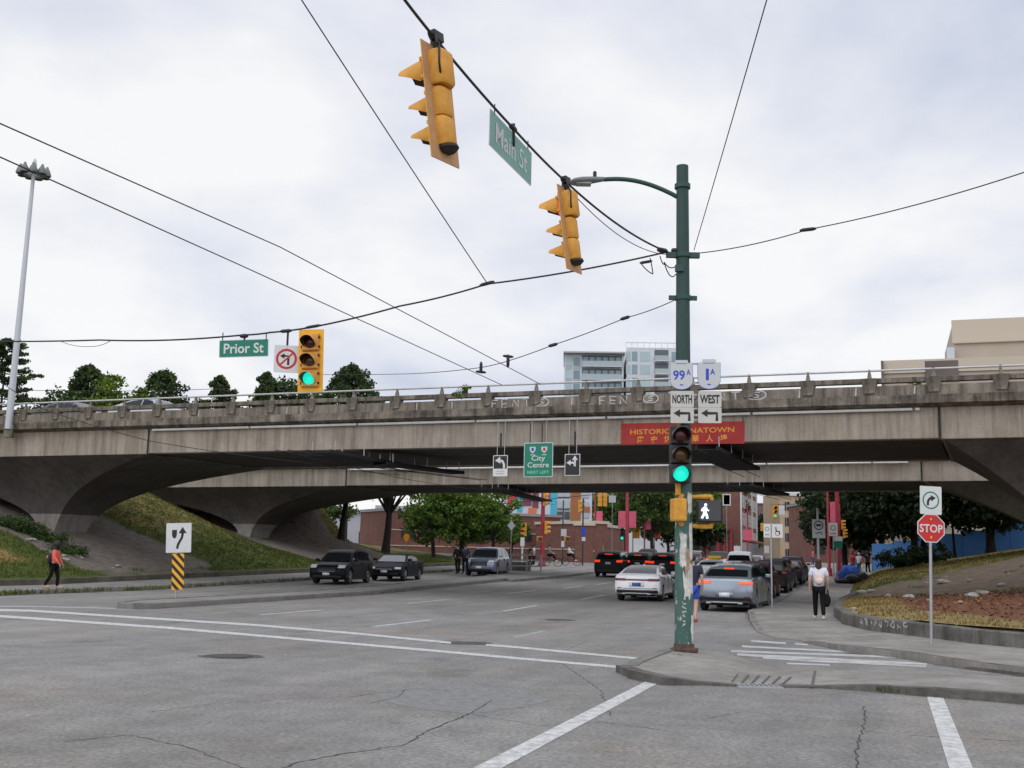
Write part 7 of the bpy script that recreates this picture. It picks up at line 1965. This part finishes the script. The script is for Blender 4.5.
# ------------------------------------------------------------------ posts, signs and signals up the street
def post(px, pbase, ptop, r, m_, name, label, cat, Y=None, dz=.13, group=None):
    b_ = G(px, pbase, dz) if Y is None else at(px, pbase, Y)
    if Y is not None: b_.z = zg(b_.x, Y)
    H = at(px, ptop, b_.y).z - b_.z
    T = thing(name, label, cat, b_, 0, group)
    mb = MB(); mb.lathe([(r * 1.9, 0), (r * 1.8, .25), (r * 1.15, .4), (r, .5), (r * .8, H)], 12); mb.build('shaft', m_, T, smooth=True)
    return T, b_, H
RP = 'red street posts'
T, b_, H = post(542, 567, 440, .19, 'red_post', 'street_post', 'red street post with traffic signals before the mural building', 'street post', Y=96, group=RP)
T, b2_, H2 = post(627, 562, 440, .17, 'red_post', 'street_post', 'red street post carrying two pink banners', 'street post', Y=104, group=RP)
k = 104 / 1100
mb = MB(); zc = at(627, 519.5, 104).z - b2_.z
for sx_ in (-1, 1): mb.box((sx_ * 5 * k, -.02, zc), (7.6 * k, .03, 16 * k))
mb.build_each('banner_cloth', 'banner_pink', T); mb = MB()
for z in (zc - 8 * k, zc + 8 * k): mb.tube([(-9 * k, 0, z), (9 * k, 0, z)], .03, 5)
mb.build_each('banner_arm', 'red_post', T)
T, b3_, H3 = post(839, 576, 440, .16, 'red_post', 'street_post', 'tall red street post on the right pavement beside orange signals', 'street post', Y=72, group=RP)
T, _, _ = post(748, 566, 505,   .14, 'red_post', 'street_post', 'thin red street post with one pink banner by the brick building', 'street post', Y=180, group=RP)
kb = 180 / 1100; mb = MB(); mb.box((0, -.2, at(748, 535, 180).z - T.location.z), (9 * kb, .03, 10.5 * kb)); mb.build('banner_cloth', 'banner_pink', T)
for px, py in ((718, 563), (724, 563), (731, 563), (793, 563)):
    T, _, _ = post(px, py, 528 if px < 790 else 540, .28, 'red_post', 'street_post', {718: 'red column left of three at the gate under the walking signal', 724: 'middle red column of three under the walking signal', 731: 'red column right of three at the gate by the walking signal', 793: 'short red column beyond the row of parked cars'}[px], 'column', Y=205, group='red columns up the street')
for i, (p_, q_) in enumerate(((84, -2.9), (112, -2.9), (138, -2.9), (118, -28.6), (146, -28.6), (176, -28.6), (206, -28.6))):
    v = W(p_, q_, .1); side = 'right' if q_ > -10 else 'left'
    T = thing('street_lamp', '%s red street lamp with a small banner on the %s kerb far up the street' % (('nearest', 'second', 'third')[i] if i < 3 else ('nearest', 'second', 'third', 'farthest')[i - 3], side), 'street lamp', v, HEAD - math.pi / 2, 'red street lamps up the street')
    mb = MB(); mb.lathe([(.22, 0), (.2, .5), (.11, .7), (.08, 7.2)], 10); mb.build('shaft', 'red_post', T, smooth=True)
    mb = MB(); mb.tube([(0, 0, 7.1), (.4 if q_ < -10 else -.4, 0, 7.5), (1.2 if q_ < -10 else -1.2, 0, 7.5)], .05, 6); mb.build('lamp_arm', 'red_post', T)
    mb = MB(); mb.box((1.3 if q_ < -10 else -1.3, 0, 7.45), (.6, .3, .14)); mb.build('lamp_head', 'lamp_head', T, bevel=.03)
    mb = MB(); mb.box((.5, 0, 4.6), (.7, .03, 1.6)); mb.build('banner_cloth', 'banner_pink', T)
for i, (p_, m_, ht) in enumerate(((150, 'banner_gold', 3.0), (166, 'banner_red', 3.1), (184, 'sign_green', 3.2), (204, 'banner_pink', 3.0), (224, 'sign_white', 3.4))):
    v = W(p_, -31.0, .1); T = thing('shop_sign', ('gold', 'dark red', 'green', 'pink', 'white')[i] + ' upright shop sign over the far left pavement', 'shop sign', v, HEAD)
    mb = MB(); mb.tube([(0, 0, 0), (0, 0, 5.2)], .06, 6); mb.build('post', 'fence_dark', T); mb = MB(); mb.box((0, -.5, ht + .6), (.14, .9, 2.0)); mb.build('sign_plate', m_, T, bevel=.02)
def head(px, py, Y, label, on=None, rz=0.0, body='signal_yellow', sc=1.1, backplate=False): 
    c = at(px, py, Y); k_ = Y / 1100
    T = thing('traffic_signal', label, 'traffic signal', c, rz, 'far traffic signals'); T.scale = (sc,) * 3
    mb = MB()
    for i in range(3): mb.box((0, 0, -.17 - .34 * i), (.32, .22, .33))
    if backplate: mb.box((0, .02, -.51), (.5, .03, 1.2))
    mb.build('housing', body, T, bevel=.03)
    for i, nm in enumerate(('red', 'amber', 'green')):
        mb = MB(); mb.lathe([(.125, 0), (.02, .03)], 14, 0, Matrix.Translation((0, -.112, -.17 - .34 * i)) @ Matrix.Rotation(math.pi / 2, 4, 'X'))
        mb.build('lens', {'red': 'lens_red_off', 'amber': 'lens_amber_off', 'green': 'lens_green_off'}[nm] if on != nm else ('lens_green_on' if nm == 'green' else 'lens_red_on'), T)
        mb = MB(); n = 10; vs = []; fs = []
        for q in range(n + 1):
            an = R(-20 + 220 * q / n)
            for rr, yy in ((.15, -.10), (.15, -.36)): vs.append((rr * math.cos(an), yy, -.17 - .34 * i + rr * math.sin(an)))
        for q in range(n): fs.append((q * 2, q * 2 + 2, q * 2 + 3, q * 2 + 1))
        mb.add(vs, fs); mb.build('visor', body, T)
    return T
head(525, 523, 95, 'small yellow signal by the grey diamond sign', rz=R(-75))
head(545, 493, 95.6, 'yellow signal high on the red post before the mural', rz=R(75))
head(546, 521, 95.6, 'yellow signal halfway up the red post before the mural', rz=R(95))
head(580, 500, 100, 'yellow signal on the green post before the brown painted panel', rz=R(70))
head(600, 493, 92, 'left one of the paired yellow signals hanging under the far viaduct', rz=R(180)); head(605, 493, 92.2, 'right one of the paired yellow signals hanging under the far viaduct', rz=R(180))
head(622, 528, 103, 'dark signal with green light beside the pink banner post', on='green', body='black_paint')
head(775, 506, 96, 'small signal with green light in a yellow backplate over the parked cars', on='green', backplate=True, sc=1.0)
head(762, 523, 98, 'small yellow signal facing sideways left of the white parking plates', rz=R(180), sc=.7)
head(842, 520, 71.5, 'upper orange signal on the tall red post at the right', rz=R(80), sc=.6); head(844, 529, 71.5, 'lower orange signal on the tall red post at the right', rz=R(60), sc=.6)
mb = MB(); mb.tube([at(770, 505, 96), at(900, 500, 90)], .02, 5); o = mb.build('span_wire', 'wire_black'); tag(o, 'thin dark wire carrying the far signals right of the pole', 'cable'); mb = MB()
mb.tube([at(480, 506, 95), at(640, 490, 95)], .03, 5); o = mb.build('span_wire', 'wire_black'); tag(o, 'thin dark wire strung before the mural building', 'cable')
for px, py, lab in ((539.5, 539, 'orange pedestrian signal low on the left of the red post before the mural'), (567, 539, 'orange pedestrian signal on the thin post by the brick wall'), (838.5, 540, 'orange pedestrian signal low on the tall right hand red post')):
    Y = 95 if px < 600 else 71; c = at(px, py, Y); T = thing('pedestrian_signal', lab, 'pedestrian signal', c, R(20), 'far pedestrian signals'); mb = MB(); mb.box((0, 0, 0), (.46, .3, .45)); mb.build('housing', 'signal_yellow', T, bevel=.04); mb = MB(); mb.box((0, -.16, 0), (.36, .02, .34)); mb.build('screen', 'screen_dark', T)
def signpost(px, pbase, ptop, label, plates, Y=None, r=.03, m_='galv', cat='traffic sign', rz=0.0):
    b_ = G(px, pbase, .13) if Y is None else at(px, pbase, Y)
    if Y is not None: b_.z = zg(b_.x, Y) + .13
    T = thing('sign_post', label, cat, b_, rz); k_ = b_.y / 1100
    mb = MB(); mb.tube([(0, 0, 0), (0, 0, at(px, ptop, b_.y).z - b_.z)], r, 8); mb.build('post', m_, T, smooth=True)
    for i, (x0, x1_, y0, y1_, fm, draw) in enumerate(plates):
        mb = MB(); w_, h_ = (x1_ - x0) * k_, (y1_ - y0) * k_; zc = at(px, (y0 + y1_) / 2, b_.y).z - b_.z; xc = ((x0 + x1_) / 2 - px) * k_
        if draw == 'diamond': mb.plate([(0, -h_ / 2), (w_ / 2, 0), (0, h_ / 2), (-w_ / 2, 0)], -.004, .004, 0)
        else: mb.plate(rrect(w_, h_, .02), -.004, .004, 0)
        if callable(draw): draw(mb, w_, h_)
        o = mb.build('sign_plate', [fm, 'sign_black', 'sign_redring', 'sign_green'], T); o.location = (xc, -r - .012, zc)
    return T
def d_park(mb, w_, h_): ring(mb, w_ * .22, w_ * .30, -.006, 0, 3, cz=h_ * .12, n=16); strokes(mb, [(-w_ * .3, -h_ * .3), (w_ * .3, -h_ * .3)], h_ * .06, -.006, 2)
def d_bus(mb, w_, h_): ring(mb, w_ * .28, w_ * .36, -.006, 0, 1, cz=h_ * .18, n=16); mb.add([(x, -.007, z + h_ * .18) for x, z in ((-w_ * .2, -.06), (w_ * .2, -.06), (w_ * .2, .07), (-w_ * .2, .07))], [(0, 1, 2, 3)], 1); strokes(mb, [(-w_ * .25, -h_ * .25), (w_ * .2, -h_ * .18), (w_ * .25, -h_ * .32)], .05, -.006, 1)
def d_wheel(mb, w_, h_): strokes(mb, [(-.05, .12), (-.03, -.02), (.07, -.02), (.09, -.12)], .04, -.006, 1); ring(mb, .06, .085, -.006, 0, 2, cx=-.0, cz=-.08, n=14)
signpost(772, 608, 523, 'thin grey post with a pair of white parking plates by the parked cars', [(764.5, 771.5, 524, 537.5, 'sign_white', d_park), (772.5, 783.5, 524, 537.5, 'sign_white', d_wheel)])
signpost(819, 586, 508, 'pale bus stop post with a grey white sign on the right pavement', [(813, 826, 519.5, 538, 'sign_white_faded', d_bus)], r=.07, m_='sign_white_faded', cat='bus stop', Y=62)
signpost(834, 578, 522, 'white no stopping plate left of the tall red post', [(829.5, 838.5, 523, 536, 'sign_white', d_park)], Y=70.5)
signpost(837.5, 578, 534, 'small white and green plates on the tall red post', [(834, 843, 536.5, 541, 'sign_white', None), (834, 843, 541.5, 548, 'sign_green', None)], Y=70.8)
signpost(510.5, 566, 520, 'grey back of a diamond sign on a thin post by the small green tree', [(506.5, 514.5, 520.5, 530.5, 'galv', 'diamond')], Y=92)
signpost(405.5, 566, 531, 'orange diamond sign on the lawn before the banded brick building', [(402, 409, 531.5, 542.5, 'sign_amber', 'diamond')], Y=97)
signpost(522, 566, 538, 'slim white sign on a pale post right of the slate blue car', [(520, 524, 537.5, 546, 'sign_white', None)], Y=90, m_='sign_white', r=.07)
signpost(603, 566, 545, 'pair of white plates on short posts beyond the black utilities', [(634, 637.5, 544, 553, 'sign_white', None), (638.5, 642, 544, 553, 'sign_white', None)], Y=112)
signpost(562.5, 564, 500, 'dark green thin post with small white sign before the brick wall', [(560.5, 566, 529, 536, 'sign_white_faded', None), (561, 564, 541, 547, 'sign_white', None)], Y=100, m_='pole_green_dark', r=.06)
signpost(582.5, 565, 498, 'dark green post with a blue and white plate right of the brick wall centre', [(580.8, 585, 527, 536, 'sign_blue', None), (581.5, 585, 537, 541, 'sign_white', None)], Y=98, m_='pole_green_dark', r=.07)
signpost(612, 545, 480, 'grey square plate hanging left of the pink banners', [(608.5, 615.5, 495.5, 502.5, 'grey_panel', None)], Y=100, r=.02)
signpost(787, 545, 500, 'white plate right of the small green signal over the parked cars', [(779.5, 785, 506, 515, 'sign_white', None)], Y=97, r=.02)
signpost(727, 545, 490, 'small black arrow sign with pale border right of the walking signal', [(723, 731, 494, 505.5, 'sign_white', None), (724, 730, 495, 504.5, 'sign_black', None)], Y=88, r=.02)
signpost(766.5, 575, 545, 'small white plate behind the maroon parked car', [(764.5, 769.5, 546, 553, 'sign_white', None)], Y=80, r=.03)
signpost(737, 570, 545, 'small white plate above the pickup truck', [(734, 740.5, 546, 551.5, 'sign_white', None)], Y=98, r=.03)
# little planter and bench at the paved corner
v = G(533, 571, .14); T = thing('planter', 'low grey planter by the foot of the red post left of the paved corner', 'planter', v, R(-12))
mb = MB(); mb.box((-1.5, 0, .3), (2.6, .6, .6)); mb.build('trough', 'kerb', T); 
v = G(518, 571, .14); T = thing('picnic_rail', 'grey railing with flat boards beside the slate blue car', 'railing', v, R(-12)); mb = MB()
for z in (.35, .75, 1.1): mb.box((0, 0, z), (3.4, .06, .10))
for x in (-1.6, -.5, .6, 1.6): mb.box((x, 0, .55), (.09, .09, 1.1))
mb.build('boards', 'grey_panel', T)
